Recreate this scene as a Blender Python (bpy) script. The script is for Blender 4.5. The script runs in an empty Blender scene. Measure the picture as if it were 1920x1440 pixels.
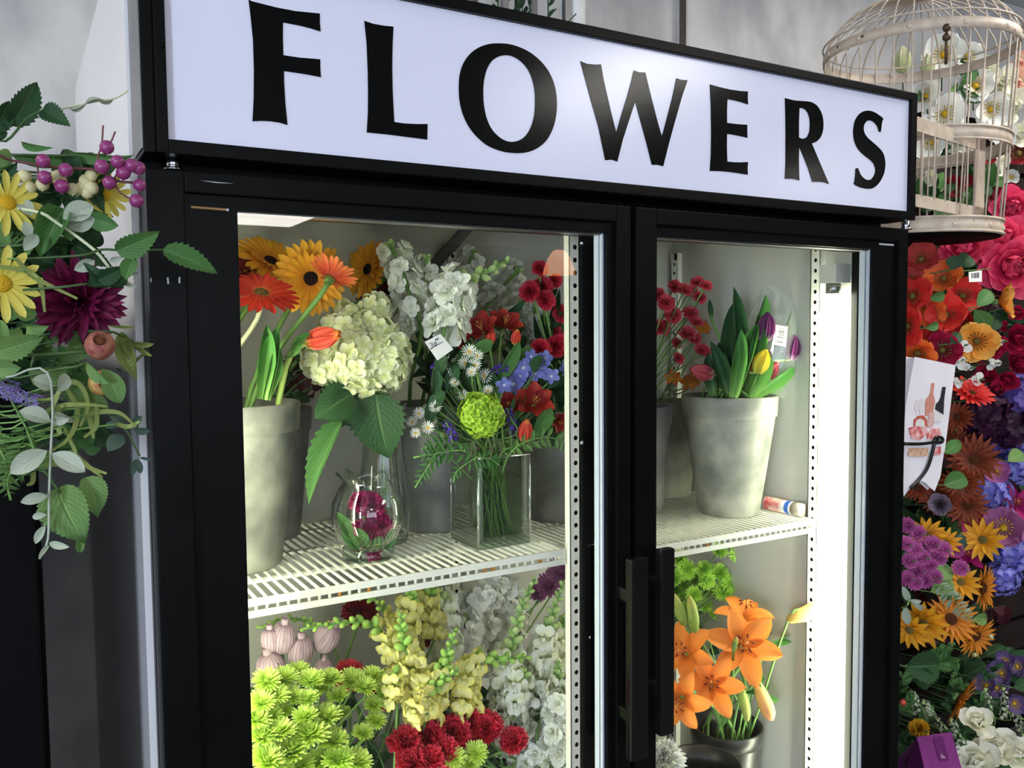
import bpy, math, random
from mathutils import Matrix, Vector
from mathutils.geometry import tessellate_polygon
random.seed(7)
R = random.random
def U(a, b): return a + (b - a) * random.random()
scene = bpy.context.scene
COL = scene.collection
pi = math.pi

# ------------------------------------------------------------------ camera
FPX = 1617.0                       # focal length in pixels of the 1920x1440 frame
def nrm(v):
    l = math.sqrt(sum(c * c for c in v)); return tuple(c / l for c in v)
_vx = Vector(nrm((2796.0, -123.0, FPX)))
_Vy = (2796 * 215 + FPX * FPX) / 123.0
_dn = Vector((215.0, _Vy, FPX)).normalized()
_dn = (_dn - _vx * _vx.dot(_dn)).normalized()
_dp = _dn.cross(_vx)
if _dp.z < 0: _dp = -_dp
CAM = Vector((-0.132, -1.014, 1.52))
CR = Vector((_vx.x, _dp.x, -_dn.x))            # camera right / up / forward in the world
CU = -Vector((_vx.y, _dp.y, -_dn.y))
CF = Vector((_vx.z, _dp.z, -_dn.z))
def ray(px, py): return CR * (px - 960) - CU * (py - 720) + CF * FPX
def at(px, py, Y):
    r = ray(px, py); return CAM + r * ((Y - CAM.y) / r.y)
def atx(px, py, X):
    r = ray(px, py); return CAM + r * ((X - CAM.x) / r.x)
def atz(px, py, Z):
    r = ray(px, py); return CAM + r * ((Z - CAM.z) / r.z)
def mpp(P): return (P - CAM).dot(CF) / FPX       # metres per pixel at P
cd = bpy.data.cameras.new('camera'); cam = bpy.data.objects.new('camera', cd); COL.objects.link(cam)
cam.matrix_world = Matrix(((CR.x, CU.x, -CF.x, CAM.x), (CR.y, CU.y, -CF.y, CAM.y), (CR.z, CU.z, -CF.z, CAM.z), (0, 0, 0, 1)))
cd.sensor_fit = 'HORIZONTAL'; cd.sensor_width = 36; cd.lens = FPX * 36 / 1920; cd.clip_start = 0.02
scene.camera = cam

# ------------------------------------------------------------------ world and light
scene.view_settings.view_transform = 'Standard'; scene.view_settings.look = 'None'
scene.view_settings.exposure = 0.0; scene.view_settings.gamma = 1.0
scene.view_settings.use_curve_mapping = False
W = bpy.data.worlds.new('world'); scene.world = W; W.use_nodes = True
bg = W.node_tree.nodes['Background']; bg.inputs[0].default_value = (0.72, 0.82, 1.0, 1); bg.inputs[1].default_value = 1.0
TUBE_E = 50.0; TROFFER_E = 16.0; WINDOW_W = 170.0; WINDOW2_W = 330.0
scene.cycles.transparent_max_bounces = 32
def area(name, loc, rot, sx, sy, power, col):
    l = bpy.data.lights.new(name, 'AREA'); l.shape = 'RECTANGLE'; l.size = sx; l.size_y = sy; l.energy = power; l.color = col
    o = bpy.data.objects.new(name, l); COL.objects.link(o); o.location = loc; o.rotation_euler = rot; return o
area('daylight_shop_window', (-1.2, -9.7, 1.5), (pi / 2, 0, 0), 5.6, 2.2, WINDOW_W, (0.74, 0.84, 1.0))
area('daylight_side_window', (-4.52, -4.4, 1.35), (0, -pi / 2, 0), 1.9, 1.5, WINDOW2_W, (0.72, 0.82, 1.0))

# ------------------------------------------------------------------ materials
def lin(c): return tuple(((x / 255) / 12.92 if x / 255 <= 0.04045 else ((x / 255 + 0.055) / 1.055) ** 2.4) for x in c) + (1,)
MATS = {}
def _nodes(name):
    m = bpy.data.materials.new(name); m.use_nodes = True
    nt = m.node_tree; b = nt.nodes['Principled BSDF']; return m, nt, b
def mat(name, rgb, rough=0.5, spec=0.5, metal=0.0, var=0.12, scale=30.0, rgb2=None, bump=0.0, bscale=200.0, coat=0.0, stretch=None):
    """solid surface whose colour wanders a little (noise between rgb and rgb2)"""
    if name in MATS: return MATS[name]
    m, nt, b = _nodes(name); N = nt.nodes; L = nt.links
    c = lin(rgb); c2 = lin(rgb2) if rgb2 else tuple(x * (1 - var) for x in c[:3]) + (1,)
    tc = N.new('ShaderNodeTexCoord'); nz = N.new('ShaderNodeTexNoise'); nz.inputs['Scale'].default_value = scale; nz.inputs['Detail'].default_value = 5
    src = tc.outputs['Object']
    if stretch:
        mp = N.new('ShaderNodeMapping'); mp.inputs['Scale'].default_value = stretch; L.new(src, mp.inputs[0]); src = mp.outputs[0]
    L.new(src, nz.inputs['Vector'])
    rp = N.new('ShaderNodeValToRGB'); rp.color_ramp.elements[0].position = 0.35; rp.color_ramp.elements[1].position = 0.68
    rp.color_ramp.elements[0].color = c; rp.color_ramp.elements[1].color = c2
    L.new(nz.outputs['Fac'], rp.inputs[0]); L.new(rp.outputs[0], b.inputs['Base Color'])
    b.inputs['Roughness'].default_value = rough; b.inputs['Metallic'].default_value = metal; b.inputs['Specular IOR Level'].default_value = spec
    b.inputs['Coat Weight'].default_value = coat
    if bump:
        n2 = N.new('ShaderNodeTexNoise'); n2.inputs['Scale'].default_value = bscale; L.new(src, n2.inputs['Vector'])
        bp = N.new('ShaderNodeBump'); bp.inputs['Strength'].default_value = bump; bp.inputs['Distance'].default_value = 0.002
        L.new(n2.outputs['Fac'], bp.inputs['Height']); L.new(bp.outputs[0], b.inputs['Normal'])
    MATS[name] = m; return m
def petal(name, stops, rough=0.55, trans=0.28, streak=0.12, vary=0.12, axis='y', rib=None):
    """petal or leaf: colour runs base to tip along the piece (UV), fine streaks, light passes through"""
    if name in MATS: return MATS[name]
    m, nt, b = _nodes(name); N = nt.nodes; L = nt.links
    uv = N.new('ShaderNodeTexCoord'); sp = N.new('ShaderNodeSeparateXYZ'); L.new(uv.outputs['UV'], sp.inputs[0])
    rp = N.new('ShaderNodeValToRGB'); els = rp.color_ramp.elements
    while len(els) < len(stops): els.new(0.5)
    for e, (p, c) in zip(els, stops): e.position = p; e.color = lin(c)
    L.new(sp.outputs['Y'], rp.inputs[0]); colour = rp.outputs[0]
    mp = N.new('ShaderNodeMapping'); mp.inputs['Scale'].default_value = (14, 1.6, 1); L.new(uv.outputs['UV'], mp.inputs[0])
    nz = N.new('ShaderNodeTexNoise'); nz.inputs['Scale'].default_value = 1.5; nz.inputs['Detail'].default_value = 3; L.new(mp.outputs[0], nz.inputs['Vector'])
    oi = N.new('ShaderNodeObjectInfo')
    mr = N.new('ShaderNodeMapRange'); mr.inputs['To Min'].default_value = 1 - vary; mr.inputs['To Max'].default_value = 1 + vary; L.new(oi.outputs['Random'], mr.inputs['Value'])
    ms = N.new('ShaderNodeMapRange'); ms.inputs['From Min'].default_value = 0.3; ms.inputs['From Max'].default_value = 0.7
    ms.inputs['To Min'].default_value = 1 - streak; ms.inputs['To Max'].default_value = 1 + streak * 0.6; L.new(nz.outputs['Fac'], ms.inputs['Value'])
    mu = N.new('ShaderNodeMath'); mu.operation = 'MULTIPLY'; L.new(mr.outputs[0], mu.inputs[0]); L.new(ms.outputs[0], mu.inputs[1])
    hs = N.new('ShaderNodeHueSaturation'); L.new(colour, hs.inputs['Color']); L.new(mu.outputs[0], hs.inputs['Value']); colour = hs.outputs[0]
    if rib:                                    # paler midrib and side veins of a leaf
        a = N.new('ShaderNodeMath'); a.operation = 'SUBTRACT'; a.inputs[1].default_value = 0.5; L.new(sp.outputs['X'], a.inputs[0])
        ab = N.new('ShaderNodeMath'); ab.operation = 'ABSOLUTE'; L.new(a.outputs[0], ab.inputs[0])
        k = N.new('ShaderNodeMapRange'); k.inputs['From Min'].default_value = 0.015; k.inputs['From Max'].default_value = 0.05; k.inputs['To Min'].default_value = 1; k.inputs['To Max'].default_value = 0
        L.new(ab.outputs[0], k.inputs['Value'])
        y2 = N.new('ShaderNodeMath'); y2.operation = 'MULTIPLY_ADD'; y2.inputs[1].default_value = 0.9; L.new(ab.outputs[0], y2.inputs[0])
        ng = N.new('ShaderNodeMath'); ng.operation = 'MULTIPLY'; ng.inputs[1].default_value = -1; L.new(sp.outputs['Y'], ng.inputs[0]); L.new(ng.outputs[0], y2.inputs[2])
        fr = N.new('ShaderNodeMath'); fr.operation = 'PINGPONG'; fr.inputs[1].default_value = 0.055; L.new(y2.outputs[0], fr.inputs[0])
        k2 = N.new('ShaderNodeMapRange'); k2.inputs['From Min'].default_value = 0.0; k2.inputs['From Max'].default_value = 0.014; k2.inputs['To Min'].default_value = 0.55; k2.inputs['To Max'].default_value = 0
        L.new(fr.outputs[0], k2.inputs['Value'])
        mx = N.new('ShaderNodeMath'); mx.operation = 'MAXIMUM'; L.new(k.outputs[0], mx.inputs[0]); L.new(k2.outputs[0], mx.inputs[1])
        mm = N.new('ShaderNodeMath'); mm.operation = 'MULTIPLY'; mm.inputs[1].default_value = 0.5; L.new(mx.outputs[0], mm.inputs[0])
        mc = N.new('ShaderNodeMix'); mc.data_type = 'RGBA'; L.new(mm.outputs[0], mc.inputs[0]); L.new(colour, mc.inputs[6]); mc.inputs[7].default_value = lin(rib); colour = mc.outputs[2]
        bp = N.new('ShaderNodeBump'); bp.inputs['Strength'].default_value = 0.55; bp.inputs['Distance'].default_value = 0.004; bp.invert = True; L.new(mx.outputs[0], bp.inputs['Height']); L.new(bp.outputs[0], b.inputs['Normal'])
    L.new(colour, b.inputs['Base Color']); b.inputs['Roughness'].default_value = rough; b.inputs['Specular IOR Level'].default_value = 0.3
    if trans:
        tl = N.new('ShaderNodeBsdfTranslucent'); L.new(colour, tl.inputs[0]); mxs = N.new('ShaderNodeMixShader'); mxs.inputs[0].default_value = trans
        L.new(b.outputs[0], mxs.inputs[1]); L.new(tl.outputs[0], mxs.inputs[2]); L.new(mxs.outputs[0], N['Material Output'].inputs[0])
    MATS[name] = m; return m
def clear(name, tint=(1, 1, 1), ior=1.45, rough=0.0, gain=1.0, haze=0.0, power=5.0):
    """thin sheet of clear glass or film: mirror by Fresnel, the rest goes straight through"""
    if name in MATS: return MATS[name]
    m, nt, b = _nodes(name); N = nt.nodes; L = nt.links; N.remove(b)
    lw = N.new('ShaderNodeLayerWeight'); lw.inputs[0].default_value = 0.5      # Schlick: same from either side of the sheet
    pw = N.new('ShaderNodeMath'); pw.operation = 'POWER'; pw.inputs[1].default_value = power; L.new(lw.outputs['Facing'], pw.inputs[0])
    f0 = ((ior - 1) / (ior + 1)) ** 2
    fr = N.new('ShaderNodeMath'); fr.operation = 'MULTIPLY_ADD'; fr.inputs[1].default_value = 1 - f0; fr.inputs[2].default_value = f0; L.new(pw.outputs[0], fr.inputs[0])
    g = N.new('ShaderNodeBsdfGlossy'); g.inputs['Roughness'].default_value = rough
    t = N.new('ShaderNodeBsdfTransparent'); t.inputs[0].default_value = tint + (1,)
    mk = N.new('ShaderNodeMath'); mk.operation = 'MULTIPLY'; mk.inputs[1].default_value = gain; mk.use_clamp = True; L.new(fr.outputs[0], mk.inputs[0])
    mx = N.new('ShaderNodeMixShader'); L.new(mk.outputs[0], mx.inputs[0]); L.new(t.outputs[0], mx.inputs[1]); L.new(g.outputs[0], mx.inputs[2])
    out = mx.outputs[0]
    if haze:
        d = N.new('ShaderNodeBsdfDiffuse'); d.inputs[0].default_value = (0.8, 0.82, 0.85, 1); m2 = N.new('ShaderNodeMixShader'); m2.inputs[0].default_value = haze
        L.new(out, m2.inputs[1]); L.new(d.outputs[0], m2.inputs[2]); out = m2.outputs[0]
    L.new(out, N['Material Output'].inputs[0]); MATS[name] = m; return m
def emit(name, rgb, strength):
    if name in MATS: return MATS[name]
    m, nt, b = _nodes(name); b.inputs['Base Color'].default_value = (0.8, 0.8, 0.8, 1)
    b.inputs['Emission Color'].default_value = lin(rgb); b.inputs['Emission Strength'].default_value = strength; MATS[name] = m; return m

# ------------------------------------------------------------------ geometry: (verts, faces, uvs)
def g_join(items):
    V, F, T = [], [], []
    for (v, f, t), M in items:
        o = len(V); V += [M @ Vector(p) for p in v] if M is not None else list(v)
        F += [tuple(i + o for i in q) for q in f]; T += t if t else [(0, 0)] * len(v)
    return V, F, T
def g_box(x0, x1, y0, y1, z0, z1):
    v = [Vector(p) for p in ((x0, y0, z0), (x1, y0, z0), (x1, y1, z0), (x0, y1, z0), (x0, y0, z1), (x1, y0, z1), (x1, y1, z1), (x0, y1, z1))]
    return v, [(0, 3, 2, 1), (4, 5, 6, 7), (0, 1, 5, 4), (1, 2, 6, 5), (2, 3, 7, 6), (3, 0, 4, 7)], [(0, 0)] * 8
def g_boxes(l): return g_join([(g_box(*b), None) for b in l])
def g_tube(pts, r, n=6, cap=True):
    pts = [Vector(p) for p in pts]; V, F, T = [], [], []; m = len(pts)
    rs = r if isinstance(r, (list, tuple)) else [r] * m
    ref = None
    for i, p in enumerate(pts):
        d = (pts[min(i + 1, m - 1)] - pts[max(i - 1, 0)]).normalized()
        if ref is None: ref = d.orthogonal().normalized()
        ref = (ref - d * ref.dot(d)); ref = ref.normalized() if ref.length > 1e-6 else d.orthogonal().normalized()
        b = d.cross(ref)
        for k in range(n):
            a = 2 * pi * k / n; V.append(p + (ref * math.cos(a) + b * math.sin(a)) * rs[i]); T.append((k / n, i / max(1, m - 1)))
    for i in range(m - 1):
        for k in range(n): F.append((i * n + k, i * n + (k + 1) % n, (i + 1) * n + (k + 1) % n, (i + 1) * n + k))
    if cap: F.append(tuple(reversed(range(n)))); F.append(tuple(range((m - 1) * n, m * n)))
    return V, F, T
def g_lathe(prof, n=24, c=(0, 0, 0)):
    V, F, T = [], [], []; m = len(prof); c = Vector(c)
    for i, (r, z) in enumerate(prof):
        for k in range(n):
            a = 2 * pi * k / n; V.append(c + Vector((r * math.cos(a), r * math.sin(a), z))); T.append((k / n, i / (m - 1)))
    for i in range(m - 1):
        for k in range(n): F.append((i * n + k, i * n + (k + 1) % n, (i + 1) * n + (k + 1) % n, (i + 1) * n + k))
    if prof[0][0] > 1e-5 and False: F.append(tuple(reversed(range(n))))
    return V, F, T
def g_ball(r, n=8, sz=1.0, c=(0, 0, 0)):
    m = max(4, n // 2 + 1); prof = [(max(1e-4, r * math.sin(pi * i / m)), -r * sz * math.cos(pi * i / m)) for i in range(m + 1)]
    return g_lathe(prof, n, c)
SH = {
 'oval': lambda t: max(0.02, math.sin(pi * t) ** 0.75), 'lance': lambda t: max(0.02, math.sin(pi * min(1, t ** 0.75)) ** 1.0),
 'ovate': lambda t: max(0.02, math.sin(pi * t ** 0.62) ** 0.9), 'strap': lambda t: max(0.03, min(1, 0.55 + 0.9 * t) * (1 - t ** 5) ** 0.8),
 'ray': lambda t: max(0.16, (0.35 + 0.65 * min(1, t * 1.8)) * (1 - t ** 9) ** 0.6), 'blunt': lambda t: max(0.3, 0.55 + 0.45 * min(1, 2 * t)) * (1 if t < 0.9 else 0.6), 'round': lambda t: max(0.06, (0.16 + 0.84 * math.sin(pi * 0.5 * min(1, t * 1.35)) ** 1.1) * (1 - max(0, t - 0.4) ** 3 * 3.2)),
 'fan': lambda t: 0.12 + 0.88 * t ** 0.8, 'cup': lambda t: max(0.05, math.sin(pi * (0.12 + 0.86 * t)) ** 0.6), 'point': lambda t: max(0.02, (0.45 + 0.75 * math.sin(pi * t * 0.9)) * (1 - t) ** 0.45),
}
def g_petal(L, Wd, shape='oval', nu=5, nv=2, a0=0.0, curl=0.0, cup=0.0, ruffle=0.0, freq=3.0, serr=0.0, ns=9, ph=0.0, fold=0.0, zig=0.0):
    """sheet growing along +Y from the origin, upper side +Z; a0 start angle, curl total bend"""
    V, F, T = [], [], []; sf = SH[shape]; y = z = 0.0; dl = L / nu
    for i in range(nu + 1):
        t = i / nu; a = a0 + curl * t
        if i: y += math.cos(a - curl / nu / 2) * dl; z += math.sin(a - curl / nu / 2) * dl
        w = Wd * sf(t)
        if serr: w *= 1 + serr * (((t * ns) % 1.0) - 0.5)
        for j in range(-nv, nv + 1):
            s = j / nv; off = cup * s * s * w + fold * abs(s) * w + ruffle * L * t * math.sin(freq * s * pi + ph + t * 2.0)
            e = zig * L * t * (1 if (j % 2) else -1)
            ca, sa = math.cos(a), math.sin(a)
            V.append(Vector((s * w / 2, y - off * sa + e * ca, z + off * ca + e * sa))); T.append((0.5 + s / 2, t))
    q = 2 * nv + 1
    for i in range(nu):
        for j in range(q - 1): F.append((i * q + j, i * q + j + 1, (i + 1) * q + j + 1, (i + 1) * q + j))
    return V, F, T
Rx = lambda a: Matrix.Rotation(a, 4, 'X'); Ry = lambda a: Matrix.Rotation(a, 4, 'Y'); Rz = lambda a: Matrix.Rotation(a, 4, 'Z')
Tr = lambda x, y=0, z=0: Matrix.Translation(Vector((x, y, z))) if not isinstance(x, Vector) else Matrix.Translation(x)
Sc = lambda s: Matrix.Scale(s, 4)
MESH = {}
def mesh(name, g, m, smooth=True, key=None):
    if key and (key, m.name) in MESH: return MESH[(key, m.name)]
    if callable(g): g = g()
    v, f, t = g; me = bpy.data.meshes.new(name); me.from_pydata([tuple(p) for p in v], [], f)
    uvl = me.uv_layers.new(name='UVMap'); n = len(me.loops); vi = [0] * n; me.loops.foreach_get('vertex_index', vi)
    flat = [0.0] * (2 * n)
    for i, k in enumerate(vi): flat[2 * i], flat[2 * i + 1] = t[k]
    uvl.data.foreach_set('uv', flat)
    if smooth: me.polygons.foreach_set('use_smooth', [True] * len(me.polygons))
    me.materials.append(m); me.update()
    if key: MESH[(key, m.name)] = me
    return me
def tag(o, label=None, cat=None, group=None, kind=None):
    for k, v in (('label', label), ('category', cat), ('group', group), ('kind', kind)):
        if v: o[k] = v
    return o
def thing(name, label, cat, loc, group=None):
    o = bpy.data.objects.new(name, None); COL.objects.link(o); o.location = loc; o.empty_display_size = 0.02
    return tag(o, label, cat, group)
WORLD = {}
def child(par, name, me, M=None, label=None, kind=None):
    """a part: M is its matrix in world space (parents only ever carry a location)"""
    o = bpy.data.objects.new(name, me); COL.objects.link(o); M = M if M is not None else Matrix.Identity(4)
    o.parent = par
    pw = WORLD.get(par.name, None)
    o.matrix_basis = (pw.inverted() @ M) if pw is not None else Tr(-par.location) @ M
    WORLD[o.name] = M
    return tag(o, label, None, None, kind)
def solo(name, me, label, cat, loc, group=None, kind=None, M=None):
    """a thing that is one mesh given in world coordinates: origin moved to loc"""
    me.transform(Tr(-Vector(loc))); o = bpy.data.objects.new(name, me); COL.objects.link(o); o.location = loc
    return tag(o, label, cat, group, kind)
def struct(name, g, m, smooth=False):
    o = bpy.data.objects.new(name, mesh(name, g, m, smooth)); COL.objects.link(o); o['kind'] = 'structure'; return o
def bevel(me, w):
    import bmesh
    bm = bmesh.new(); bm.from_mesh(me); bmesh.ops.bevel(bm, geom=list(bm.edges), offset=w, segments=2, affect='EDGES', profile=0.7); bm.to_mesh(me); bm.free()
    return me
def boxmesh(name, b, m, bev=0.0015):
    me = mesh(name, g_box(*b), m, False)
    return bevel(me, bev) if bev else me
ORD = ['leftmost', 'second from left', 'third from left', 'fourth from left', 'fifth from left', 'sixth from left', 'seventh from left', 'eighth from left', 'ninth from left', 'tenth from left', 'eleventh from left', 'twelfth from left']
CLUSTERS = {}
def clus(o, key, px, py=None): CLUSTERS.setdefault(key, []).append((px, o, py))
ROW = ['top row', 'second row', 'third row', 'fourth row', 'fifth row', 'sixth row']
def plural(n): return n[:-4] + 'leaves' if n.endswith('leaf') else (n[:-1] + 'ies' if n.endswith('daisy') or n.endswith('lily') or n.endswith('berry') or n.endswith('peony') or n.endswith('poppy') else n + 's')
def finish_clusters():
    for (noun, where), l in CLUSTERS.items():
        l.sort(key=lambda e: e[0]); n = len(l)
        if n > 9 and n < 40 and all(e[2] is not None for e in l):      # too many for one line: count them by rows
            l.sort(key=lambda e: e[2]); k = max(2, min(6, round(math.sqrt(n / 1.6)))); per = math.ceil(n / k)
            for r in range(k):
                row = sorted(l[r * per:(r + 1) * per], key=lambda e: e[0])
                for i, (px, o, py) in enumerate(row):
                    o['group'] = plural(noun) + ' ' + where
                    o['label'] = noun + ' ' + where + ', ' + ('bottom row' if (r + 1) * per >= n else ROW[r]) + ', ' + ('rightmost' if i == len(row) - 1 and i else ORD[i])
            continue
        for i, (px, o, py) in enumerate(l):
            o['group'] = plural(noun) + ' ' + where
            if n == 1: o['label'] = noun + ' ' + where
            elif n > 9: o['label'] = noun + ' ' + where
            elif n == 2: o['label'] = ('left ' if i == 0 else 'right ') + noun + ' ' + where
            else: o['label'] = noun + ' ' + where + ', ' + ('rightmost' if i == n - 1 else ORD[i])

# ------------------------------------------------------------------ palette
M_black = mat('black_enamel', (12, 13, 13), 0.34, 0.09, var=0.3, scale=8, bump=0.04, bscale=300)
M_black2 = mat('black_matte', (7, 7, 8), 0.7, 0.08, var=0.2)
M_white_cab = mat('white_cabinet_enamel', (226, 225, 226), 0.28, 0.5, var=0.05, scale=3)
M_liner = mat('pale_liner', (188, 188, 180), 0.4, 0.4, rgb2=(174, 173, 164), scale=4)
M_wire = mat('cream_coated_wire', (232, 231, 218), 0.42, 0.5, var=0.06, scale=60)
M_rust = mat('rust_spot', (190, 132, 60), 0.7, 0.2, var=0.4, scale=200)
M_hole = mat('dark_hole', (22, 22, 20), 0.8, 0.1)
M_chrome = mat('bright_metal', (200, 202, 206), 0.18, 0.5, 1.0, var=0.05)
M_steel = mat('grey_metal', (140, 140, 142), 0.35, 0.5, 0.9, var=0.1)
M_sign = mat('white_sign_acrylic', (226, 226, 243), 0.2, 0.55, var=0.02, scale=2, bump=0.03, bscale=35)
M_ink = mat('black_vinyl', (9, 10, 10), 0.15, 0.14, var=0.1, bump=0.04, bscale=35)
M_spacer = mat('pale_blue_spacer', (205, 214, 228), 0.4, 0.5, 0.2, var=0.05)
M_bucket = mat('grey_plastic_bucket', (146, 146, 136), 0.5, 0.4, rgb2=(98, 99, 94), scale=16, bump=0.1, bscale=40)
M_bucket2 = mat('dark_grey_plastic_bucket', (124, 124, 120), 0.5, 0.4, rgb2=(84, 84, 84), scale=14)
M_bucket3 = mat('black_plastic_bucket', (44, 45, 45), 0.35, 0.5, rgb2=(30, 30, 31), scale=10)
M_stem = petal('green_stem', [(0, (92, 128, 66)), (1, (118, 158, 84))], trans=0)
M_stem_d = petal('dark_green_stem', [(0, (52, 78, 44)), (1, (74, 104, 58))], trans=0)
M_stem_p = petal('pale_stem', [(0, (190, 202, 158)), (1, (210, 214, 180))], trans=0)
M_leaf = petal('leaf_green', [(0, (74, 118, 62)), (1, (88, 136, 72))], trans=0.2, rib=(130, 166, 104))
M_leaf_d = petal('leaf_dark_green', [(0, (34, 66, 38)), (1, (48, 84, 48))], trans=0.15, rib=(86, 122, 76))
M_leaf_l = petal('leaf_lime_green', [(0, (118, 152, 84)), (1, (108, 148, 88))], trans=0.25, rib=(156, 192, 110))
M_leaf_g = petal('leaf_sage', [(0, (166, 180, 158)), (1, (186, 196, 176))], trans=0.15, rib=(208, 214, 196))
M_leaf_e = petal('leaf_blue_green', [(0, (64, 88, 76)), (1, (96, 122, 106))], trans=0.15, rib=(120, 146, 128))
M_tleaf = petal('tulip_leaf', [(0, (150, 190, 110)), (0.4, (98, 150, 76)), (1, (76, 130, 66))], trans=0.25, streak=0.18)
M_tleaf_d = petal('tulip_leaf_deep', [(0, (150, 186, 116)), (0.35, (64, 108, 66)), (1, (50, 92, 60))], trans=0.2, streak=0.2)
M_grass = petal('ribbon_grass', [(0, (136, 152, 84)), (1, (156, 170, 100))], trans=0.2)
M_burg = petal('dark_burgundy_leaf', [(0, (52, 18, 26)), (1, (70, 24, 34))], trans=0.1, rib=(96, 44, 54))
# ------------------------------------------------------------------ the room
M_plaster = mat('grey_veined_plaster', (212, 209, 204), 0.55, 0.3, rgb2=(168, 167, 166), scale=7.0, bump=0.08, bscale=25, stretch=(1.0, 1.0, 0.6))
M_floor = mat('grey_floor_tile', (78, 72, 66), 0.5, 0.3, var=0.2, scale=5)
M_ceil = mat('white_ceiling_tile', (214, 213, 208), 0.8, 0.2, var=0.05, scale=20)
RX0, RX1, RY0, RY1, RH = -4.6, 7.2, -10.0, 0.95, 2.75
struct('floor', g_box(RX0, RX1, RY0, RY1 + 0.1, -0.1, 0.0), M_floor)
struct('ceiling', g_box(RX0, RX1, RY0, RY1 + 0.1, RH, RH + 0.1), M_ceil)
struct('wall_back', g_box(RX0, RX1, RY1, RY1 + 0.1, 0, RH), M_plaster)
M_shopwall = mat('brown_shop_shelving', (96, 84, 74), 0.7, 0.2, rgb2=(58, 52, 48), scale=2.5)
struct('wall_left', g_boxes([(RX0 - 0.1, RX0, RY0, -5.2, 0, RH), (RX0 - 0.1, RX0, -3.6, RY1 + 0.1, 0, RH), (RX0 - 0.1, RX0, -5.2, -3.6, 0, 0.35), (RX0 - 0.1, RX0, -5.2, -3.6, 2.35, RH)]), M_plaster)
w2 = struct('window_2', g_boxes([(RX0 - 0.08, RX0 - 0.02, -5.2, -3.6, 0.35, 0.40), (RX0 - 0.08, RX0 - 0.02, -5.2, -3.6, 2.30, 2.35), (RX0 - 0.08, RX0 - 0.02, -5.2, -5.15, 0.40, 2.30), (RX0 - 0.08, RX0 - 0.02, -3.65, -3.6, 0.40, 2.30)]), M_steel)
child(w2, 'pane', mesh('pane', g_box(RX0 - 0.055, RX0 - 0.049, -5.15, -3.65, 0.40, 2.30), clear('window_glass'), False))
struct('wall_right', g_box(RX1, RX1 + 0.1, RY0, RY1 + 0.1, 0, RH), M_shopwall)
struct('wall_front', g_boxes([(RX0, -4.1, RY0 - 0.1, RY0, 0, RH), (1.7, RX1, RY0 - 0.1, RY0, 0, RH), (-4.1, 1.7, RY0 - 0.1, RY0, 0, 0.35), (-4.1, 1.7, RY0 - 0.1, RY0, 2.65, RH)]), M_shopwall)
w1 = struct('window_1', g_boxes([(-4.1, 1.7, RY0 - 0.08, RY0 - 0.02, 0.35, 0.42), (-4.1, 1.7, RY0 - 0.08, RY0 - 0.02, 2.58, 2.65), (-4.1, -4.03, RY0 - 0.08, RY0 - 0.02, 0.42, 2.58), (1.63, 1.7, RY0 - 0.08, RY0 - 0.02, 0.42, 2.58), (-1.24, -1.16, RY0 - 0.08, RY0 - 0.02, 0.42, 2.58)]), M_steel)
for a, b in ((-4.03, -1.24), (-1.16, 1.63)):
    child(w1, 'pane', mesh('pane', g_box(a, b, RY0 - 0.055, RY0 - 0.049, 0.42, 2.58), clear('window_glass'), False))
M_tro = emit('lit_diffuser', (255, 250, 242), TROFFER_E)
def troffer(x, y, sx, sy, label):
    t = thing('ceiling_light', label, 'ceiling light', (x, y, RH), 'ceiling lights')
    child(t, 'frame', mesh('frame', g_boxes([(x - sx / 2 - 0.03, x + sx / 2 + 0.03, y - sy / 2 - 0.03, y - sy / 2, RH - 0.02, RH), (x - sx / 2 - 0.03, x + sx / 2 + 0.03, y + sy / 2, y + sy / 2 + 0.03, RH - 0.02, RH), (x - sx / 2 - 0.03, x - sx / 2, y - sy / 2, y + sy / 2, RH - 0.02, RH), (x + sx / 2, x + sx / 2 + 0.03, y - sy / 2, y + sy / 2, RH - 0.02, RH)]), M_ceil, False))
    child(t, 'diffuser', mesh('diffuser', g_box(x - sx / 2, x + sx / 2, y - sy / 2, y + sy / 2, RH - 0.012, RH - 0.004), M_tro, False))
for x, y, sx, sy, lb in ((2.5, -2.45, 0.6, 1.2, 'ceiling light whose glare shows on the letters W and E'), (5.5, -4.0, 0.5, 0.6, 'small ceiling light near the right wall'), (-1.75, 0.05, 0.6, 1.2, 'added ceiling light left of the cooler, brightening its side panel'), (-0.4, -5.2, 0.6, 1.2, 'ceiling light in the middle of the shop'), (2.1, -8.45, 1.2, 1.0, 'large ceiling light mirrored in the left glass door'), (-2.3, -7.6, 0.6, 1.2, 'ceiling light by the shop window'), (2.35, -0.45, 0.6, 1.0, 'added ceiling light above the flower display, brightening the wall')):  # lamps left of the cooler and above the flower display are added fill light
    troffer(x, y, sx, sy, lb)
# small warm pendant lamp mirrored in the glass
pp = Vector((2.19, -2.50, 1.79)); t = thing('pendant_lamp', 'small pendant lamp with glowing amber shade', 'lamp', (pp.x, pp.y, RH))
child(t, 'cord', mesh('cord', g_tube([(pp.x, pp.y, RH), (pp.x, pp.y, pp.z + 0.11)], 0.004), M_black2))
child(t, 'lamp_shade', mesh('lamp_shade', g_lathe([(0.012, 0.12), (0.03, 0.115), (0.055, 0.08), (0.075, 0.03), (0.08, 0.0), (0.078, 0.0), (0.05, 0.08), (0.01, 0.11)], 20, pp), emit('amber_glow', (255, 150, 60), 6.0)))
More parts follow.
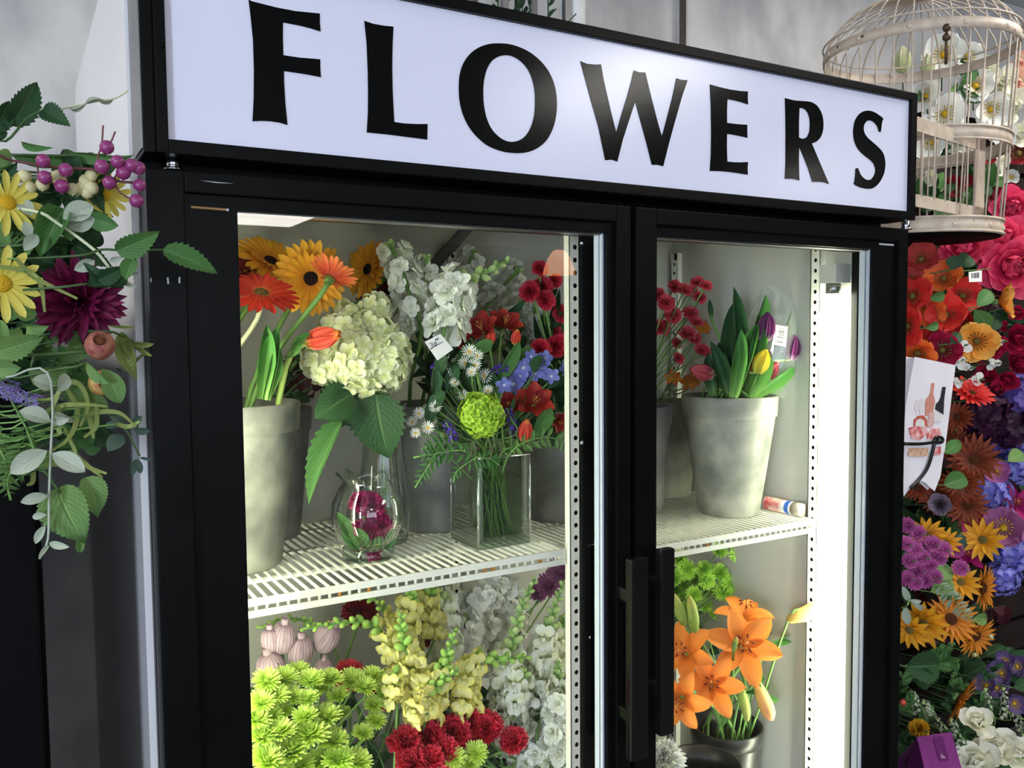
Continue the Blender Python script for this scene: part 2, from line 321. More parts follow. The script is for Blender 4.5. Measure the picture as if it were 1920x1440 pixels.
# rod standing on the wall behind the sign, seen above it
q = at(1280, 50, 0.93); t = thing('wall_conduit', 'thin brown metal rod running up the plaster wall', 'conduit', (q.x, 0.93, 0))
child(t, 'rod', mesh('rod', g_tube([(q.x, 0.93, 0.0), (q.x, 0.93, RH)], 0.010, 10), mat('brown_metal', (112, 98, 90), 0.4, 0.5, 0.5)))
for z in (0.6, 1.5, 2.5): child(t, 'clip', mesh('clip', g_box(q.x - 0.02, q.x + 0.02, 0.918, 0.95, z, z + 0.015), M_steel, False))

# ------------------------------------------------------------------ the flower cooler
IX0, IX1, IY1, IZ1 = 0.045, 1.25, 0.60, 1.745
cool = thing('display_cooler', 'black and white two-door glass display cooler with a sign on top', 'cooler', (0.65, 0.45, 0))
def part(par, name, g, m, smooth=False, bev=0, label=None):
    me = mesh(name, g, m, smooth)
    if bev: bevel(me, bev)
    return child(par, name, me, None, label)
# outer side panel, with rounded upper rear corner
def side(x0, x1, H=1.99):
    prof = [(0.065, 0.06), (0.88, 0.06), (0.88, H - 0.06)] + [(0.82 + 0.06 * math.cos(a * pi / 12), H - 0.06 + 0.06 * math.sin(a * pi / 12)) for a in range(1, 7)] + [(0.065, H)]
    n = len(prof); V = [Vector((x0, y, z)) for y, z in prof] + [Vector((x1, y, z)) for y, z in prof]
    F = [tuple(range(n)), tuple(reversed(range(n, 2 * n)))] + [(i, i + n, (i + 1) % n + n, (i + 1) % n) for i in range(n)]
    return V, F, [(0, 0)] * (2 * n)
part(cool, 'side_panel', side(-0.008, IX0 - 0.003), M_white_cab, label='glossy white outer side panel')
part(cool, 'side_panel', side(IX1 + 0.003, 1.306, 1.945), M_white_cab)
part(cool, 'back_panel', g_box(IX0, IX1, IY1 + 0.003, 0.86, 0.06, 1.94), M_white_cab)
part(cool, 'top_panel', g_box(IX0, IX1, 0.08, IY1, IZ1 + 0.003, 1.94), M_white_cab)
part(cool, 'bottom_panel', g_box(IX0, IX1, 0.07, IY1, 0.06, 0.30), M_black)
part(cool, 'kick_plate', g_box(0.0, 1.298, 0.03, 0.07, 0.0, 0.20), M_black, bev=0.003)
for x in (0.1, 1.2):
    for y in (0.15, 0.78): part(cool, 'foot', g_lathe([(0.001, 0), (0.03, 0), (0.025, 0.06), (0.001, 0.06)], 12, (x, y, 0)), M_black)
part(cool, 'liner', g_boxes([(IX0 - 0.003, IX0, 0.085, IY1, 0.3, IZ1), (IX1, IX1 + 0.003, 0.085, IY1, 0.3, IZ1), (IX0, IX1, IY1, IY1 + 0.003, 0.3, IZ1), (IX0, IX1, 0.085, IY1, IZ1, IZ1 + 0.003), (IX0, IX1, 0.085, IY1, 0.3, 0.303)]), M_liner, label='pale inner lining')
part(cool, 'face_frame', g_boxes([(0.0, 1.28, 0.045, 0.08, 1.662, 1.957), (0.0, 0.045, 0.05, 0.085, 0.2, 1.662), (1.25, 1.298, 0.05, 0.085, 0.2, 1.662), (0.045, 1.25, 0.05, 0.085, 0.2, 0.30)]), M_black, bev=0.0015)
mul = part(cool, 'mullion', g_box(0.606, 0.705, 0.052, 0.060, 0.3, 1.662), M_black, bev=0.002)
for p in ((1092, 455), (1108, 1195), (1092, 830)):
    P = atx(p[0], p[1], 0.602); M = Tr(at(p[0], p[1], 0.052)); child(mul, 'screw', mesh('screw', g_ball(0.004, 10, 0.4), M_chrome, key='screw'), M @ Rx(pi / 2))
# perforated shelf standards
def perforated(w, z0, z1, pitch, r):
    V, F = [], []; n = int((z1 - z0) / pitch)
    for i in range(n):
        za = z0 + i * pitch; zc = za + pitch / 2; o = len(V); h = pitch / 2
        out = [(-w / 2, -h), (0, -h), (w / 2, -h), (w / 2, 0), (w / 2, h), (0, h), (-w / 2, h), (-w / 2, 0)]
        for x, z in out: V.append(Vector((x, 0, zc + z)))
        for k in range(8):
            a = -3 * pi / 4 + k * pi / 4; V.append(Vector((r * math.cos(a), 0, zc + r * 1.1 * math.sin(a))))
        for k in range(8): F.append((o + k, o + (k + 1) % 8, o + 8 + (k + 1) % 8, o + 8 + k))
    return V, F, [(0, 0)] * len(V)
def standard(x, y, z0, z1, ang, w=0.024):
    M = Tr(x, y, 0) @ Rz(ang)
    s = child(cool, 'shelf_standard', mesh('shelf_standard', perforated(w, z0, z1, 0.0205, 0.0038), M_wire, False), M)
    child(s, 'channel', mesh('channel', g_boxes([(-w / 2, -w / 2 + 0.002, 0, 0.014, z0, z1), (w / 2 - 0.002, w / 2, 0, 0.014, z0, z1)]), M_wire, False), M)
    child(s, 'channel_back', mesh('channel_back', g_box(-w / 2 + 0.002, w / 2 - 0.002, 0.009, 0.013, z0, z1), M_hole, False), M)
standard(0.655, 0.140, 0.31, 1.74, 0.0)
standard(0.655, 0.583, 0.31, 1.70, 0.0)
standard(IX1 - 0.014, 0.158, 0.31, 1.745, -pi / 2)
standard(IX1 - 0.014, 0.575, 0.31, 1.70, -pi / 2)
standard(IX0 + 0.014, 0.158, 0.31, 1.745, pi / 2)
standard(IX0 + 0.014, 0.575, 0.31, 1.70, pi / 2)
# fluorescent tubes in the front corners
M_tube = emit('lit_tube', (250, 255, 226), TUBE_E)
for x in (IX0 + 0.018, IX1 - 0.022):
    tb = child(cool, 'fluorescent_tube', mesh('fluorescent_tube', g_tube([(x, 0.108, 0.42), (x, 0.108, 1.585)], 0.0125, 12), M_tube))
    for z0, z1, r in ((0.40, 0.42, 0.014), (1.585, 1.605, 0.014)): child(tb, 'end_cap', mesh('end_cap', g_tube([(x, 0.108, z0), (x, 0.108, z1)], r, 12), M_steel))
    sx = 0.03 if x < 0.5 else -0.03
    for z0, z1 in ((1.605, 1.64), (0.36, 0.40)): child(tb, 'lamp_holder', mesh('lamp_holder', g_box(x - 0.02, x + 0.02, 0.086, 0.125, z0, z1), M_liner, False))
# dark drain hose under the cooler roof
hp = [at(872, 432, 0.5), at(850, 458, 0.52), at(830, 478, 0.54), at(812, 500, 0.58)]
hp = [Vector((hp[0].x + 0.03, 0.5, IZ1))] + hp
part(cool, 'drain_hose', g_tube(hp, 0.012, 10), mat('grey_rubber', (70, 70, 66), 0.6), True, label='dark grey hose under the roof')

# doors
DZ0, DZ1 = 0.22, 1.700
M_glass = clear('door_glass', (0.975, 0.985, 0.975), 1.5, 0.0, 1.6)
def door(x0, x1, gx0, gx1, cover_left, hx0, hx1, hz0, hz1, label):
    gz0, gz1 = 0.32, 1.660
    d = part(cool, 'door', g_boxes([(x0, x0 + 0.040, 0.0, 0.045, DZ0, DZ1), (x1 - 0.026, x1, 0.0, 0.045, DZ0, DZ1), (x0 + 0.040, x1 - 0.026, 0.0, 0.045, DZ1 - 0.024, DZ1), (x0 + 0.040, x1 - 0.026, 0.0, 0.045, DZ0, DZ0 + 0.07)]), M_black, bev=0.002, label=label)
    inner = [(x0 + 0.040, gx0, 0.008, 0.042, DZ0 + 0.07, DZ1 - 0.024), (gx1 + 0.004, x1 - 0.026, 0.008, 0.042, DZ0 + 0.07, DZ1 - 0.024), (gx0, gx1 + 0.004, 0.008, 0.042, gz1, DZ1 - 0.024), (gx0, gx1 + 0.004, 0.008, 0.042, DZ0 + 0.07, gz0)]
    child(d, 'inner_frame', bevel(mesh('inner_frame', g_boxes([b for b in inner if b[1] - b[0] > 0.002]), M_black, False), 0.001))
    for yy in (0.014,): child(d, 'glass_pane', mesh('glass_pane', ([Vector(p) for p in ((gx0, yy, gz0), (gx1 + 0.004, yy, gz0), (gx1 + 0.004, yy, gz1), (gx0, yy, gz1))], [(0, 1, 2, 3)], [(0, 0)] * 4), M_glass, False))
    sp = child(d, 'glass_spacer', mesh('glass_spacer', g_boxes([(gx1, gx1 + 0.003, 0.015, 0.0205, gz0, gz1), (gx1, gx1 + 0.003, 0.0235, 0.035, gz0, gz1)]), M_spacer, False), None, 'pale blue perforated spacer bar along the glass edge')
    child(sp, 'top_spacer', mesh('top_spacer', g_box(gx0, gx1, 0.015, 0.035, gz1 - 0.003, gz1), M_steel, False)) if False else None
    child(d, 'top_spacer', mesh('top_spacer', g_box(gx0, gx1, 0.016, 0.034, gz1 - 0.002, gz1), M_steel, False))
    # handle: a long flat bar on two posts
    child(d, 'handle', bevel(mesh('handle', g_boxes([(hx0, hx1, -0.045, -0.030, hz0, hz1), ((hx0 + hx1) / 2 - 0.008, (hx0 + hx1) / 2 + 0.008, -0.031, 0.001, hz0 + 0.05, hz0 + 0.07), ((hx0 + hx1) / 2 - 0.008, (hx0 + hx1) / 2 + 0.008, -0.031, 0.001, hz1 - 0.07, hz1 - 0.05)]), mat('black_gloss_handle', (14, 14, 15), 0.22, 0.5), False), 0.004))
    child(d, 'gasket', mesh('gasket', g_boxes([(x0 + 0.012, x0 + 0.024, 0.045, 0.052, DZ0, DZ1), (x1 - 0.022, x1 - 0.01, 0.045, 0.052, DZ0, DZ1), (x0 + 0.012, x1 - 0.01, 0.045, 0.052, DZ1 - 0.02, DZ1 - 0.01)]), M_black2, False))
    return d
d1 = door(0.0, 0.659, 0.098, 0.617, True, 0.625, 0.657, 0.890, 1.190, 'left glass door with black frame')
d2 = door(0.668, 1.298, 0.708, 1.208, False, 0.680, 0.706, 0.915, 1.197, 'right glass door with black frame')
# mask strip on the glass, its bare edge, and scuffs where the paint is gone
def scuff(d, pts, m=M_steel, y=-0.0006):
    V = [at(px, py, y) for px, py in pts]; n = len(V); V2 = [v + Vector((0, 0.0008, 0)) for v in V]
    child(d, 'paint_chip', mesh('paint_chip', (V + V2, [tuple(range(n)), tuple(reversed(range(n, 2 * n)))] + [(i, i + n, (i + 1) % n + n, (i + 1) % n) for i in range(n)], [(0, 0)] * (2 * n)), m, False))
M_chip = mat('bare_chipped_metal', (205, 205, 202), 0.5, 0.4)
M_tan = mat('tan_tape_edge', (168, 128, 84), 0.7, 0.2)
scuff(d1, [(375, 338), (405, 341), (438, 344), (405, 343)], M_chip)
scuff(d1, [(358, 386), (423, 391), (423, 395), (358, 390)], M_tan, 0.0072)
scuff(d1, [(424, 391), (429, 391.5), (429, 396), (424, 395.5)], M_chip, 0.0072)
scuff(d1, [(313, 520), (316, 520), (317, 532), (314, 533)], M_chip)
scuff(d1, [(282, 521), (284, 521), (284, 529), (282, 529)], M_chip)
scuff(d1, [(335, 520), (338, 519), (338, 531), (335, 531)], M_chip)
scuff(d2, [(1649, 456), (1676, 458), (1676, 461), (1649, 459)], M_chip, 0.0072)
# hinge pins between door and sign
for p in ((325, 297), (1698, 407)):
    P = at(p[0], p[1], 0.012); part(cool, 'hinge', g_join([(g_tube([(P.x, P.y, DZ1), (P.x, P.y, 1.716)], 0.0075, 12), None), (g_tube([(P.x, P.y, DZ1), (P.x, P.y, DZ1 + 0.003)], 0.011, 12), None)]), M_chrome, True)

# sign box with panel and letters
SX0, SX1, SZ0, SZ1, SY = -0.003, 1.288, 1.713, 1.938, -0.020
WX0, WX1, WZ0, WZ1 = 0.022, 1.274, 1.728, 1.924
sign = part(cool, 'sign_box', g_boxes([(SX0, 0.010, SY + 0.004, 0.045, SZ0, SZ1), (0.010, WX0, SY, 0.045, SZ0, SZ1), (WX1, SX1, SY, 0.045, SZ0, SZ1), (WX0, WX1, SY, 0.045, WZ1, SZ1), (WX0, WX1, SY, 0.045, SZ0, WZ0), (WX0, WX1, 0.03, 0.045, WZ0, WZ1)]), M_black, bev=0.0015, label='black sign frame above the doors')
child(sign, 'side_return', mesh('side_return', g_box(SX0 - 0.0015, SX0 - 0.0002, SY + 0.006, 0.062, SZ0 + 0.004, SZ1), M_steel, False))
child(sign, 'sign_panel', mesh('sign_panel', g_box(WX0, WX1, -0.012, -0.006, WZ0, WZ1), M_sign, False), None, 'glossy white sign panel')
P = at(303, 85, SY - 0.001); child(sign, 'screw', mesh('screw', g_ball(0.0035, 10, 0.4), M_black2, key='screwb'), Tr(P) @ Rx(pi / 2))
def smooth_loop(pts, k=3):
    n = len(pts); out = []
    for i in range(n):
        p0, p1, p2, p3 = (pts[(i + j - 1) % n] for j in range(4))
        for s in range(k):
            t = s / k; out.append(tuple(0.5 * (2 * p1[c] + (p2[c] - p0[c]) * t + (2 * p0[c] - 5 * p1[c] + 4 * p2[c] - p3[c]) * t * t + (3 * p1[c] - p0[c] - 3 * p2[c] + p3[c]) * t ** 3) for c in (0, 1)))
    return out
LET = {
 'F': ((450, 0, 5.76), [(92, -4), (130, 14), (400, 82), (600, 120), (862, 146), (862, 240), (870, 340), (760, 305), (640, 275), (463, 242), (462, 420), (467, 596), (640, 622), (866, 640), (866, 730), (873, 833), (700, 800), (473, 767), (476, 900), (490, 1130), (513, 1350), (430, 1325), (330, 1310), (230, 1305), (135, 1310), (148, 1050), (150, 750), (140, 430), (115, 180)], None, 0),
 'L': ((660, 20, 5.76), [(133, 110), (230, 142), (340, 162), (447, 172), (438, 350), (433, 600), (438, 850), (447, 1050), (456, 1202), (560, 1217), (690, 1224), (816, 1224), (812, 1392), (600, 1365), (380, 1337), (160, 1315), (172, 1100), (174, 900), (170, 650), (158, 350)], None, 0),
 'O': ((850, 70, 6.26), [(520, 70), (660, 80), (800, 125), (920, 190), (1040, 295), (1130, 420), (1190, 570), (1215, 750), (1205, 930), (1160, 1090), (1080, 1225), (960, 1315), (830, 1355), (690, 1357), (560, 1335), (410, 1275), (290, 1180), (190, 1060), (115, 910), (75, 750), (65, 600), (75, 440), (120, 300), (200, 190), (300, 118), (410, 80)], [(620, 210), (700, 225), (790, 280), (870, 370), (925, 490), (955, 630), (960, 770), (950, 910), (915, 1040), (860, 1140), (790, 1200), (700, 1226), (610, 1212), (520, 1155), (440, 1060), (385, 930), (357, 780), (350, 630), (362, 490), (395, 370), (450, 280), (530, 225)], 1),
 'W': ((1070, 100, 6.546), [(118, 95), (200, 128), (290, 138), (372, 136), (400, 300), (440, 480), (500, 740), (560, 972), (620, 760), (690, 540), (740, 360), (775, 210), (840, 232), (917, 235), (960, 420), (1020, 660), (1070, 850), (1120, 1022), (1180, 800), (1240, 570), (1275, 420), (1297, 305), (1360, 325), (1436, 330), (1370, 520), (1290, 800), (1210, 1090), (1135, 1387), (1070, 1368), (997, 1368), (930, 1100), (860, 840), (793, 590), (720, 810), (640, 1060), (573, 1328), (500, 1305), (425, 1312), (340, 900), (250, 580), (180, 320)], None, 0),
 'E': ((1310, 140, 7.2), [(152, 130), (270, 165), (420, 200), (560, 220), (665, 227), (662, 310), (667, 402), (560, 368), (470, 345), (388, 330), (382, 480), (383, 650), (480, 663), (560, 671), (656, 676), (655, 760), (658, 853), (560, 830), (470, 812), (382, 800), (380, 1000), (387, 1173), (480, 1182), (570, 1184), (667, 1178), (660, 1270), (664, 1352), (530, 1330), (400, 1312), (280, 1302), (152, 1300), (165, 1100), (170, 800), (165, 400)], None, 0),
 'R': ((1450, 160, 7.2), [(157, 172), (280, 203), (360, 210), (450, 215), (500, 222), (540, 238), (580, 264), (610, 300), (640, 348), (660, 400), (673, 460), (677, 530), (673, 595), (660, 650), (640, 698), (610, 735), (580, 760), (550, 775), (520, 785), (560, 880), (640, 1070), (752, 1333), (690, 1312), (620, 1302), (527, 1303), (470, 1120), (410, 970), (348, 828), (344, 1000), (347, 1150), (352, 1285), (290, 1268), (230, 1262), (157, 1262), (165, 1050), (167, 700), (163, 350)], [(352, 308), (390, 308), (430, 325), (465, 370), (488, 440), (494, 530), (488, 620), (460, 690), (420, 718), (385, 720), (345, 703), (345, 520)], 0),
 'S': ((1580, 180, 7.2), [(546, 303), (480, 250), (420, 215), (345, 197), (270, 212), (210, 260), (165, 340), (145, 450), (147, 550), (170, 640), (215, 725), (290, 800), (380, 870), (420, 920), (440, 980), (436, 1040), (410, 1095), (375, 1128), (330, 1132), (285, 1108), (240, 1055), (210, 980), (175, 982), (172, 1050), (160, 1150), (155, 1190), (240, 1235), (330, 1252), (400, 1247), (465, 1205), (520, 1130), (560, 1040), (576, 930), (568, 840), (540, 760), (490, 700), (420, 635), (340, 565), (298, 505), (283, 440), (295, 380), (325, 340), (365, 330), (410, 345), (450, 385), (475, 430), (488, 478), (515, 478), (525, 400), (535, 340)], None, 2),
}
def extrude_poly(loops, y0, y1):
    """loops of (x, z); a slab between y0 (front) and y1"""
    flat = [Vector((x, z, 0)) for lp in loops for x, z in lp]
    tris = tessellate_polygon([[Vector((x, z, 0)) for x, z in lp] for lp in loops]); n = len(flat)
    V = [Vector((p.x, y0, p.y)) for p in flat] + [Vector((p.x, y1, p.y)) for p in flat]; F = []
    for t in tris:
        a, b, c = t; nz = (flat[b] - flat[a]).cross(flat[c] - flat[a]).z
        if nz < 0: b, c = c, b
        F.append((a, b, c)); F.append((a + n, c + n, b + n))
    o = 0
    for lp in loops:
        m = len(lp)
        for i in range(m): F.append((o + i, o + (i + 1) % m, o + (i + 1) % m + n, o + i + n))
        o += m
    return V, F, [(0, 0)] * len(V)
for ch, ((ox, oy, s), outer, inner, sm) in LET.items():
    loops = []
    for lp in (outer, inner):
        if not lp: continue
        if sm == 1: lp = smooth_loop(lp, 3)
        if sm == 2: lp = lp[:1] + smooth_loop(lp, 3)[1:]
        w = [at(ox + x / s, oy + y / s, -0.0128) for x, y in lp]; loops.append([(p.x, min(p.z, WZ1 - 0.001)) for p in w])
    child(sign, 'letter', mesh('letter', extrude_poly(loops, -0.0131, -0.0121), M_ink, False), None, 'black letter ' + ch)

# ------------------------------------------------------------------ wire shelves
def shelf(x0, x1, zt, label, y0=0.150, y1=0.565, rusty=()):
    t = thing('wire_shelf', label, 'shelf', ((x0 + x1) / 2, (y0 + y1) / 2, zt - 0.03), 'wire shelves in the cooler')
    r = 0.0024; pitch = 0.0146; n = int((x1 - x0 - 0.01) / pitch)
    me = mesh('slat', g_tube([(0, 0.0, -0.0215), (0, 0.0, -0.006), (0, 0.003, -r), (0, y1 - y0, -r)], r, 8), M_wire)
    mr = mesh('slat_rusty', g_tube([(0, 0.0, -0.021), (0, 0.0, -0.006)], r * 1.15, 8), M_rust)
    for i in range(n + 1):
        x = x0 + 0.006 + i * pitch; s = child(t, 'slat', me, Tr(x, y0 + 0.002, zt))
        if i in rusty: child(s, 'rust_patch', mr, Tr(x, y0 + 0.0018, zt))
    child(t, 'front_rail', bevel(mesh('front_rail', g_box(x0, x1, y0 - 0.003, y0 + 0.0015, zt - 0.0105, zt - 0.0005), M_wire, False), 0.001))
    child(t, 'front_rail', bevel(mesh('front_rail', g_box(x0, x1, y0 - 0.003, y0 + 0.0015, zt - 0.026, zt - 0.0170), M_wire, False), 0.001))
    for y in (0.10, 0.235, 0.37): child(t, 'cross_bar', mesh('cross_bar', g_box(x0, x1, y0 + y, y0 + y + 0.012, zt - 0.009, zt - 0.0048), M_wire, False))
    child(t, 'back_rail', mesh('back_rail', g_box(x0, x1, y1 - 0.004, y1, zt - 0.02, zt), M_wire, False))
    for x in (x0 + 0.004, x1 - 0.004): child(t, 'side_rail', mesh('side_rail', g_box(x - 0.003, x + 0.003, y0, y1, zt - 0.016, zt), M_wire, False))
ST, ST2 = 1.163, 1.142
shelf(0.062, 0.640, ST, 'upper cream wire shelf behind the left door', rusty=(13, 16, 29, 30, 36))
shelf(0.668, 1.234, ST2, 'upper cream wire shelf behind the right door', rusty=(19,))
shelf(0.062, 0.640, 0.50, 'lower wire shelf under the mums and snapdragons')
shelf(0.668, 1.234, 0.50, 'lower wire shelf under the orange lilies')
# ------------------------------------------------------------------ flower kit (unit size, scaled when placed)
def orient(P, face, roll=0.0, S=1.0):
    T = (CAM - P).normalized(); d = (CR * face[0] + CU * face[1] + T * face[2]).normalized()
    return Tr(P) @ d.to_track_quat('Z', 'Y').to_matrix().to_4x4() @ Rz(roll) @ Sc(S), d
def radial(par, M, me, n, tilt, sc=1.0, r0=0.0, z0=0.0, jit=0.06, name='petal', ph=0.0):
    for k in range(n):
        A = Rz(ph + 2 * pi * k / n + U(-jit, jit)) @ Tr(0, r0, z0) @ Rx(tilt + U(-jit, jit) * 1.6) @ Ry(U(-jit, jit) * 2) @ Sc(sc * U(0.93, 1.06))
        child(par, name, me, M @ A)
def stemcurve(pts, k=5):
    pts = [Vector(p) for p in pts]; out = []
    P = [pts[0] * 2 - pts[1]] + pts + [pts[-1] * 2 - pts[-2]]
    for i in range(1, len(P) - 2):
        for s in range(k):
            t = s / k; a, b, c, d = P[i - 1], P[i], P[i + 1], P[i + 2]
            out.append(0.5 * (2 * b + (c - a) * t + (2 * a - 5 * b + 4 * c - d) * t * t + (3 * b - a - 3 * c + d) * t ** 3))
    return out + [pts[-1]]
def g_layers(L):
    it = []
    for fn, n, tilt, sc, r0, z0, jit, ph in L:
        for k in range(n):
            it.append((fn(k), Rz(ph + 2 * pi * k / n + U(-jit, jit)) @ Tr(0, r0, z0) @ Rx(tilt + U(-jit, jit)) @ Ry(U(-jit, jit)) @ Sc(sc * U(0.9, 1.08))))
    return g_join(it)
def mum_geo(shag=0.0):
    p = lambda k: g_petal(1, 0.17, 'blunt', 4, 1, 0.05, 0.45, 0.3)
    return g_join([(g_ball(0.2, 10, 0.6), Tr(0, 0, 0.16)), (g_layers([(p, 24, -0.05 - shag, 0.98, 0, 0, 0.07, 0), (p, 24, 0.14, 0.92, 0, 0.02, 0.07, 0.13), (p, 22, 0.36, 0.78, 0, 0.05, 0.08, 0.05), (p, 16, 0.6, 0.58, 0, 0.08, 0.1, 0.1), (p, 11, 0.9, 0.4, 0, 0.1, 0.1, 0.2)]), None)])
def carn_geo(seed):
    random.seed(seed)
    p = lambda k: g_petal(1, 0.75, 'fan', 4, 4, 0.0, U(-0.3, 0.5), 0.0, 0.12, U(2, 4), 0, 9, U(0, 6), 0, 0.10)
    g = g_layers([(p, 10, -0.05, 0.98, 0, 0, 0.2, 0), (p, 11, 0.3, 0.95, 0, 0, 0.25, 0.3), (p, 11, 0.62, 0.88, 0, 0, 0.28, 0.1), (p, 10, 0.95, 0.82, 0, 0, 0.3, 0.5), (p, 9, 1.3, 0.74, 0, 0, 0.3, 0.2)])
    random.seed(seed + 99); return g
def fill(me_key, geo, m): return mesh(me_key, geo, m, key=me_key)
def calyx(par, M, m=None, s=0.26, h=1.4, z=-0.25): child(par, 'calyx', mesh('calyx', g_ball(1, 8), m or M_stem, key='calyx'), M @ Tr(0, 0, z) @ Matrix.Diagonal((s, s, s * h, 1)))
def K_mum(m, head='flower_head', shag=0.0):
    me = [fill('mum%d%.1f' % (i, shag), lambda: mum_geo(shag), m) for i in range(2)]
    def f(par, M): child(par, head, random.choice(me), M @ Rz(U(0, 6))); calyx(par, M, None, 0.3, 0.8, -0.14)
    return f
def K_carn(m, cal=True):
    me = [fill('carn%d' % i, lambda: carn_geo(i * 7 + 3), m) for i in range(3)]
    def f(par, M):
        child(par, 'flower_head', random.choice(me), M @ Tr(0, 0, -0.25) @ Rz(U(0, 6)))
        if cal: calyx(par, M, None, 0.24, 2.2, -0.62)
    return f
def K_ray(m, mc, n=22, n2=0, W=0.24, tilt=0.1, cr=0.24, shape='ray', curl=-0.15, cz=0.45, mc2=None, jit=0.05):
    pe = fill('ray%s%.2f%.2f' % (shape, W, curl), lambda: g_petal(1, W, shape, 8, 2, 0.1, curl, 0.12, 0.012, 2), m)
    ce = fill('disc%.2f' % cz, lambda: g_join([(g_ball(1, 12, cz), None)] + [(g_ball(0.12, 5), Tr(0.8 * math.cos(a * 2.4) * (a / 24) ** 0.5, 0.8 * math.sin(a * 2.4) * (a / 24) ** 0.5, cz * (1 - 0.6 * a / 24) * 0.95)) for a in range(24)]), mc)
    def f(par, M):
        radial(par, M, pe, n, tilt, 1.0, cr * 0.4, 0, jit)
        if n2: radial(par, M, pe, n2, tilt + 0.25, 0.72, cr * 0.4, 0.04, jit, ph=0.14)
        child(par, 'disc', ce, M @ Tr(0, 0, 0.03) @ Sc(cr))
        if mc2: child(par, 'ring', fill('ring', lambda: g_layers([((lambda k: g_petal(0.5, 0.08, 'lance', 2, 1, 0.9, -0.6)), 36, 0, 1, 0.75, 0.05, 0.1, 0)]), mc2), M @ Tr(0, 0, 0.03) @ Sc(cr))
        calyx(par, M, None, 0.2, 0.8, -0.1)
    return f
def K_tulip(m, openness=0.12):
    pe = fill('tulip', lambda: g_petal(1, 0.62, 'cup', 7, 3, 0.35, 0.55, 0.30), m)
    def f(par, M):
        for k in range(6): child(par, 'petal', pe, M @ Rz(k * pi / 3 + U(-0.05, 0.05)) @ Tr(0, 0.05 + 0.05 * (k % 2), -1.0) @ Rx(0.98 - openness * (k % 2) - U(0, 0.06)) @ Sc(2.05))
    return f
def K_lily(m, ms, ma, recurve=-1.15, tilt=0.95, W=0.36):
    pe = fill('lily%.2f%.2f' % (recurve, W), lambda: g_petal(1, W, 'oval', 8, 3, 0.0, recurve, 0.22, 0.012, 2), m)
    fi = fill('filament', lambda: g_tube([(0, 0, 0), (0, 0.06, 0.3), (0, 0.16, 0.58)], 0.012, 5), ms)
    an = fill('anther', lambda: g_ball(0.028, 6, 2.6), ma)
    def f(par, M):
        for k in range(6): child(par, 'petal', pe, M @ Rz(k * pi / 3 + U(-0.06, 0.06)) @ Tr(0, 0.03, -0.12 - 0.02 * (k % 2)) @ Rx(tilt + U(-0.1, 0.1)) @ Sc((1.0 if k % 2 else 0.94) * U(0.96, 1.04)))
        for k in range(6):
            A = M @ Rz(k * pi / 3 + 0.4 + U(-0.15, 0.15)); s = child(par, 'stamen', fi, A); child(s, 'anther', an, A @ Tr(0, 0.17, 0.60) @ Rx(U(0.7, 1.4)))
        child(par, 'pistil', fill('pistil', lambda: g_join([(g_tube([(0, 0, 0), (0.02, 0, 0.66)], 0.016, 6), None), (g_ball(0.035, 8, 0.7), Tr(0.02, 0, 0.67))]), ms), M)
    return f
def K_poppy(m, mc, ms, n=6):
    pe = [fill('poppy%d' % i, (lambda i=i: g_petal(1, 1.05, 'round', 6, 4, 0.1, 0.35 - 0.5 * i, 0.12, 0.075, 3.0 + i, 0, 9, i * 1.3)), m) for i in range(2)]
    st = fill('poppystam', lambda: g_join([(g_ball(0.11, 8, 0.8), Tr(0, 0, 0.1))] + [(g_tube([(0, 0, 0.02), (0.2 * math.cos(a), 0.2 * math.sin(a), 0.2), (0.27 * math.cos(a), 0.27 * math.sin(a), 0.22)], [0.008, 0.01, 0.028], 4), None) for a in [k * 0.42 for k in range(15)]]), mc)
    def f(par, M):
        for k in range(n): child(par, 'petal', pe[k % 2], M @ Rz(2 * pi * k / n + U(-0.12, 0.12)) @ Rx(0.25 + 0.3 * (k % 2) + U(-0.12, 0.2)) @ Sc(U(0.9, 1.05)))
        child(par, 'stamens', st, M @ Sc(1.35))
        calyx(par, M, None, 0.16, 1.0, -0.1)
    return f
def K_rose(m, n=22, W=0.8, loose=0.0, ruf=0.02):
    pe = [fill('rose%d%.2f%.2f' % (i, W, ruf), (lambda i=i: g_petal(1, W * 1.15, 'round', 5, 3, 0.2, 0.9 - 0.5 * i, 0.18, ruf, 2 + i, 0, 9, i)), m) for i in range(2)]
    def f(par, M):
        for k in range(n):
            q = k / (n - 1); sc = 0.38 + 0.6 * q ** 0.8
            child(par, 'petal', pe[1 if q > 0.65 else 0], M @ Rz(k * 2.4 + U(-0.1, 0.1)) @ Tr(0, 0.03 + 0.05 * q, -0.28 + 0.06 * (1 - q)) @ Rx(1.35 - (1.05 + loose) * q ** 1.3 + U(-0.06, 0.06)) @ Sc(sc))
        calyx(par, M, None, 0.22, 1.0, -0.3)
    return f
def K_dahlia(m):
    pe = fill('dahlia', lambda: g_petal(1, 0.36, 'point', 5, 2, 0.15, -0.25, 0.3), m)
    def f(par, M):
        for n, tilt, sc, z in ((16, -0.12, 1.0, -0.02), (16, 0.15, 0.95, 0.0), (15, 0.42, 0.86, 0.03), (13, 0.72, 0.74, 0.06), (10, 1.02, 0.6, 0.1), (6, 1.3, 0.45, 0.14)):
            radial(par, M, pe, n, tilt, sc, 0.02, z, 0.12, ph=U(0, 1))
    return f
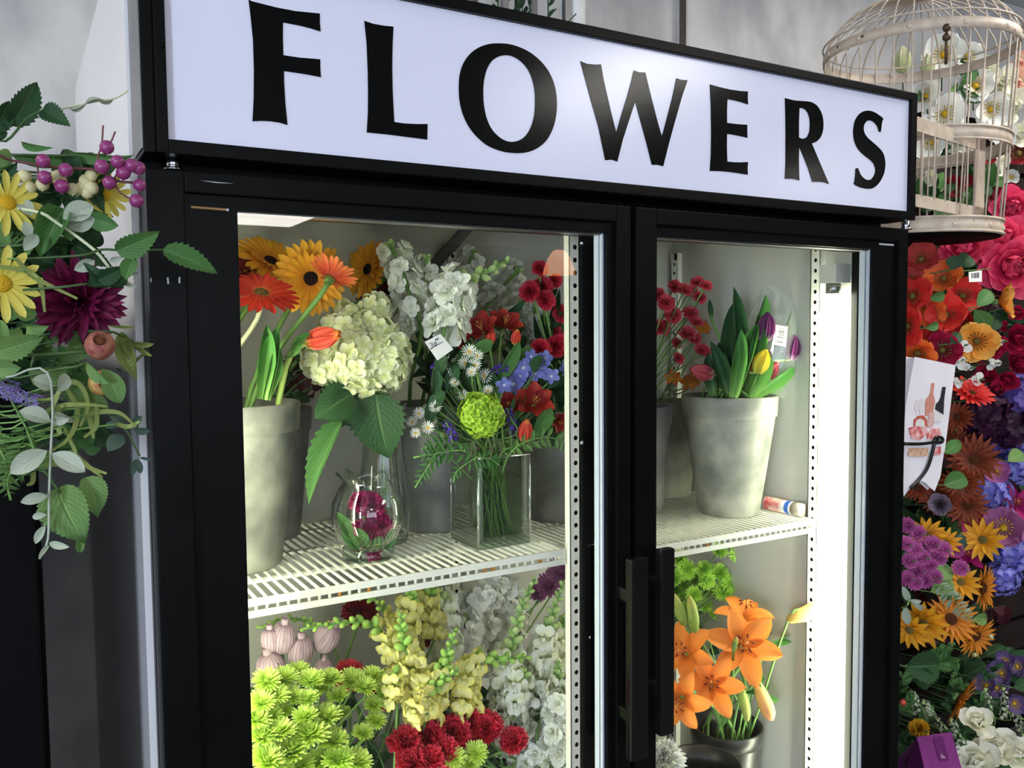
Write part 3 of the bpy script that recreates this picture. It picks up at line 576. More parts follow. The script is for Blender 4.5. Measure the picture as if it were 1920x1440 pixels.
def floret4(m, W=0.95, n=4, key='fl'):
    def g():
        p = lambda k: g_petal(1, W, 'round', 4, 2, 0.15, U(-0.4, 0.3), 0.12, 0.05, 2, 0, 9, k)
        return g_join([(g_layers([(p, n, 0.05, 1.0, 0, 0, 0.12, 0)]), None), (g_ball(0.12, 6), Tr(0, 0, 0.06))])
    return [fill('%s%d%.2f%d' % (key, i, W, n), g, m) for i in range(2)]
def K_hyd(m, n=60, fs=0.2, lumps=None, sq=0.85, key='fl', npet=4, W=0.95, core=None):
    fl = floret4(m, W, npet, key)
    lumps = lumps or [(0, 0, 0, 1.0)]
    def f(par, M):
        for (lx, ly, lz, lr) in lumps:
            k = max(6, int(n * lr * lr))
            for i in range(k):
                y = 1 - (i + 0.5) / k * 1.75; rr = math.sqrt(max(0, 1 - y * y)); a = i * 2.39996
                d = Vector((rr * math.cos(a), rr * math.sin(a), y * sq)); p = Vector((lx, ly, lz)) + d * lr * U(0.80, 1.0)
                q = (d + Vector((U(-.3, .3), U(-.3, .3), U(-.3, .3)))).to_track_quat('Z', 'Y').to_matrix().to_4x4()
                child(par, 'floret', random.choice(fl), M @ Tr(p) @ q @ Rz(U(0, 6)) @ Sc(fs * U(0.85, 1.15)))
            child(par, 'cluster_core', mesh('cluster_core', g_ball(1, 10), core or m, key='core'), M @ Tr(lx, ly, lz) @ Sc(lr * 0.72))
    return f
def stock_floret(m):
    def g():
        p = lambda k: g_petal(1, 0.95, 'round', 5, 3, 0.3, U(-0.8, 0.1), 0.1, 0.09, 2.4, 0, 9, k)
        return g_layers([(p, 6, -0.05, 1.0, 0, 0, 0.25, 0), (p, 5, 0.45, 0.8, 0, 0.04, 0.25, 0.4), (p, 4, 0.95, 0.58, 0, 0.06, 0.25, 0.2)])
    return [fill('stockf%d' % i, g, m) for i in range(3)]
def snap_floret(m):
    def g():
        t = g_tube([(0, 0, -0.9), (0, 0, -0.4), (0, 0.02, 0.0)], [0.12, 0.26, 0.34], 8, False)
        up = [(g_petal(1.05, 0.95, 'round', 6, 3, 1.2, -1.5, 0.0, 0.10, 2.6, 0, 9, s), Tr(0.18 * s, 0.18, 0.0) @ Rz(-0.4 * s)) for s in (-1, 1)]
        lo = [(g_petal(0.95, 0.8, 'round', 6, 3, 1.0, -1.7, -0.1, 0.11, 2.6, 0, 9, k), Rz(pi) @ Rz(0.75 * k) @ Tr(0, 0.16, 0.02)) for k in (-1, 0, 1)]
        return g_join([(t, None), (g_ball(0.22, 8, 0.8), Tr(0, -0.1, 0.1))] + up + lo)
    return [fill('snapf', g, m)]
def bud_mesh(m, key='bud'): return fill(key, lambda: g_join([(g_ball(1, 8, 1.5), None)]), m)
M_bud = petal('green_bud', [(0, (120, 176, 74)), (1, (176, 206, 104))], trans=0.1)
M_bud_w = petal('pale_green_bud', [(0, (126, 172, 88)), (1, (196, 214, 148))], trans=0.1)
SPECKS = {}
def V3(*a): return Vector(a)
def newthing(name, key, cat, base, px, py=None):
    if isinstance(key, tuple): o = thing(name, None, cat, base); clus(o, key, px, py)
    else: o = thing(name, key, cat, base)
    return o
def bloom(name, key, cat, px, py, Y, face, rpx, kind, base=None, via=None, sr=0.0026, sm=None, roll=None, z=0.0, leaves=None):
    """one cut flower: head at pixel (px,py) on depth plane Y, stem to its base"""
    P = at(px, py, Y); S = rpx * mpp(P); M, d = orient(P, face, U(0, 6) if roll is None else roll, S)
    if base is None: base = P - d * S * 1.2
    base = Vector(base); o = newthing(name, key, cat, base, px, py)
    kind(o, M)
    if (base - P).length > S * 0.4:
        pts = [base] + ([Vector(via)] if via is not None else []) + [P - d * S * (0.9 if via is not None else 0.5), P - d * S * 0.1]
        child(o, 'stem', mesh('stem', g_tube(stemcurve(pts, 4), sr, 6), sm or M_stem))
    return o
def leafmat_mesh(kind, m):
    G = {'oval': lambda: g_petal(1, 1, 'oval', 8, 3, 0.15, -0.35, 0.0, 0.012, 2, 0, 9, 0, 0.12),
         'cupped': lambda: g_petal(1, 1, 'ovate', 8, 4, 0.5, -0.9, 0.35, 0.01, 2),
         'serrate': lambda: g_petal(1, 1, 'ovate', 44, 3, 0.25, -0.6, 0.0, 0.02, 2.4, 0.24, 11, 0, 0.16),
         'lance': lambda: g_petal(1, 1, 'lance', 10, 2, 0.15, -0.4, 0.0, 0.0, 2, 0, 9, 0, 0.25),
         'strap': lambda: g_petal(1, 1, 'strap', 10, 2, 0.05, 0.1, 0.25),
         'big': lambda: g_petal(1, 1, 'ovate', 44, 5, 0.3, -0.8, 0.0, 0.035, 3.2, 0.16, 15, 0, 0.18),
         'round': lambda: g_petal(1, 1, 'round', 6, 3, 0.1, -0.2, 0.1)}
    return fill('leaf_' + kind, G[kind], m)
def leaf_at(par, A, B, Wd, kind, m, roll=0.0, name='leaf'):
    A = Vector(A); B = Vector(B); y = B - A; L = y.length; y.normalize(); t = (CAM - A).normalized(); zz = (t - y * t.dot(y)).normalized(); zz = (Matrix.Rotation(roll, 4, y) @ zz); x = y.cross(zz)
    M = Matrix(((x.x * Wd, y.x * L, zz.x * L, A.x), (x.y * Wd, y.y * L, zz.y * L, A.y), (x.z * Wd, y.z * L, zz.z * L, A.z), (0, 0, 0, 1)))
    return child(par, name, leafmat_mesh(kind, m), M)
def leaf_px(par, p0, p1, Y, wpx, kind, m, roll=0.0, dY=0.0):
    A = at(p0[0], p0[1], Y); B = at(p1[0], p1[1], Y + dY); return leaf_at(par, A, B, wpx * mpp(A), kind, m, roll)
def sprig(name, key, cat, stem, Y, leaves, m, kind='oval', sr=0.0018, sm=None, base=None, dY=0.0):
    """stem polyline in pixels from its root, leaves [(p0, p1, width px, roll)]"""
    n = len(stem); pts = [at(p[0], p[1], Y + dY * i / max(1, n - 1)) for i, p in enumerate(stem)]
    if base is not None: pts = [Vector(base)] + pts
    o = newthing(name, key, cat, pts[0], stem[-1][0], stem[-1][1])
    child(o, 'stem', mesh('stem', g_tube(stemcurve(pts, 4), sr, 6), sm or M_stem))
    for lf in leaves:
        leaf_px(o, lf[0], lf[1], Y + dY * 0.5 + (lf[5] if len(lf) > 5 else 0), lf[2], lf[4] if len(lf) > 4 and lf[4] else kind, m, lf[3] if len(lf) > 3 else U(-0.5, 0.5), U(-0.015, 0.015))
    return o
def spike(name, key, cat, path, Y, fl, bud, rpx, nf, nb, split, base=None, via=None, fs=0.5, sr=0.0026, sm=None, bs=0.2, dY=0.0, fsp=1.0):
    """flower spike along a pixel path from low to tip: open florets up to split, then shrinking buds"""
    pts = [at(p[0], p[1], Y + dY * i / max(1, len(path) - 1)) for i, p in enumerate(path)]; axis = stemcurve(pts, 8); n = len(axis) - 1
    root = Vector(base) if base is not None else pts[0]
    o = newthing(name, key, cat, root, path[-1][0], path[-1][1]); r = rpx * mpp(pts[0])
    st = ([root] if base is not None else []) + ([Vector(via)] if via is not None else []) + pts
    child(o, 'stem', mesh('stem', g_tube(stemcurve(st, 4), [sr] * 0 or sr, 6), sm or M_stem))
    def frame(t):
        i = min(n - 1, int(t * n)); return axis[i].lerp(axis[i + 1], t * n - i), (axis[i + 1] - axis[i]).normalized()
    for i in range(nf):
        t = (i + 0.5) / nf * split; p, d = frame(t); a = i * 2.39996 + U(-.3, .3); e = d.orthogonal().normalized(); e = Matrix.Rotation(a, 3, d) @ e
        u = (e * 1.0 + d * 0.35).normalized(); s = r * fs * U(0.85, 1.12) * (1 - 0.3 * t)
        up = u.to_track_quat('Z', 'Y').to_matrix().to_4x4()
        child(o, 'floret', random.choice(fl), Tr(p + u * (r * 0.55 * fsp)) @ up @ Rz(U(-0.5, 0.5)) @ Sc(s))
    for i in range(nb):
        t = split + (i + 0.5) / nb * (1 - split); p, d = frame(min(0.999, t)); q = (t - split) / (1 - split + 1e-6); a = i * 2.39996; e = d.orthogonal().normalized(); e = Matrix.Rotation(a, 3, d) @ e
        u = (e + d * 0.9).normalized(); s = r * bs * (1.1 - 0.65 * q)
        child(o, 'bud', bud, Tr(p + u * s * 1.5) @ u.to_track_quat('Z', 'Y').to_matrix().to_4x4() @ Sc(s))
    return o
def frond(name, key, cat, path, Y, wpx, n, m, base=None, dY=0.0, lw=0.34, sr=0.0012):
    pts = [at(p[0], p[1], Y + dY * i / max(1, len(path) - 1)) for i, p in enumerate(path)]; axis = stemcurve(pts, 8); N = len(axis) - 1
    st = ([Vector(base)] if base is not None else []) + pts; o = newthing(name, key, cat, st[0], path[-1][0], path[-1][1])
    child(o, 'stem', mesh('stem', g_tube(stemcurve(st, 4), sr, 5), M_stem)); w = wpx * mpp(pts[0])
    for i in range(n):
        t = (i + 0.5) / n; k = min(N - 1, int(t * N)); p = axis[k]; d = (axis[k + 1] - axis[k]).normalized(); tc = (CAM - p).normalized(); sd = d.cross(tc).normalized()
        L = w * (math.sin(pi * min(1, 0.22 + 0.8 * t)) ** 0.7)
        for s in (-1, 1): leaf_at(o, p, p + (sd * s + d * 0.55).normalized() * L, L * lw, 'lance', m, U(-0.4, 0.4), 'leaflet')
    return o
def bucket(name, label, c, zb, rb, rt, h, m, group=None, water=True):
    t = thing(name, label, 'bucket', (c[0], c[1], zb), group); w = 0.003; k = h / 0.24
    prof = [(0.001, 0.0), (rb - 0.004, 0.0), (rb, 0.004), (rb + (rt - rb) * 0.90, h - 0.042 * k), (rt - 0.002, h - 0.030 * k), (rt, h - 0.003), (rt - 0.0005, h), (rt - w, h), (rb + (rt - rb) * 0.86 - w, h - 0.045 * k), (rb - w, 0.006), (0.001, 0.006)]
    child(t, 'body', mesh('body', g_lathe(prof, 40, (c[0], c[1], zb)), m))
    child(t, 'rim', mesh('rim', g_lathe([(rb + (rt - rb) * 0.89, h - 0.041 * k), (rt + 0.0005, h - 0.0395 * k), (rt + 0.003, h - 0.001), (rt + 0.001, h + 0.0012), (rt - 0.002, h)], 40, (c[0], c[1], zb)), m))
    return t
# ------------------------------------------------------------------ petal colours
P_greenmum = petal('lime_mum_petal', [(0, (120, 166, 34)), (0.5, (190, 222, 74)), (1, (222, 240, 140))], vary=0.08)
P_greenmum2 = petal('green_mum_petal', [(0, (106, 156, 48)), (0.7, (156, 204, 74)), (1, (182, 220, 104))], vary=0.1)
P_red = petal('red_carnation_petal', [(0, (126, 8, 24)), (0.75, (200, 26, 50)), (0.95, (222, 52, 74)), (1, (240, 100, 116))], vary=0.15)
P_redd = petal('deep_red_petal', [(0, (96, 8, 20)), (1, (140, 18, 34))], vary=0.15)
P_mini = petal('coral_red_carnation_petal', [(0, (160, 18, 38)), (0.8, (220, 50, 76)), (1, (242, 110, 128))], vary=0.15)
P_white = petal('white_petal', [(0, (212, 226, 170)), (0.3, (242, 245, 226)), (1, (250, 250, 240))], vary=0.04, streak=0.05)
P_white2 = petal('cool_white_petal', [(0, (214, 220, 194)), (0.35, (240, 241, 230)), (1, (248, 248, 242))], vary=0.04, streak=0.05)
P_hyd = petal('cream_hydrangea_petal', [(0, (216, 226, 140)), (0.5, (238, 242, 196)), (1, (246, 247, 222))], vary=0.05, streak=0.05)
P_vib = petal('lime_viburnum_petal', [(0, (84, 130, 24)), (0.5, (160, 200, 52)), (1, (196, 222, 90))], vary=0.1)
P_ysnap = petal('yellow_snap_petal', [(0, (222, 220, 120)), (0.5, (244, 240, 172)), (1, (248, 238, 124))], vary=0.1)
P_wsnap = petal('white_snap_petal', [(0, (214, 224, 156)), (0.4, (242, 245, 220)), (1, (250, 250, 238))], vary=0.06)
P_yger = petal('amber_gerbera_petal', [(0, (206, 120, 26)), (0.5, (234, 164, 40)), (1, (240, 182, 56))], vary=0.1)
P_rger = petal('scarlet_gerbera_petal', [(0, (232, 150, 90)), (0.35, (226, 76, 46)), (1, (214, 52, 44))], vary=0.1)
P_oger = petal('orange_red_gerbera_petal', [(0, (150, 30, 28)), (0.5, (206, 80, 46)), (1, (236, 136, 80))], vary=0.12)
P_dger = petal('dark_red_gerbera_petal', [(0, (110, 24, 32)), (1, (142, 34, 42))], vary=0.12)
P_tor = petal('coral_tulip_petal', [(0, (236, 190, 110)), (0.2, (228, 92, 72)), (0.8, (226, 86, 66)), (1, (240, 150, 70))], vary=0.06)
P_tpu = petal('purple_tulip_petal', [(0, (190, 160, 180)), (0.25, (112, 48, 100)), (1, (92, 34, 84))], vary=0.06)
P_tye = petal('yellow_tulip_petal', [(0, (220, 206, 90)), (1, (240, 204, 50))], vary=0.06)
P_tpi = petal('pink_tulip_petal', [(0, (226, 196, 176)), (0.2, (176, 70, 84)), (1, (196, 90, 100))], vary=0.06)
P_twh = petal('pale_tulip_petal', [(0, (200, 210, 150)), (1, (232, 228, 196))], vary=0.06)
P_alr = petal('red_alstroemeria_petal', [(0, (120, 30, 22)), (0.6, (150, 36, 32)), (1, (186, 64, 48))], vary=0.15)
P_alo = petal('orange_alstroemeria_petal', [(0, (226, 190, 60)), (0.5, (230, 140, 50)), (1, (214, 90, 50))], vary=0.15)
P_blue = petal('blue_delphinium_petal', [(0, (214, 216, 236)), (0.25, (136, 142, 208)), (1, (116, 126, 200))], vary=0.12)
P_lil = petal('lilac_hydrangea_petal', [(0, (186, 190, 226)), (0.4, (128, 126, 200)), (1, (110, 104, 190))], vary=0.15)
P_pur = petal('violet_petal', [(0, (96, 66, 168)), (1, (78, 52, 148))], vary=0.15)
P_lily = petal('orange_lily_petal', [(0, (196, 120, 40)), (0.3, (238, 140, 56)), (1, (242, 150, 70))], vary=0.06, streak=0.08)
P_lilyp = petal('pink_lily_petal', [(0, (216, 190, 180)), (0.4, (208, 140, 160)), (1, (222, 170, 182))], vary=0.06)
P_lbud = petal('lily_bud_skin', [(0, (120, 156, 70)), (0.5, (150, 172, 84)), (1, (186, 170, 90))], trans=0.1, streak=0.25)
P_lbudo = petal('peach_lily_bud_skin', [(0, (150, 160, 70)), (0.35, (226, 176, 110)), (1, (240, 166, 120))], trans=0.15, streak=0.2)
P_mesh = petal('lavender_mum_petal', [(0, (206, 186, 190)), (0.5, (212, 184, 196)), (1, (190, 160, 172))], streak=0.35, vary=0.05)
P_aster = petal('aster_petal', [(0, (236, 236, 226)), (1, (242, 242, 234))], vary=0.04)
P_asterp = petal('dusky_pink_petal', [(0, (128, 76, 104)), (1, (156, 100, 130))], vary=0.1)
P_mag = petal('magenta_petal', [(0, (150, 20, 84)), (1, (196, 36, 120))], vary=0.2)
P_dah = petal('burgundy_dahlia_petal', [(0, (70, 10, 38)), (0.7, (108, 18, 62)), (1, (128, 30, 82))], vary=0.15)
P_yda = petal('yellow_daisy_petal', [(0, (226, 206, 76)), (1, (240, 228, 116))], vary=0.06)
P_sun = petal('golden_sunflower_petal', [(0, (190, 110, 20)), (0.4, (226, 156, 30)), (1, (236, 176, 50))], vary=0.1)
P_suno = petal('orange_sunflower_petal', [(0, (150, 76, 20)), (0.5, (204, 124, 30)), (1, (216, 140, 44))], vary=0.1)
P_rust = petal('rust_sunflower_petal', [(0, (84, 28, 14)), (1, (146, 66, 34))], vary=0.15)
P_pop_r = petal('red_poppy_petal', [(0, (150, 20, 20)), (0.4, (206, 40, 40)), (1, (222, 62, 50))], vary=0.12)
P_pop_o = petal('orange_poppy_petal', [(0, (196, 60, 24)), (0.5, (232, 96, 40)), (1, (240, 128, 60))], vary=0.12)
P_pop_y = petal('amber_poppy_petal', [(0, (214, 90, 30)), (0.4, (238, 150, 50)), (1, (242, 186, 90))], vary=0.1)
P_pop_c = petal('coral_poppy_petal', [(0, (170, 40, 40)), (1, (206, 74, 70))], vary=0.1)
P_peo = petal('hot_pink_peony_petal', [(0, (150, 16, 50)), (0.5, (222, 50, 96)), (1, (240, 96, 130))], vary=0.12)
P_rose = petal('crimson_rose_petal', [(0, (96, 6, 30)), (1, (172, 24, 64))], vary=0.12)
P_pmum = petal('orchid_mum_petal', [(0, (92, 26, 70)), (0.7, (176, 80, 144)), (1, (206, 116, 176))], vary=0.12)
P_ane = petal('mauve_anemone_petal', [(0, (206, 176, 190)), (0.3, (150, 84, 130)), (1, (170, 104, 150))], vary=0.12)
P_plum = petal('dark_plum_petal', [(0, (38, 14, 34)), (1, (66, 26, 58))], vary=0.2)
P_cream = petal('cream_magnolia_petal', [(0, (212, 214, 150)), (0.4, (236, 234, 208)), (1, (242, 240, 224))], vary=0.05)
P_peach = petal('peach_petal', [(0, (236, 214, 180)), (1, (238, 180, 162))], vary=0.06)
C_dark = mat('dark_flower_disc', (38, 24, 20), 0.9, 0.1, var=0.5, scale=120)
C_yel = mat('yellow_flower_disc', (214, 170, 40), 0.8, 0.2, var=0.3, scale=120)
C_olive = mat('olive_flower_disc', (112, 96, 44), 0.8, 0.2, var=0.4, scale=120)
C_brown = mat('brown_flower_disc', (78, 46, 24), 0.9, 0.1, var=0.5, scale=120)
C_anther = mat('rust_anther', (128, 52, 20), 0.8, 0.2, var=0.3, scale=300)
C_fil = mat('pale_filament', (226, 150, 80), 0.6, 0.2)
k_gmum = K_mum(P_greenmum); k_gmum2 = K_mum(P_greenmum2); k_red = K_carn(P_red); k_redd = K_carn(P_redd); k_mini = K_carn(P_mini); k_wcarn = K_carn(P_white2); k_magc = K_carn(P_mag)
k_yger = K_ray(P_yger, C_dark, 26, 22, 0.25, 0.1, 0.26, mc2=C_brown); k_rger = K_ray(P_rger, C_olive, 26, 20, 0.23, 0.05, 0.26); k_oger = K_ray(P_oger, C_olive, 24, 16, 0.21, 0.45, 0.24); k_dger = K_ray(P_dger, C_dark, 22, 14, 0.22, 0.3, 0.24)
k_aster = K_ray(P_aster, C_yel, 16, 10, 0.16, 0.35, 0.28)
k_asterp = K_mum(P_asterp)

# ================================================================== inside the cooler, upper shelf, left door
Bk1 = (0.150, 0.335); Bk1b = (0.235, 0.500); Bk2 = (0.535, 0.415); Bk3 = (0.815, 0.440); RBk = (1.134, 0.285); RBk2 = (1.150, 0.510)
zS = ST + 0.0005; zS2 = ST2 + 0.0005
bucket('flower_bucket', 'pale grey plastic bucket at the left edge, tall gerberas above it', Bk1, zS, 0.074, 0.104, 0.250, M_bucket)
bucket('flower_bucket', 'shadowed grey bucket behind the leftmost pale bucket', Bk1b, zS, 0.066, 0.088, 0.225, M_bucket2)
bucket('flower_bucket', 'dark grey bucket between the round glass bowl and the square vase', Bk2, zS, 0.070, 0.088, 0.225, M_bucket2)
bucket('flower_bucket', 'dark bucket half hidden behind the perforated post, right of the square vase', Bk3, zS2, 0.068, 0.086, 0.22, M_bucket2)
bucket('flower_bucket', 'large grey bucket holding the bunch of tulips', RBk, zS2, 0.062, 0.094, 0.242, M_bucket)
bucket('flower_bucket', 'grey bucket in the back corner behind the tulip bucket', RBk2, zS2, 0.062, 0.080, 0.215, M_bucket)
def inb(b, z, h, d=0.03): return V3(b[0] + U(-d, d), b[1] + U(-d, d), z + 0.012), V3(b[0] + U(-d, d) * 1.4, b[1] + U(-d, d) * 1.4, z + h)
# gerberas
for px, py, Y, face, r, kind, noun in (
    (582, 522, 0.34, (0.12, 0.0, 1), 64, k_yger, 'golden gerbera with a dark eye facing out'), (506, 492, 0.40, (0.3, 0.75, 0.5), 62, k_yger, 'golden gerbera seen edge-on behind the red one'),
    (468, 500, 0.44, (-0.2, 0.7, 0.6), 58, k_yger, 'golden gerbera partly cut off by the black door frame'), (692, 506, 0.44, (-0.65, 0.25, 0.7), 52, k_yger, 'golden gerbera turned to the left, behind the white stock'),
    (490, 552, 0.31, (0.15, 0.85, 0.55), 62, k_rger, 'scarlet gerbera tipped upward at the left edge of the glass'), (618, 524, 0.285, (0.45, 0.75, -0.55), 48, k_oger, 'orange-red gerbera seen from behind with green back'),
    (478, 520, 0.42, (0.2, 0.7, 0.6), 54, k_dger, 'dusky red gerbera behind the scarlet one'), (722, 552, 0.45, (-0.3, 0.7, 0.5), 50, k_dger, 'dark red gerbera below the right golden one')):
    b, v = inb(Bk1 if px < 650 else Bk1b, zS, 0.25, 0.03)
    v = v.lerp(at(px, py, Y), 0.12)
    bloom('gerbera', noun, 'flower', px, py, Y, face, r, kind, b, v, 0.0042, M_stem_p if px == 490 else M_stem)
# orange tulip with its leaves
b = V3(0.185, 0.275, zS + 0.10); P = at(608, 634, 0.245)
tp = bloom('tulip', 'coral orange tulip leaning right beside the cream hydrangea', 'flower', 606, 634, 0.245, (0.98, 0.26, 0.25), 34, K_tulip(P_tor, 0.05), b, at(535, 690, 0.25), 0.0045, petal('tulip_stem', [(0, (150, 180, 90)), (1, (196, 208, 120))], trans=0))
for p0, p1, w, kd, rl in (((487, 748), (497, 608), 34, 'strap', 0.2), ((500, 748), (527, 614), 40, 'strap', -0.3), ((492, 748), (511, 640), 30, 'strap', 0.5), ((535, 672), (570, 624), 18, 'lance', 0.3), ((545, 655), (585, 622), 14, 'lance', -0.3)):
    leaf_px(tp, p0, p1, 0.25, w, kd, M_tleaf, rl, 0.0)
# hydrangea in tall glass vase
VZ = zS; vc = (0.405, 0.355)
M_vase = clear('vase_glass', (0.95, 0.975, 0.955), 1.5, 0.02, 2.0, power=3.0)
v = thing('tall_vase', 'tall clear ribbed glass vase under the cream hydrangea', 'vase', (vc[0], vc[1], VZ))
def ribbed(prof, n, c, amp, k):
    V, F, T = g_lathe(prof, n, (0, 0, 0))
    for p in V:
        a = math.atan2(p.y, p.x); s = 1 + amp * math.cos(k * a); p.x *= s; p.y *= s
    return [p + Vector(c) for p in V], F, T
child(v, 'glass_body', mesh('glass_body', ribbed([(0.001, 0.0), (0.040, 0.0), (0.042, 0.006), (0.044, 0.03), (0.046, 0.06), (0.040, 0.10), (0.033, 0.15), (0.031, 0.19), (0.036, 0.22), (0.043, 0.235)], 64, (vc[0], vc[1], VZ), 0.03, 12), M_vase))
child(v, 'glass_foot', mesh('glass_foot', g_lathe([(0.001, 0.001), (0.043, 0.001), (0.043, 0.012), (0.001, 0.014)], 32, (vc[0], vc[1], VZ)), clear('thick_glass', (0.82, 0.90, 0.85), 1.45, 0.0, 1.6)))
hb = V3(vc[0], vc[1], VZ + 0.02)
hy = bloom('hydrangea', 'large cream hydrangea head beside the coral tulip', 'flower', 666, 668, 0.300, (0.0, 0.12, 1), 80, K_hyd(P_hyd, 105, 0.235, [(0, -0.06, 0, 0.80), (-0.62, -0.05, -0.05, 0.58), (0.62, -0.25, 0.05, 0.60), (0.02, -0.45, 0.08, 0.58), (0.85, 0.12, -0.1, 0.46), (-0.08, 0.55, -0.1, 0.52), (0.45, 0.7, -0.1, 0.48), (0.5, 1.15, -0.2, 0.36), (-0.45, 0.62, -0.2, 0.42), (-0.2, 1.05, -0.25, 0.28)], W=1.1), hb, V3(vc[0], vc[1], VZ + 0.2), 0.005, M_stem, roll=0.0)
for p0, p1, w, kd, rl, Y in (((660, 740), (588, 785), 78, 'serrate', 0.2, 0.27), ((668, 742), (618, 800), 74, 'serrate', -0.2, 0.275), ((705, 740), (728, 862), 108, 'serrate', 0.25, 0.26), ((680, 745), (655, 800), 70, 'serrate', 0.0, 0.29), ((640, 790), (575, 948), 44, 'serrate', 0.5, 0.27), ((690, 742), (745, 790), 80, 'serrate', 0.5, 0.29)):
    leaf_px(hy, p0, p1, Y, w, kd, M_leaf_d if rl < 0.3 else M_leaf, rl, 0.0)
child(hy, 'flower_tube', mesh('flower_tube', g_tube([at(722, 590, 0.33), at(738, 560, 0.34)], 0.012, 12, False), M_vase), None, 'clear ridged plastic water tube')
# white stock
FW = stock_floret(P_white); FW2 = stock_floret(P_white2)
for path, Y, r, nf, nb, sp, noun, bk in (
    ([(790, 625), (770, 560), (752, 500), (730, 458)], 0.35, 40, 18, 3, 0.93, 'tall white stock above the cream hydrangea', Bk2), ([(775, 610), (795, 540), (800, 480)], 0.38, 34, 10, 3, 0.9, 'white stock spray right beside the tallest one', Bk2),
    ([(830, 635), (842, 580), (862, 530), (910, 512), (952, 488)], 0.30, 50, 16, 12, 0.52, 'white stock bent to the right ending in green buds', Bk2),
    ([(900, 600), (940, 540), (975, 505)], 0.50, 36, 12, 3, 0.9, 'white stock at the back left of the red carnations', Bk2), ([(960, 640), (965, 590), (985, 545)], 0.46, 36, 10, 2, 0.9, 'white stock behind the blue delphinium', Bk2),
    ([(862, 560), (876, 510), (890, 470)], 0.52, 32, 10, 2, 0.9, 'pale stock at the back wall under the hose', Bk2), ([(1000, 660), (1005, 610), (1000, 570)], 0.44, 30, 8, 2, 0.9, 'small white stock low behind the red carnations', Bk2)):
    b, v_ = inb(bk, zS, 0.225, 0.03); spike('stock', noun, 'flower', path, Y, FW if Y < 0.4 else FW2, bud_mesh(M_bud_w), r, nf, nb, sp, b, v_, 0.66, 0.0035, None, 0.17)
# spray carnations at the right of the left door
for px, py, Y, r, f in ((1013, 502, 0.36, 17, (0.1, 0.5, 0.8)), (1043, 525, 0.40, 14, (0.4, 0.2, 0.8)), (992, 545, 0.35, 21, (-0.3, 0.3, 0.8)), (1018, 535, 0.38, 19, (0.1, 0.4, 0.8)), (1024, 562, 0.35, 19, (0.2, 0.2, 0.9)), (1054, 588, 0.38, 18, (0.2, 0.1, 0.9)), (1046, 648, 0.36, 22, (0.3, 0, 0.9)), (1013, 655, 0.34, 20, (0, 0, 1)), (1042, 622, 0.40, 17, (0.2, 0.2, 0.8))):
    b, v_ = inb(Bk3, zS2, 0.22, 0.03); bloom('spray_carnation', ('red spray carnation', 'left of the perforated post in the left door'), 'flower', px, py, Y, f, r, k_red, b, v_.lerp(at(px, py, Y), 0.2), 0.002)
sp_ = sprig('carnation_foliage', 'narrow dark green leaves among the red spray carnations', 'foliage', [(1035, 720), (1030, 640), (1020, 560)], 0.40, [((1030, 600), (1050, 540), 14), ((1028, 620), (1060, 580), 13), ((1028, 650), (1000, 590), 14), ((1030, 680), (1062, 630), 14), ((1032, 640), (1010, 600), 12), ((1020, 570), (1025, 520), 12), ((1035, 560), (1045, 540), 10)], M_leaf_d, 'lance', base=V3(Bk3[0], Bk3[1], zS2 + 0.03))
# square vase with the mixed bouquet
sq = (0.562, 0.262); hs = 0.050; sh = 0.150
v = thing('square_vase', 'square clear glass vase of cut flowers on the upper shelf', 'vase', (sq[0], sq[1], zS))
for nm, bx in (('glass_side', (sq[0] - hs, sq[0] + hs, sq[1] - hs, sq[1] - hs + 0.004)), ('glass_side', (sq[0] - hs, sq[0] + hs, sq[1] + hs - 0.004, sq[1] + hs)), ('glass_side', (sq[0] - hs, sq[0] - hs + 0.004, sq[1] - hs + 0.004, sq[1] + hs - 0.004)), ('glass_side', (sq[0] + hs - 0.004, sq[0] + hs, sq[1] - hs + 0.004, sq[1] + hs - 0.004)), ('glass_bottom', (sq[0] - hs, sq[0] + hs, sq[1] - hs, sq[1] + hs))):
    child(v, nm, mesh(nm, g_box(*bx, zS, zS + (sh if nm == 'glass_side' else 0.009)), M_vase if nm == 'glass_side' else MATS['thick_glass'], False))
M_edge = clear('polished_glass_edge', (0.86, 0.92, 0.88), 1.5, 0.05, 7.0, 0.06, power=1.5)
for sx in (-1, 1):
    for sy in (-1, 1): child(v, 'glass_edge', mesh('glass_edge', g_tube([(sq[0] + sx * (hs - 0.001), sq[1] + sy * (hs - 0.001), zS + 0.004), (sq[0] + sx * (hs - 0.001), sq[1] + sy * (hs - 0.001), zS + sh)], 0.0018, 8), M_edge))
child(v, 'glass_rim', mesh('glass_rim', g_tube([(sq[0] + sx * (hs - 0.001), sq[1] + sy * (hs - 0.001), zS + sh) for sx, sy in ((-1, -1), (1, -1), (1, 1), (-1, 1), (-1, -1))], 0.0018, 8), M_edge))
child(v, 'water', mesh('water', g_box(sq[0] - hs + 0.005, sq[0] + hs - 0.005, sq[1] - hs + 0.005, sq[1] + hs - 0.005, zS + 0.010, zS + 0.112), clear('vase_water', (0.82, 0.87, 0.70), 1.25, 0.0, 1.5, 0.03), False), None, 'slightly green water filling most of the vase')
def invase(d=0.032): return V3(sq[0] + U(-d, d), sq[1] + U(-d, d), zS + 0.014), V3(sq[0] + U(-d, d) * 0.8, sq[1] + U(-d, d) * 0.8, zS + sh)
def vb(name, key, cat, px, py, Y, f, r, kind, sr=0.002, sm=None, roll=None):
    b, v_ = invase(); return bloom(name, key, cat, px, py, Y, f, r, kind, b, v_, sr, sm or M_stem, roll)
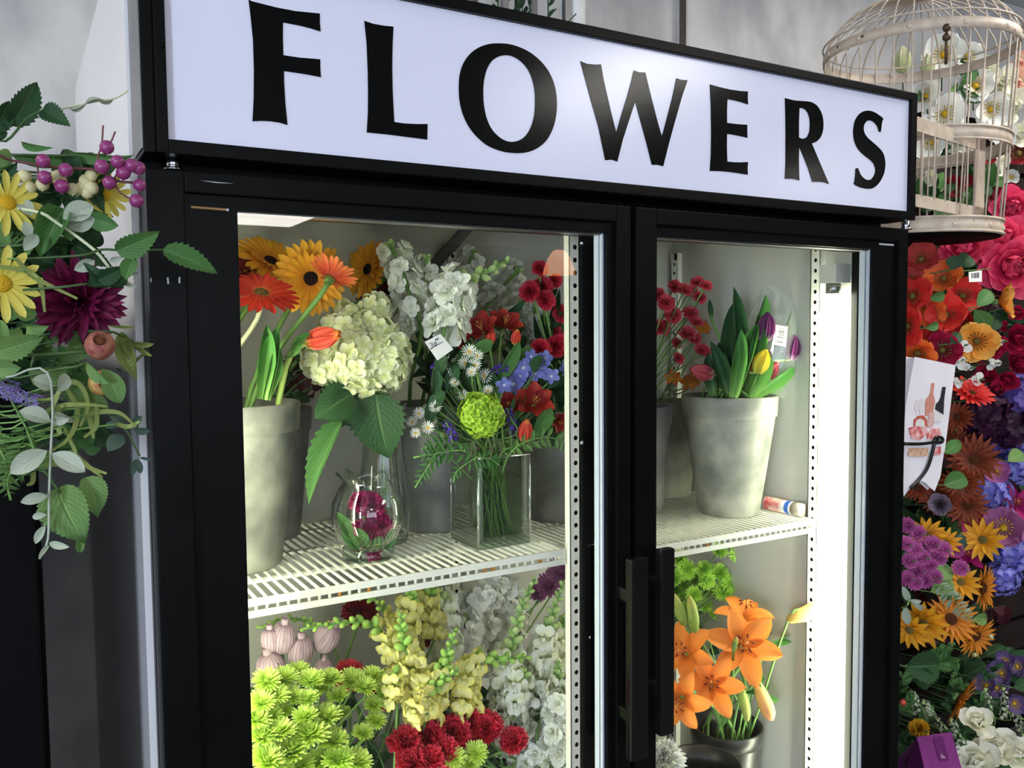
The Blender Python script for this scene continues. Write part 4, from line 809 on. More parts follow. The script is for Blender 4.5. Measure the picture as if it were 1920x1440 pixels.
k_alr = K_lily(P_alr, C_fil, C_anther, -0.4, 0.8, 0.68); k_alo = K_lily(P_alo, C_fil, C_anther, -0.5, 0.75, 0.5)
vb('viburnum', 'round lime green snowball flower head in the square vase', 'flower', 903, 776, 0.205, (0, 0.1, 1), 43, K_hyd(P_vib, 90, 0.22, sq=1.0, key='vib', npet=5), 0.003, M_leaf_l and M_stem)
for px, py, Y, f, r in ((905, 622, 0.30, (-0.3, 0.6, 0.7), 44), (946, 612, 0.32, (0.2, 0.7, 0.6), 42), (870, 638, 0.33, (-0.5, 0.4, 0.7), 34)): vb('alstroemeria', ('brownish red alstroemeria', 'above the blue delphinium in the left door'), 'flower', px, py, Y, f, r, k_alr)
for px, py, Y, f, r in ((1000, 758, 0.24, (0.2, 0.4, 0.8), 46), (957, 762, 0.26, (-0.2, 0.3, 0.8), 32), (1043, 790, 0.24, (0.6, -0.2, 0.6), 26)): vb('alstroemeria', ('bright red alstroemeria', 'in the square vase beside the green snowball'), 'flower', px, py, Y, f, r, k_alr)
for px, py in ((985, 808), (920, 632), (968, 632)): vb('flower_bud', ('coral red bud', 'among the red flowers of the square vase'), 'flower', px, py, 0.21 if py > 700 else 0.29, (0.15, 0.9, 0.3), 22 if py > 700 else 15, K_tulip(P_tor, 0.03))
for px, py, r in ((981, 690, 19), (1003, 700, 18), (962, 720, 20), (996, 668, 14), (1022, 672, 15), (1034, 706, 16), (1062, 692, 13), (975, 705, 14), (945, 722, 15), (1015, 690, 12)):
    vb('delphinium', ('sky blue delphinium floret', 'in the square vase bouquet'), 'flower', px, py, U(0.22, 0.27), (U(-.3, .4), U(-.1, .4), 1), r, K_ray(P_blue, mat('white_eye', (230, 228, 220), 0.7), 5, 4, 0.8, 0.12, 0.14, 'round'), 0.0012)
for px, py, r in ((880, 660, 15), (872, 682, 14), (890, 685, 13), (908, 705, 14), (895, 668, 12), (868, 742, 12), (915, 733, 12), (852, 718, 10), (884, 698, 11)): vb('aster', ('small white aster', 'above the green snowball flower'), 'flower', px, py, U(0.22, 0.26), (U(-.3, .3), U(0, .6), 0.9), r, k_aster, 0.0012)
for px, py, r in ((800, 772, 14), (817, 764, 13), (786, 776, 12), (802, 802, 13), (774, 792, 12), (833, 816, 10), (822, 745, 9), (780, 812, 11), (812, 790, 9)): vb('aster', ('small white aster', 'left of the green snowball flower'), 'flower', px, py, U(0.22, 0.27), (U(-.5, .1), U(0, .5), 0.9), r, k_aster, 0.0012)
FP = floret4(P_pur, 0.9, 5, 'stat')
for path in ([(852, 830), (846, 808), (836, 792)], [(968, 815), (958, 785), (950, 765)], [(820, 720), (815, 690), (830, 668)], [(955, 700), (940, 690), (925, 700)]):
    b, v_ = invase(); spike('statice', ('violet statice sprig', 'in the square vase bouquet'), 'flower', path, 0.225 if path[0][1] > 750 else 0.27, FP, bud_mesh(M_bud), 14, 20, 0, 1.0, b, v_, 0.42, 0.0014)
for p0, p1, w, Y, rl in (((1000, 820), (1035, 765), 30, 0.205, 0.2), ((960, 800), (985, 730), 26, 0.25, -0.4), ((930, 720), (975, 640), 26, 0.27, 0.3), ((915, 720), (1000, 650), 22, 0.28, -0.3), ((880, 660), (925, 640), 26, 0.25, 0.2), ((850, 700), (880, 640), 22, 0.29, 0.2), ((990, 820), (940, 850), 18, 0.22, 0)):
    b, v_ = invase(); q = at(p0[0], p0[1], Y); o = newthing('alstroemeria_leaf', ('long green leaf', 'rising among the square vase flowers'), 'leaf', b, p1[0], p1[1]); child(o, 'stem', mesh('stem', g_tube(stemcurve([b, v_, q], 4), 0.0016, 6), M_stem)); leaf_px(o, p0, p1, Y, w, 'oval', M_leaf, rl, 0.0)
for path, Y, w, n in (([(880, 850), (820, 850), (775, 858)], 0.20, 26, 9), ([(830, 850), (800, 880), (778, 915)], 0.20, 20, 8), ([(890, 862), (920, 862), (935, 872)], 0.18, 22, 7), ([(960, 845), (1020, 820), (1060, 832), (1092, 860)], 0.17, 24, 11), ([(920, 850), (860, 880), (850, 905)], 0.20, 16, 7), ([(940, 850), (980, 835), (1010, 828)], 0.20, 18, 7), ([(870, 840), (825, 830), (790, 842)], 0.24, 22, 8)):
    b, v_ = invase(0.02); frond('leatherleaf_fern', ('feathery green fern frond', 'spilling over the square vase rim'), 'fern', path, Y, w, n, M_leaf_l if path[0][0] > 930 else M_leaf, b.lerp(v_, 0.5))
for i in range(30):
    px, py = U(790, 1040), U(700, 850); b, v_ = invase(); q = at(px, py, U(0.23, 0.29)); o = newthing('filler_leaf', ('dark filler leaf', 'packed between the bouquet stems'), 'leaf', b, px); child(o, 'stem', mesh('stem', g_tube(stemcurve([b, v_, q], 4), 0.0014, 5), M_stem_d)); leaf_at(o, q, q + V3(U(-.03, .03), U(-.02, .02), U(0.02, 0.05)), 0.022, 'oval', M_leaf_d, U(-.6, .6))
for i in range(7):
    px, py = U(875, 975), U(825, 855); b, v_ = invase(); spike('limonium', ('tiny pinkish filler blossom sprig', 'just above the square vase rim'), 'flower', [(px, py + 12), (px + U(-14, 14), py - U(10, 25))], 0.215, floret4(P_asterp, 0.9, 4, 'lim'), bud_mesh(M_bud), 9, 12, 0, 1.0, b, v_, 0.30, 0.0008)
# dark leafy stems that fill the two buckets behind the bouquet
for i in range(26):
    px, py = U(770, 1060), U(590, 760); k = Bk2 if px < 900 else Bk3; Y = U(0.36, 0.47); b, v_ = inb(k, zS, 0.225, 0.03); q = at(px, py, Y)
    o = newthing('foliage_stem', ('dark green leafy stem', 'behind the square vase bouquet'), 'foliage', b, px); child(o, 'stem', mesh('stem', g_tube(stemcurve([b, v_, q], 4), 0.0018, 5), M_stem_d))
    for k2 in range(6):
        s_ = v_.lerp(q, 0.3 + 0.14 * k2); leaf_at(o, s_, s_ + V3(U(-.05, .05), U(-.04, .01), U(-0.005, 0.05)), U(0.014, 0.026), random.choice(('oval', 'lance')), M_leaf_d, U(-.6, .6))
for i in range(8):
    px, py = U(590, 740), U(600, 720); b, v_ = inb(Bk1b, zS, 0.225, 0.03); q = at(px, py, U(0.42, 0.50))
    o = newthing('foliage_stem', ('dark green leafy stem', 'behind the cream hydrangea'), 'foliage', b, px, py); child(o, 'stem', mesh('stem', g_tube(stemcurve([b, v_, q], 4), 0.0018, 5), M_stem_d))
    for k2 in range(6):
        s_ = v_.lerp(q, 0.3 + 0.14 * k2); leaf_at(o, s_, s_ + V3(U(-.05, .05), U(-.04, .01), U(-0.005, 0.05)), U(0.016, 0.028), 'oval', M_leaf_d if i % 3 else M_burg, U(-.6, .6))
# price card on a clear pick
ct = [at(796, 641, 0.190), at(826, 626, 0.190), at(850, 655, 0.190), at(820, 676, 0.190)]; cc = sum(ct, V3(0, 0, 0)) / 4
pk = thing('price_card', 'small white price card on a clear plastic pick', 'price tag', at(862, 752, 0.225))
nrmC = (CAM - cc).normalized(); th = nrmC * 0.0008
cdm = mat('white_card', (236, 235, 228), 0.6, 0.3, var=0.03)
child(pk, 'card', mesh('card', ([p + th for p in ct] + [p - th for p in ct], [(0, 3, 2, 1), (4, 5, 6, 7), (0, 1, 5, 4), (1, 2, 6, 5), (2, 3, 7, 6), (3, 0, 4, 7)], [(0, 0)] * 8), cdm, False))
def ink(pl, Y=0.1888, r=0.00055): return g_tube([at(x, y, Y) for x, y in pl], r, 4)
z4 = lambda a, b: (760 + a / 3.6, 420 + b / 3.6)
strokes = [[z4(160, 808), z4(178, 802), z4(184, 812), z4(172, 820), z4(186, 822), z4(190, 832), z4(172, 838)], [z4(200, 798), z4(194, 812), z4(202, 822), z4(212, 812), z4(208, 800), z4(200, 798)], [z4(205, 776), z4(202, 784), z4(208, 786), z4(210, 778), z4(205, 776)], [z4(216, 770), z4(213, 778), z4(220, 779), z4(222, 771), z4(216, 770)], [z4(168, 845), z4(256, 794)]]
child(pk, 'handwriting', mesh('handwriting', g_join([(ink(s), None) for s in strokes]), M_ink), None, 'handwritten price 30.00')
M_pick = clear('clear_plastic', (0.9, 0.92, 0.92), 1.5, 0.05, 2.2)
child(pk, 'pick', mesh('pick', g_join([(g_tube([at(*q, 0.1905) for q in l], 0.0012, 6), None) for l in ([z4(235, 915), z4(270, 920), z4(298, 880)], [z4(262, 920), z4(310, 1040), z4(340, 1140)], [z4(278, 918), z4(325, 1040), z4(356, 1150)], [z4(298, 880), z4(282, 920)])] + [(g_tube([at(*z4(348, 1145), 0.1905), at(862, 752, 0.225)], [0.003, 0.0012], 6), None)]), M_pick))
# round bowl with a magenta bloom inside
bc = (0.345, 0.268); bz = zS
v = thing('rose_bowl', 'round clear glass bowl with a wavy lip and magenta flowers inside', 'vase', (bc[0], bc[1], bz))
prof = [(0.001, 0.014), (0.030, 0.015), (0.047, 0.032), (0.0575, 0.062), (0.055, 0.09), (0.044, 0.112), (0.038, 0.120), (0.040, 0.127), (0.046, 0.133)]
gV, gF, gT = g_lathe(prof, 48, (0, 0, 0))
for p in gV:
    if p.z > 0.118: a = math.atan2(p.y, p.x); k = (p.z - 0.118) / 0.015; p.z += 0.005 * k * math.sin(7 * a); p.x *= 1 + 0.08 * k * math.cos(7 * a); p.y *= 1 + 0.08 * k * math.cos(7 * a)
child(v, 'glass_body', mesh('glass_body', ([p + V3(bc[0], bc[1], bz) for p in gV], gF, gT), clear('bowl_glass', (0.93, 0.97, 0.945), 1.5, 0.01, 2.2, power=2.6)))
child(v, 'glass_foot', mesh('glass_foot', g_lathe([(0.001, 0.0), (0.040, 0.0), (0.0415, 0.006), (0.040, 0.018), (0.033, 0.022), (0.001, 0.023)], 40, (bc[0], bc[1], bz)), MATS['thick_glass']))
for px, py, r, f, kd in ((697, 945, 33, (0.2, 0.5, 0.8), k_magc), (685, 1000, 34, (0.1, 0.0, 1), k_magc), (716, 985, 28, (0.4, 0.1, 0.8), k_magc), (672, 938, 24, (-0.4, 0.4, 0.8), k_magc), (700, 1030, 20, (0, -0.2, 1), k_magc)):
    bloom('carnation', ('magenta carnation', 'inside the round glass bowl'), 'flower', px, py, 0.268, f, r * 0.85, kd, V3(bc[0], bc[1], bz + 0.026), None, 0.0015)
for p0, p1 in (((690, 1030), (668, 990)), ((700, 1035), (712, 1005)), ((675, 1030), (640, 1000)), ((660, 1010), (632, 960)), ((725, 1030), (738, 990))):
    o = newthing('bowl_leaf', ('small green leaf', 'pressed inside the round glass bowl'), 'leaf', V3(bc[0], bc[1], bz + 0.027), p1[0]); leaf_px(o, p0, p1, 0.245, 22, 'oval', M_leaf, 0.2, 0.0); child(o, 'stem', mesh('stem', g_tube([V3(bc[0], bc[1], bz + 0.027), at(p0[0], p0[1], 0.245)], 0.001, 5), M_stem))

# ================================================================== lower shelf, left door
zL = 0.5005
LB = [((0.165, 0.262), 'black bucket of lime green button mums, left side'), ((0.300, 0.440), 'black bucket of lavender netted mums at the back left'), ((0.360, 0.275), 'black bucket of yellow snapdragons'), ((0.560, 0.270), 'black bucket of red carnations'), ((0.570, 0.465), 'black bucket of white snapdragons at the back')]
for c, lb in LB: bucket('flower_bucket', lb, c, zL, 0.070, 0.092, 0.23, M_bucket3)
def lob(i, d=0.04): return inb(LB[i][0], zL, 0.23, d)
for px, py, Y, r in ((500, 1278, .20, 24), (533, 1274, .22, 24), (560, 1262, .25, 22), (583, 1277, .21, 23), (618, 1275, .22, 22), (660, 1278, .24, 24), (697, 1272, .25, 22), (515, 1306, .19, 24), (490, 1318, .18, 24), (548, 1306, .20, 20), (577, 1312, .19, 20), (634, 1306, .21, 18), (684, 1290, .22, 21), (700, 1322, .23, 18), (508, 1342, .18, 20), (572, 1344, .17, 22), (610, 1346, .18, 26), (492, 1384, .16, 28), (522, 1374, .16, 28), (580, 1378, .16, 32), (624, 1390, .16, 26), (545, 1412, .15, 32), (500, 1428, .14, 32), (680, 1376, .20, 18), (560, 1438, .15, 26), (634, 1426, .15, 28), (668, 1430, .15, 26), (705, 1352, .22, 18), (600, 1290, .24, 18), (643, 1340, .26, 16), (480, 1350, .17, 24), (530, 1335, .20, 18), (720, 1300, .24, 16), (596, 1430, .17, 22), (520, 1450, .14, 30)):
    b, v_ = lob(0, 0.05); bloom('button_mum', ('lime green button mum', 'in the lower left bunch'), 'flower', px, py, Y, (U(-.15, .25), U(0.75, 1.0), U(0.3, 0.6)), r * 1.28, k_gmum, b, v_.lerp(at(px, py, Y), 0.25), 0.0018)
for px, py in ((850, 1422), (880, 1432), (893, 1412)): b, v_ = lob(3); bloom('button_mum', ('lime green button mum', 'poking up in front of the red carnations'), 'flower', px, py, 0.19, (0.1, 0.5, 0.8), 26, k_gmum, b, v_, 0.0018)
def g_net():
    it = [(g_ball(1, 20, 1.35), None)]
    for k in range(22):
        a = 2 * pi * k / 22; it.append((g_tube([(1.0 * math.sin(pi * s / 8) * math.cos(a) * 1.015, 1.0 * math.sin(pi * s / 8) * math.sin(a) * 1.015, -1.37 * math.cos(pi * s / 8)) for s in range(1, 8)], 0.035, 4), None))
    it.append((g_tube([(0, 0, 1.25), (0, 0, 1.75)], [0.35, 0.3], 10, False), None)); return g_join(it)
nm_ = fill('netted', g_net, P_mesh)
for px, py, r, f in ((564, 1222, 23, (0.05, 0.98, 0.2)), (530, 1196, 23, (0.15, 0.98, 0.2)), (508, 1254, 26, (-0.2, 0.9, 0.3)), (612, 1196, 23, (0.5, 0.85, 0.2)), (606, 1256, 16, (0.1, 1, 0.2)), (508, 1200, 18, (-0.1, 1, 0.2))):
    b, v_ = lob(1); bloom('netted_mum', ('lavender mum in a tight net sleeve', 'above the lime green mums'), 'flower', px, py, 0.32, f, r, (lambda par, M: child(par, 'flower_head', nm_, M)), b, v_, 0.003)
for px, py, Y, r, f, kd in ((655, 1262, .30, 31, (0, .7, .7), k_red), (712, 1308, .28, 26, (0, .5, .8), k_red), (672, 1142, .40, 34, (0, .8, .5), k_redd), (800, 1185, .42, 30, (0, .8, .5), k_redd)):
    b, v_ = lob(1); bloom('carnation', ('deep red carnation', 'among the yellow snapdragons and netted mums'), 'flower', px, py, Y, f, r, kd, b, v_, 0.0025)
for px, py, Y, r in ((758, 1388, .21, 34), (800, 1378, .22, 36), (850, 1372, .23, 36), (882, 1352, .25, 32), (910, 1360, .24, 34), (962, 1386, .22, 27), (832, 1408, .20, 32), (772, 1428, .19, 34), (806, 1420, .19, 28)):
    b, v_ = lob(3); bloom('carnation', ('bright red carnation', 'in the bunch below the yellow snapdragons'), 'flower', px, py, Y, (U(-.2, .2), U(0.3, 0.7), 0.8), r, k_red, b, v_, 0.0025)
FY = snap_floret(P_ysnap); FS = snap_floret(P_wsnap); bY = bud_mesh(M_bud)
for path, Y, r, nf, nb, sp in (([(745, 1300), (740, 1220), (700, 1172), (640, 1168), (566, 1180)], .27, 26, 12, 16, .42), ([(785, 1340), (775, 1270), (756, 1200), (752, 1152)], .25, 30, 16, 12, .52), ([(800, 1350), (815, 1290), (835, 1240), (853, 1182)], .22, 30, 14, 14, .45), ([(800, 1345), (780, 1310), (810, 1290), (858, 1256)], .20, 28, 12, 14, .5), ([(880, 1340), (872, 1290), (900, 1240), (945, 1236), (996, 1232)], .24, 28, 14, 16, .48), ([(750, 1270), (755, 1200), (765, 1150), (772, 1105)], .33, 30, 18, 10, .7), ([(620, 1200), (590, 1170), (535, 1160), (482, 1178)], .36, 18, 3, 18, .15), ([(730, 1180), (710, 1130), (670, 1120), (634, 1128)], .37, 18, 3, 16, .15), ([(815, 1200), (800, 1140), (812, 1098)], .36, 28, 12, 6, .7), ([(745, 1320), (742, 1290), (740, 1260), (735, 1300)], .22, 24, 6, 4, .5)):
    b, v_ = lob(2); spike('snapdragon', ('yellow snapdragon', 'spike above the red carnations'), 'flower', path, Y, FY, bY, r, nf, nb, sp, b, v_, 0.95, 0.0022, None, 0.27)
for path, Y, r, nf, nb, sp in (([(945, 1330), (955, 1240), (975, 1150), (1003, 1085)], .30, 30, 12, 20, .38), ([(990, 1340), (1010, 1250), (1030, 1170), (1058, 1088)], .30, 30, 18, 16, .55), ([(835, 1290), (838, 1200), (830, 1140), (820, 1108)], .40, 32, 20, 8, .72), ([(1040, 1330), (1045, 1280), (1048, 1238)], .27, 24, 10, 10, .45), ([(960, 1350), (965, 1300), (985, 1260)], .27, 30, 12, 4, .8), ([(1020, 1290), (1040, 1220), (1060, 1150)], .38, 30, 14, 6, .7)):
    b, v_ = lob(4); spike('snapdragon', ('white snapdragon', 'spike with green tip left of the perforated post'), 'flower', path, Y, FS, bud_mesh(M_bud_w), r, nf, nb, sp, b, v_, 0.92, 0.0024, None, 0.25)
for path, Y, r, nf in (([(890, 1260), (900, 1190), (890, 1120), (930, 1105)], .46, 44, 20), ([(965, 1200), (955, 1150), (950, 1095)], .50, 40, 14), ([(870, 1250), (880, 1200), (872, 1150)], .44, 40, 12), ([(1045, 1440), (1048, 1370), (1050, 1300)], .24, 42, 20), ([(1000, 1450), (1005, 1400), (1010, 1350)], .27, 36, 12), ([(950, 1440), (975, 1390), (985, 1340)], .30, 30, 8)):
    b, v_ = lob(4); spike('stock', ('white ruffled stock', 'at the back of the lower left shelf' if Y > .4 else 'beside the red carnations low behind the left door'), 'flower', path, Y, FW2 if Y > .4 else FW, bud_mesh(M_bud_w), r, nf, 0, 1.0, b, v_, 0.70, 0.003)
for px, py, Y, r in ((1052, 1072, .46, 30), (1030, 1098, .48, 28), (1010, 1110, .5, 22)): b, v_ = lob(4); bloom('aster', ('dusky pink aster', 'just under the right end of the left shelf'), 'flower', px, py, Y, (-0.2, 0.3, 0.9), r, k_asterp, b, v_, 0.002)
for i in range(26):
    px, py = U(480, 1055), U(1250, 1440); Y = U(0.24, 0.40); k = 0 if px < 620 else (2 if px < 760 else (3 if px < 900 else 4)); b, v_ = lob(k); q = at(px, py, Y)
    o = newthing('foliage_stem', ('dark green leafy stem', 'behind the blooms of the lower left shelf'), 'foliage', b, px); child(o, 'stem', mesh('stem', g_tube(stemcurve([b, v_, q], 4), 0.0018, 5), M_stem_d))
    for k2 in range(5):
        s = v_.lerp(q, 0.45 + 0.11 * k2); leaf_at(o, s, s + V3(U(-.045, .045), U(-.04, .01), U(0.0, 0.045)), U(0.012, 0.022), 'oval', M_leaf_d, U(-.6, .6))

# ================================================================== right door, upper shelf
for px, py, r in ((1268, 536, 15), (1286, 542, 14), (1308, 527, 13), (1325, 534, 12), (1298, 546, 13), (1313, 556, 13), (1250, 566, 17), (1263, 590, 17), (1238, 552, 14), (1296, 585, 15), (1306, 602, 13), (1290, 624, 17), (1303, 634, 14), (1270, 643, 11), (1273, 670, 12), (1318, 655, 16), (1240, 612, 18)):
    b = V3(0.985, 0.400, zS2 + 0.02); v_ = V3(0.985 + U(-.02, .02), 0.40 + U(-.02, .02), zS2 + 0.22)
    bloom('spray_carnation', ('coral red spray carnation', 'just right of the centre door frame'), 'flower', px, py, U(0.30, 0.38), (U(0, .6), U(0.1, 0.7), 0.6), r, k_mini, b, v_.lerp(at(px, py, 0.34), 0.1), 0.0016)
bucket('flower_bucket', 'grey bucket of coral spray carnations behind the centre frame', (0.985, 0.405), zS2, 0.058, 0.075, 0.22, M_bucket2)
for px, py, Y in ((1290, 722, .37), (1302, 712, .40), (1316, 618, .48), (1262, 712, .36), (1342, 606, .5)): b, v_ = inb(RBk2, zS2, .2, .02); bloom('alstroemeria', ('orange and yellow alstroemeria', 'left of the tulip leaves'), 'flower', px, py, Y, (0.2, 0.5, 0.8), 22, k_alo, b, v_, 0.0016)
def rb(d=0.045): return inb(RBk, zS2, 0.242, d)
for p0, p1, w, Y, dk, rl in (((1378, 745), (1369, 537), 26, .27, 1, .3), ((1370, 745), (1386, 562), 26, .29, 1, -.3), ((1388, 745), (1431, 556), 30, .25, 0, .2), ((1395, 745), (1414, 590), 26, .24, 0, .4), ((1374, 745), (1400, 575), 28, .31, 1, -.4), ((1366, 745), (1328, 635), 30, .26, 1, .2), ((1372, 745), (1387, 618), 28, .22, 0, .2), ((1380, 745), (1425, 610), 30, .22, 0, -.2), ((1350, 745), (1345, 640), 30, .30, 1, .2), ((1340, 742), (1330, 660), 26, .29, 1, -.2), ((1410, 745), (1480, 690), 22, .22, 0, .3), ((1415, 745), (1484, 662), 20, .25, 0, -.2), ((1405, 745), (1440, 670), 24, .21, 0, .4), ((1440, 745), (1505, 650), 24, .27, 0, .3), ((1425, 740), (1485, 540), 14, .28, 0, .1), ((1335, 600), (1330, 560), 10, .33, 1, 0), ((1395, 745), (1402, 640), 30, .27, 1, 0), ((1360, 745), (1355, 610), 26, .33, 1, .3), ((1430, 745), (1455, 680), 22, .23, 0, -.5)):
    b, v_ = rb(0.035); q = at(p0[0], p0[1], Y); o = newthing('tulip_leaf', ('upright green tulip leaf', 'in the large grey bucket'), 'leaf', b, p1[0], p1[1]); child(o, 'stem', mesh('stem', g_tube(stemcurve([b, v_, q], 3), 0.003, 6), M_stem)); leaf_px(o, p0, p1, Y, w, 'strap', M_tleaf_d if dk else M_tleaf, rl, 0.0)
for px, py, Y, f, r, m, noun in ((1437, 613, .205, (0.1, 1, .15), 27, P_tpu, 'dark purple tulip beside the barcode label'), (1486, 652, .215, (0.15, 1, .1), 24, P_tpu, 'lilac purple tulip at the right of the clear sleeve'), (1452, 664, .28, (0, 1, .1), 20, P_tpi, 'dusky lilac tulip under the barcode label'), (1428, 678, .20, (0.35, .95, .2), 24, P_tye, 'yellow tulip at the front of the bucket'), (1316, 698, .27, (-0.95, .25, .3), 24, P_tpi, 'pink tulip lying over to the left'), (1406, 688, .235, (0.3, .9, .2), 20, P_tor, 'coral tulip half hidden behind a leaf'), (1446, 696, .225, (0.6, .8, .2), 20, P_tpi, 'narrow peach tulip right of the yellow one'), (1464, 580, .29, (0, 1, .1), 22, P_twh, 'pale cream tulip near the top of the sleeve')):
    b, v_ = rb(0.03); bloom('tulip', noun, 'flower', px, py, Y, f, r, K_tulip(m, 0.03), b, v_.lerp(at(px, py, Y), 0.3), 0.003, MATS['tulip_stem'])
# clear sleeve round the bunch, with its barcode label
sl = thing('flower_sleeve', 'clear cellophane sleeve around the tulips', 'sleeve', at(1430, 745, 0.25))
V, F = [], []; rows = [(745, 1398, 1472), (700, 1396, 1492), (640, 1398, 1506), (590, 1404, 1500), (545, 1424, 1484)]; n = 14
for i, (ry, xa, xb) in enumerate(rows):
    for k in range(n):
        a = 2 * pi * k / n; c = at((xa + xb) / 2, ry, 0.255); w = (xb - xa) / 2 * mpp(c); V.append(c + CR * (math.cos(a) * w * U(0.96, 1.0)) + V3(CF.x, CF.y, 0).normalized() * (math.sin(a) * w * 0.75) + V3(0, 0, 0.012 * math.cos(3 * a) if i == 4 else 0))
for i in range(len(rows) - 1):
    for k in range(n): F.append((i * n + k, i * n + (k + 1) % n, (i + 1) * n + (k + 1) % n, (i + 1) * n + k))
child(sl, 'film', mesh('film', (V, F, [(0, 0)] * len(V)), clear('cellophane', (0.95, 0.97, 0.97), 1.5, 0.10, 2.4, 0.06), False))
def label_card(par, name, quad, Y, bars, m=cdm, box=(0.15, 0.9, 0.1, 0.85)):
    Q = [at(x, y, Y) for x, y in quad]; c = sum(Q, V3(0, 0, 0)) / 4; th = (CAM - c).normalized() * 0.0006
    idx = [(0, 3, 2, 1), (4, 5, 6, 7), (0, 1, 5, 4), (1, 2, 6, 5), (2, 3, 7, 6), (3, 0, 4, 7)]
    o = child(par, name, mesh(name, ([p + th for p in Q] + [p - th for p in Q], idx, [(0, 0)] * 8), m, False))
    it = []; u = box[0]
    while u < box[1]:
        w = random.choice((0.02, 0.035, 0.05)); e = lambda a, b: (Q[0].lerp(Q[1], a)).lerp(Q[3].lerp(Q[2], a), b)
        if bars == 'v': q = [e(u, box[2]), e(min(u + w, box[1]), box[2]), e(min(u + w, box[1]), box[3]), e(u, box[3])]
        else: q = [e(box[2], u), e(box[2], min(u + w, box[1])), e(box[3], min(u + w, box[1])), e(box[3], u)]
        it.append(([p + th * 1.6 for p in q] + [p + th for p in q], idx, [(0, 0)] * 8)); u += w + random.choice((0.02, 0.035))
    child(o, 'barcode', mesh('barcode', g_join([(g, None) for g in it]), M_ink, False)); return o
label_card(sl, 'price_label', [(1454, 609), (1477, 613), (1473, 650), (1448, 645)], 0.195, 'h', box=(0.12, 0.9, 0.25, 0.8))
# small bottle of cut-flower gel lying along the right wall
A = at(1436, 944, 0.285); A.z = ST2 + 0.0135; B = V3(1.2285, 0.176, ST2 + 0.0135); A = V3(1.2265, 0.285, ST2 + 0.0135)
bt = thing('small_bottle', 'small white bottle with red and blue label lying against the right wall', 'bottle', (A + B) / 2 - V3(0, 0, 0.0135))
ax = (B - A).normalized(); Lb = (B - A).length; MB_ = Tr(A) @ ax.to_track_quat('Z', 'X').to_matrix().to_4x4()
child(bt, 'body', mesh('body', g_lathe([(0.001, 0), (0.013, 0.0), (0.013, Lb * 0.8), (0.011, Lb * 0.82)], 24), mat('white_plastic', (222, 222, 216), 0.4)), MB_)
child(bt, 'cap', mesh('cap', g_lathe([(0.011, Lb * 0.80), (0.0133, Lb * 0.80), (0.0133, Lb), (0.001, Lb)], 24), mat('taupe_cap', (150, 140, 130), 0.5)), MB_)
child(bt, 'label_band', mesh('label_band', g_lathe([(0.0133, Lb * 0.15), (0.0133, Lb * 0.58)], 24), mat('red_print', (206, 52, 46), 0.5, rgb2=(226, 226, 220), scale=55)), MB_, 'red printed band')
child(bt, 'label_band', mesh('label_band', g_lathe([(0.0133, Lb * 0.66), (0.0133, Lb * 0.76)], 24), mat('blue_print', (46, 92, 180), 0.5)), MB_, 'blue printed band')

# ================================================================== right door, lower shelf
RL = [(at(1362, 1400, 0.30).x, 0.30), (at(1290, 1400, 0.22).x, 0.180), (0.985, 0.48)]
zrim = at(1380, 1352, 0.30).z
bucket('flower_bucket', 'black plastic bucket holding the orange lilies', RL[0], zL, 0.062, 0.074, zrim - zL, M_bucket3)
bucket('flower_bucket', 'black bucket in the dark corner behind the door handle', RL[1], zL, 0.058, 0.072, 0.20, M_bucket3)
bucket('flower_bucket', 'black bucket of green mums at the back of the lower right shelf', RL[2], zL, 0.07, 0.09, 0.26, M_bucket3)
for px, py, r in ((1285, 1068, 18), (1358, 1054, 19), (1347, 1034, 16), (1387, 1038, 18), (1347, 1075, 17), (1398, 1076, 17), (1323, 1088, 16), (1371, 1092, 19), (1323, 1106, 17), (1355, 1110, 18), (1396, 1106, 16), (1352, 1134, 17), (1271, 1110, 18), (1300, 1116, 15), (1320, 1067, 15), (1320, 1134, 14), (1271, 1048, 16), (1303, 1088, 15), (1283, 1095, 14), (1375, 1065, 14), (1340, 1150, 14), (1290, 1140, 14), (1265, 1085, 14)):
    b, v_ = inb(RL[2], zL, .26, .04); bloom('button_mum', ('green button mum', 'above the orange lilies'), 'flower', px, py, U(0.38, 0.46), (U(-.3, .5), U(-.1, .7), 0.8), r * 1.2, k_gmum2, b, v_, 0.0016, M_stem_d)
for i in range(8):
    b, v_ = inb(RL[2], zL, .26, .04); q = at(U(1270, 1400), U(1060, 1200), U(.42, .5)); o = newthing('foliage_stem', ('dark green leafy stem', 'behind the green mums of the lower right shelf'), 'foliage', b, q.x); child(o, 'stem', mesh('stem', g_tube(stemcurve([b, v_, q], 4), 0.0018, 5), M_stem_d))
    for k2 in range(5): s = v_.lerp(q, 0.4 + 0.12 * k2); leaf_at(o, s, s + V3(U(-.04, .04), U(-.04, .01), U(0, 0.04)), U(.014, .022), 'oval', M_leaf_d, U(-.6, .6))
k_lily = K_lily(P_lily, C_fil, C_anther, -1.35, 0.95, 0.50); k_lilyp = K_lily(P_lilyp, C_fil, C_anther, -1.3, 0.9, 0.46)
def lil(d=0.03): return inb(RL[0], zL, zrim - zL - 0.01, d)
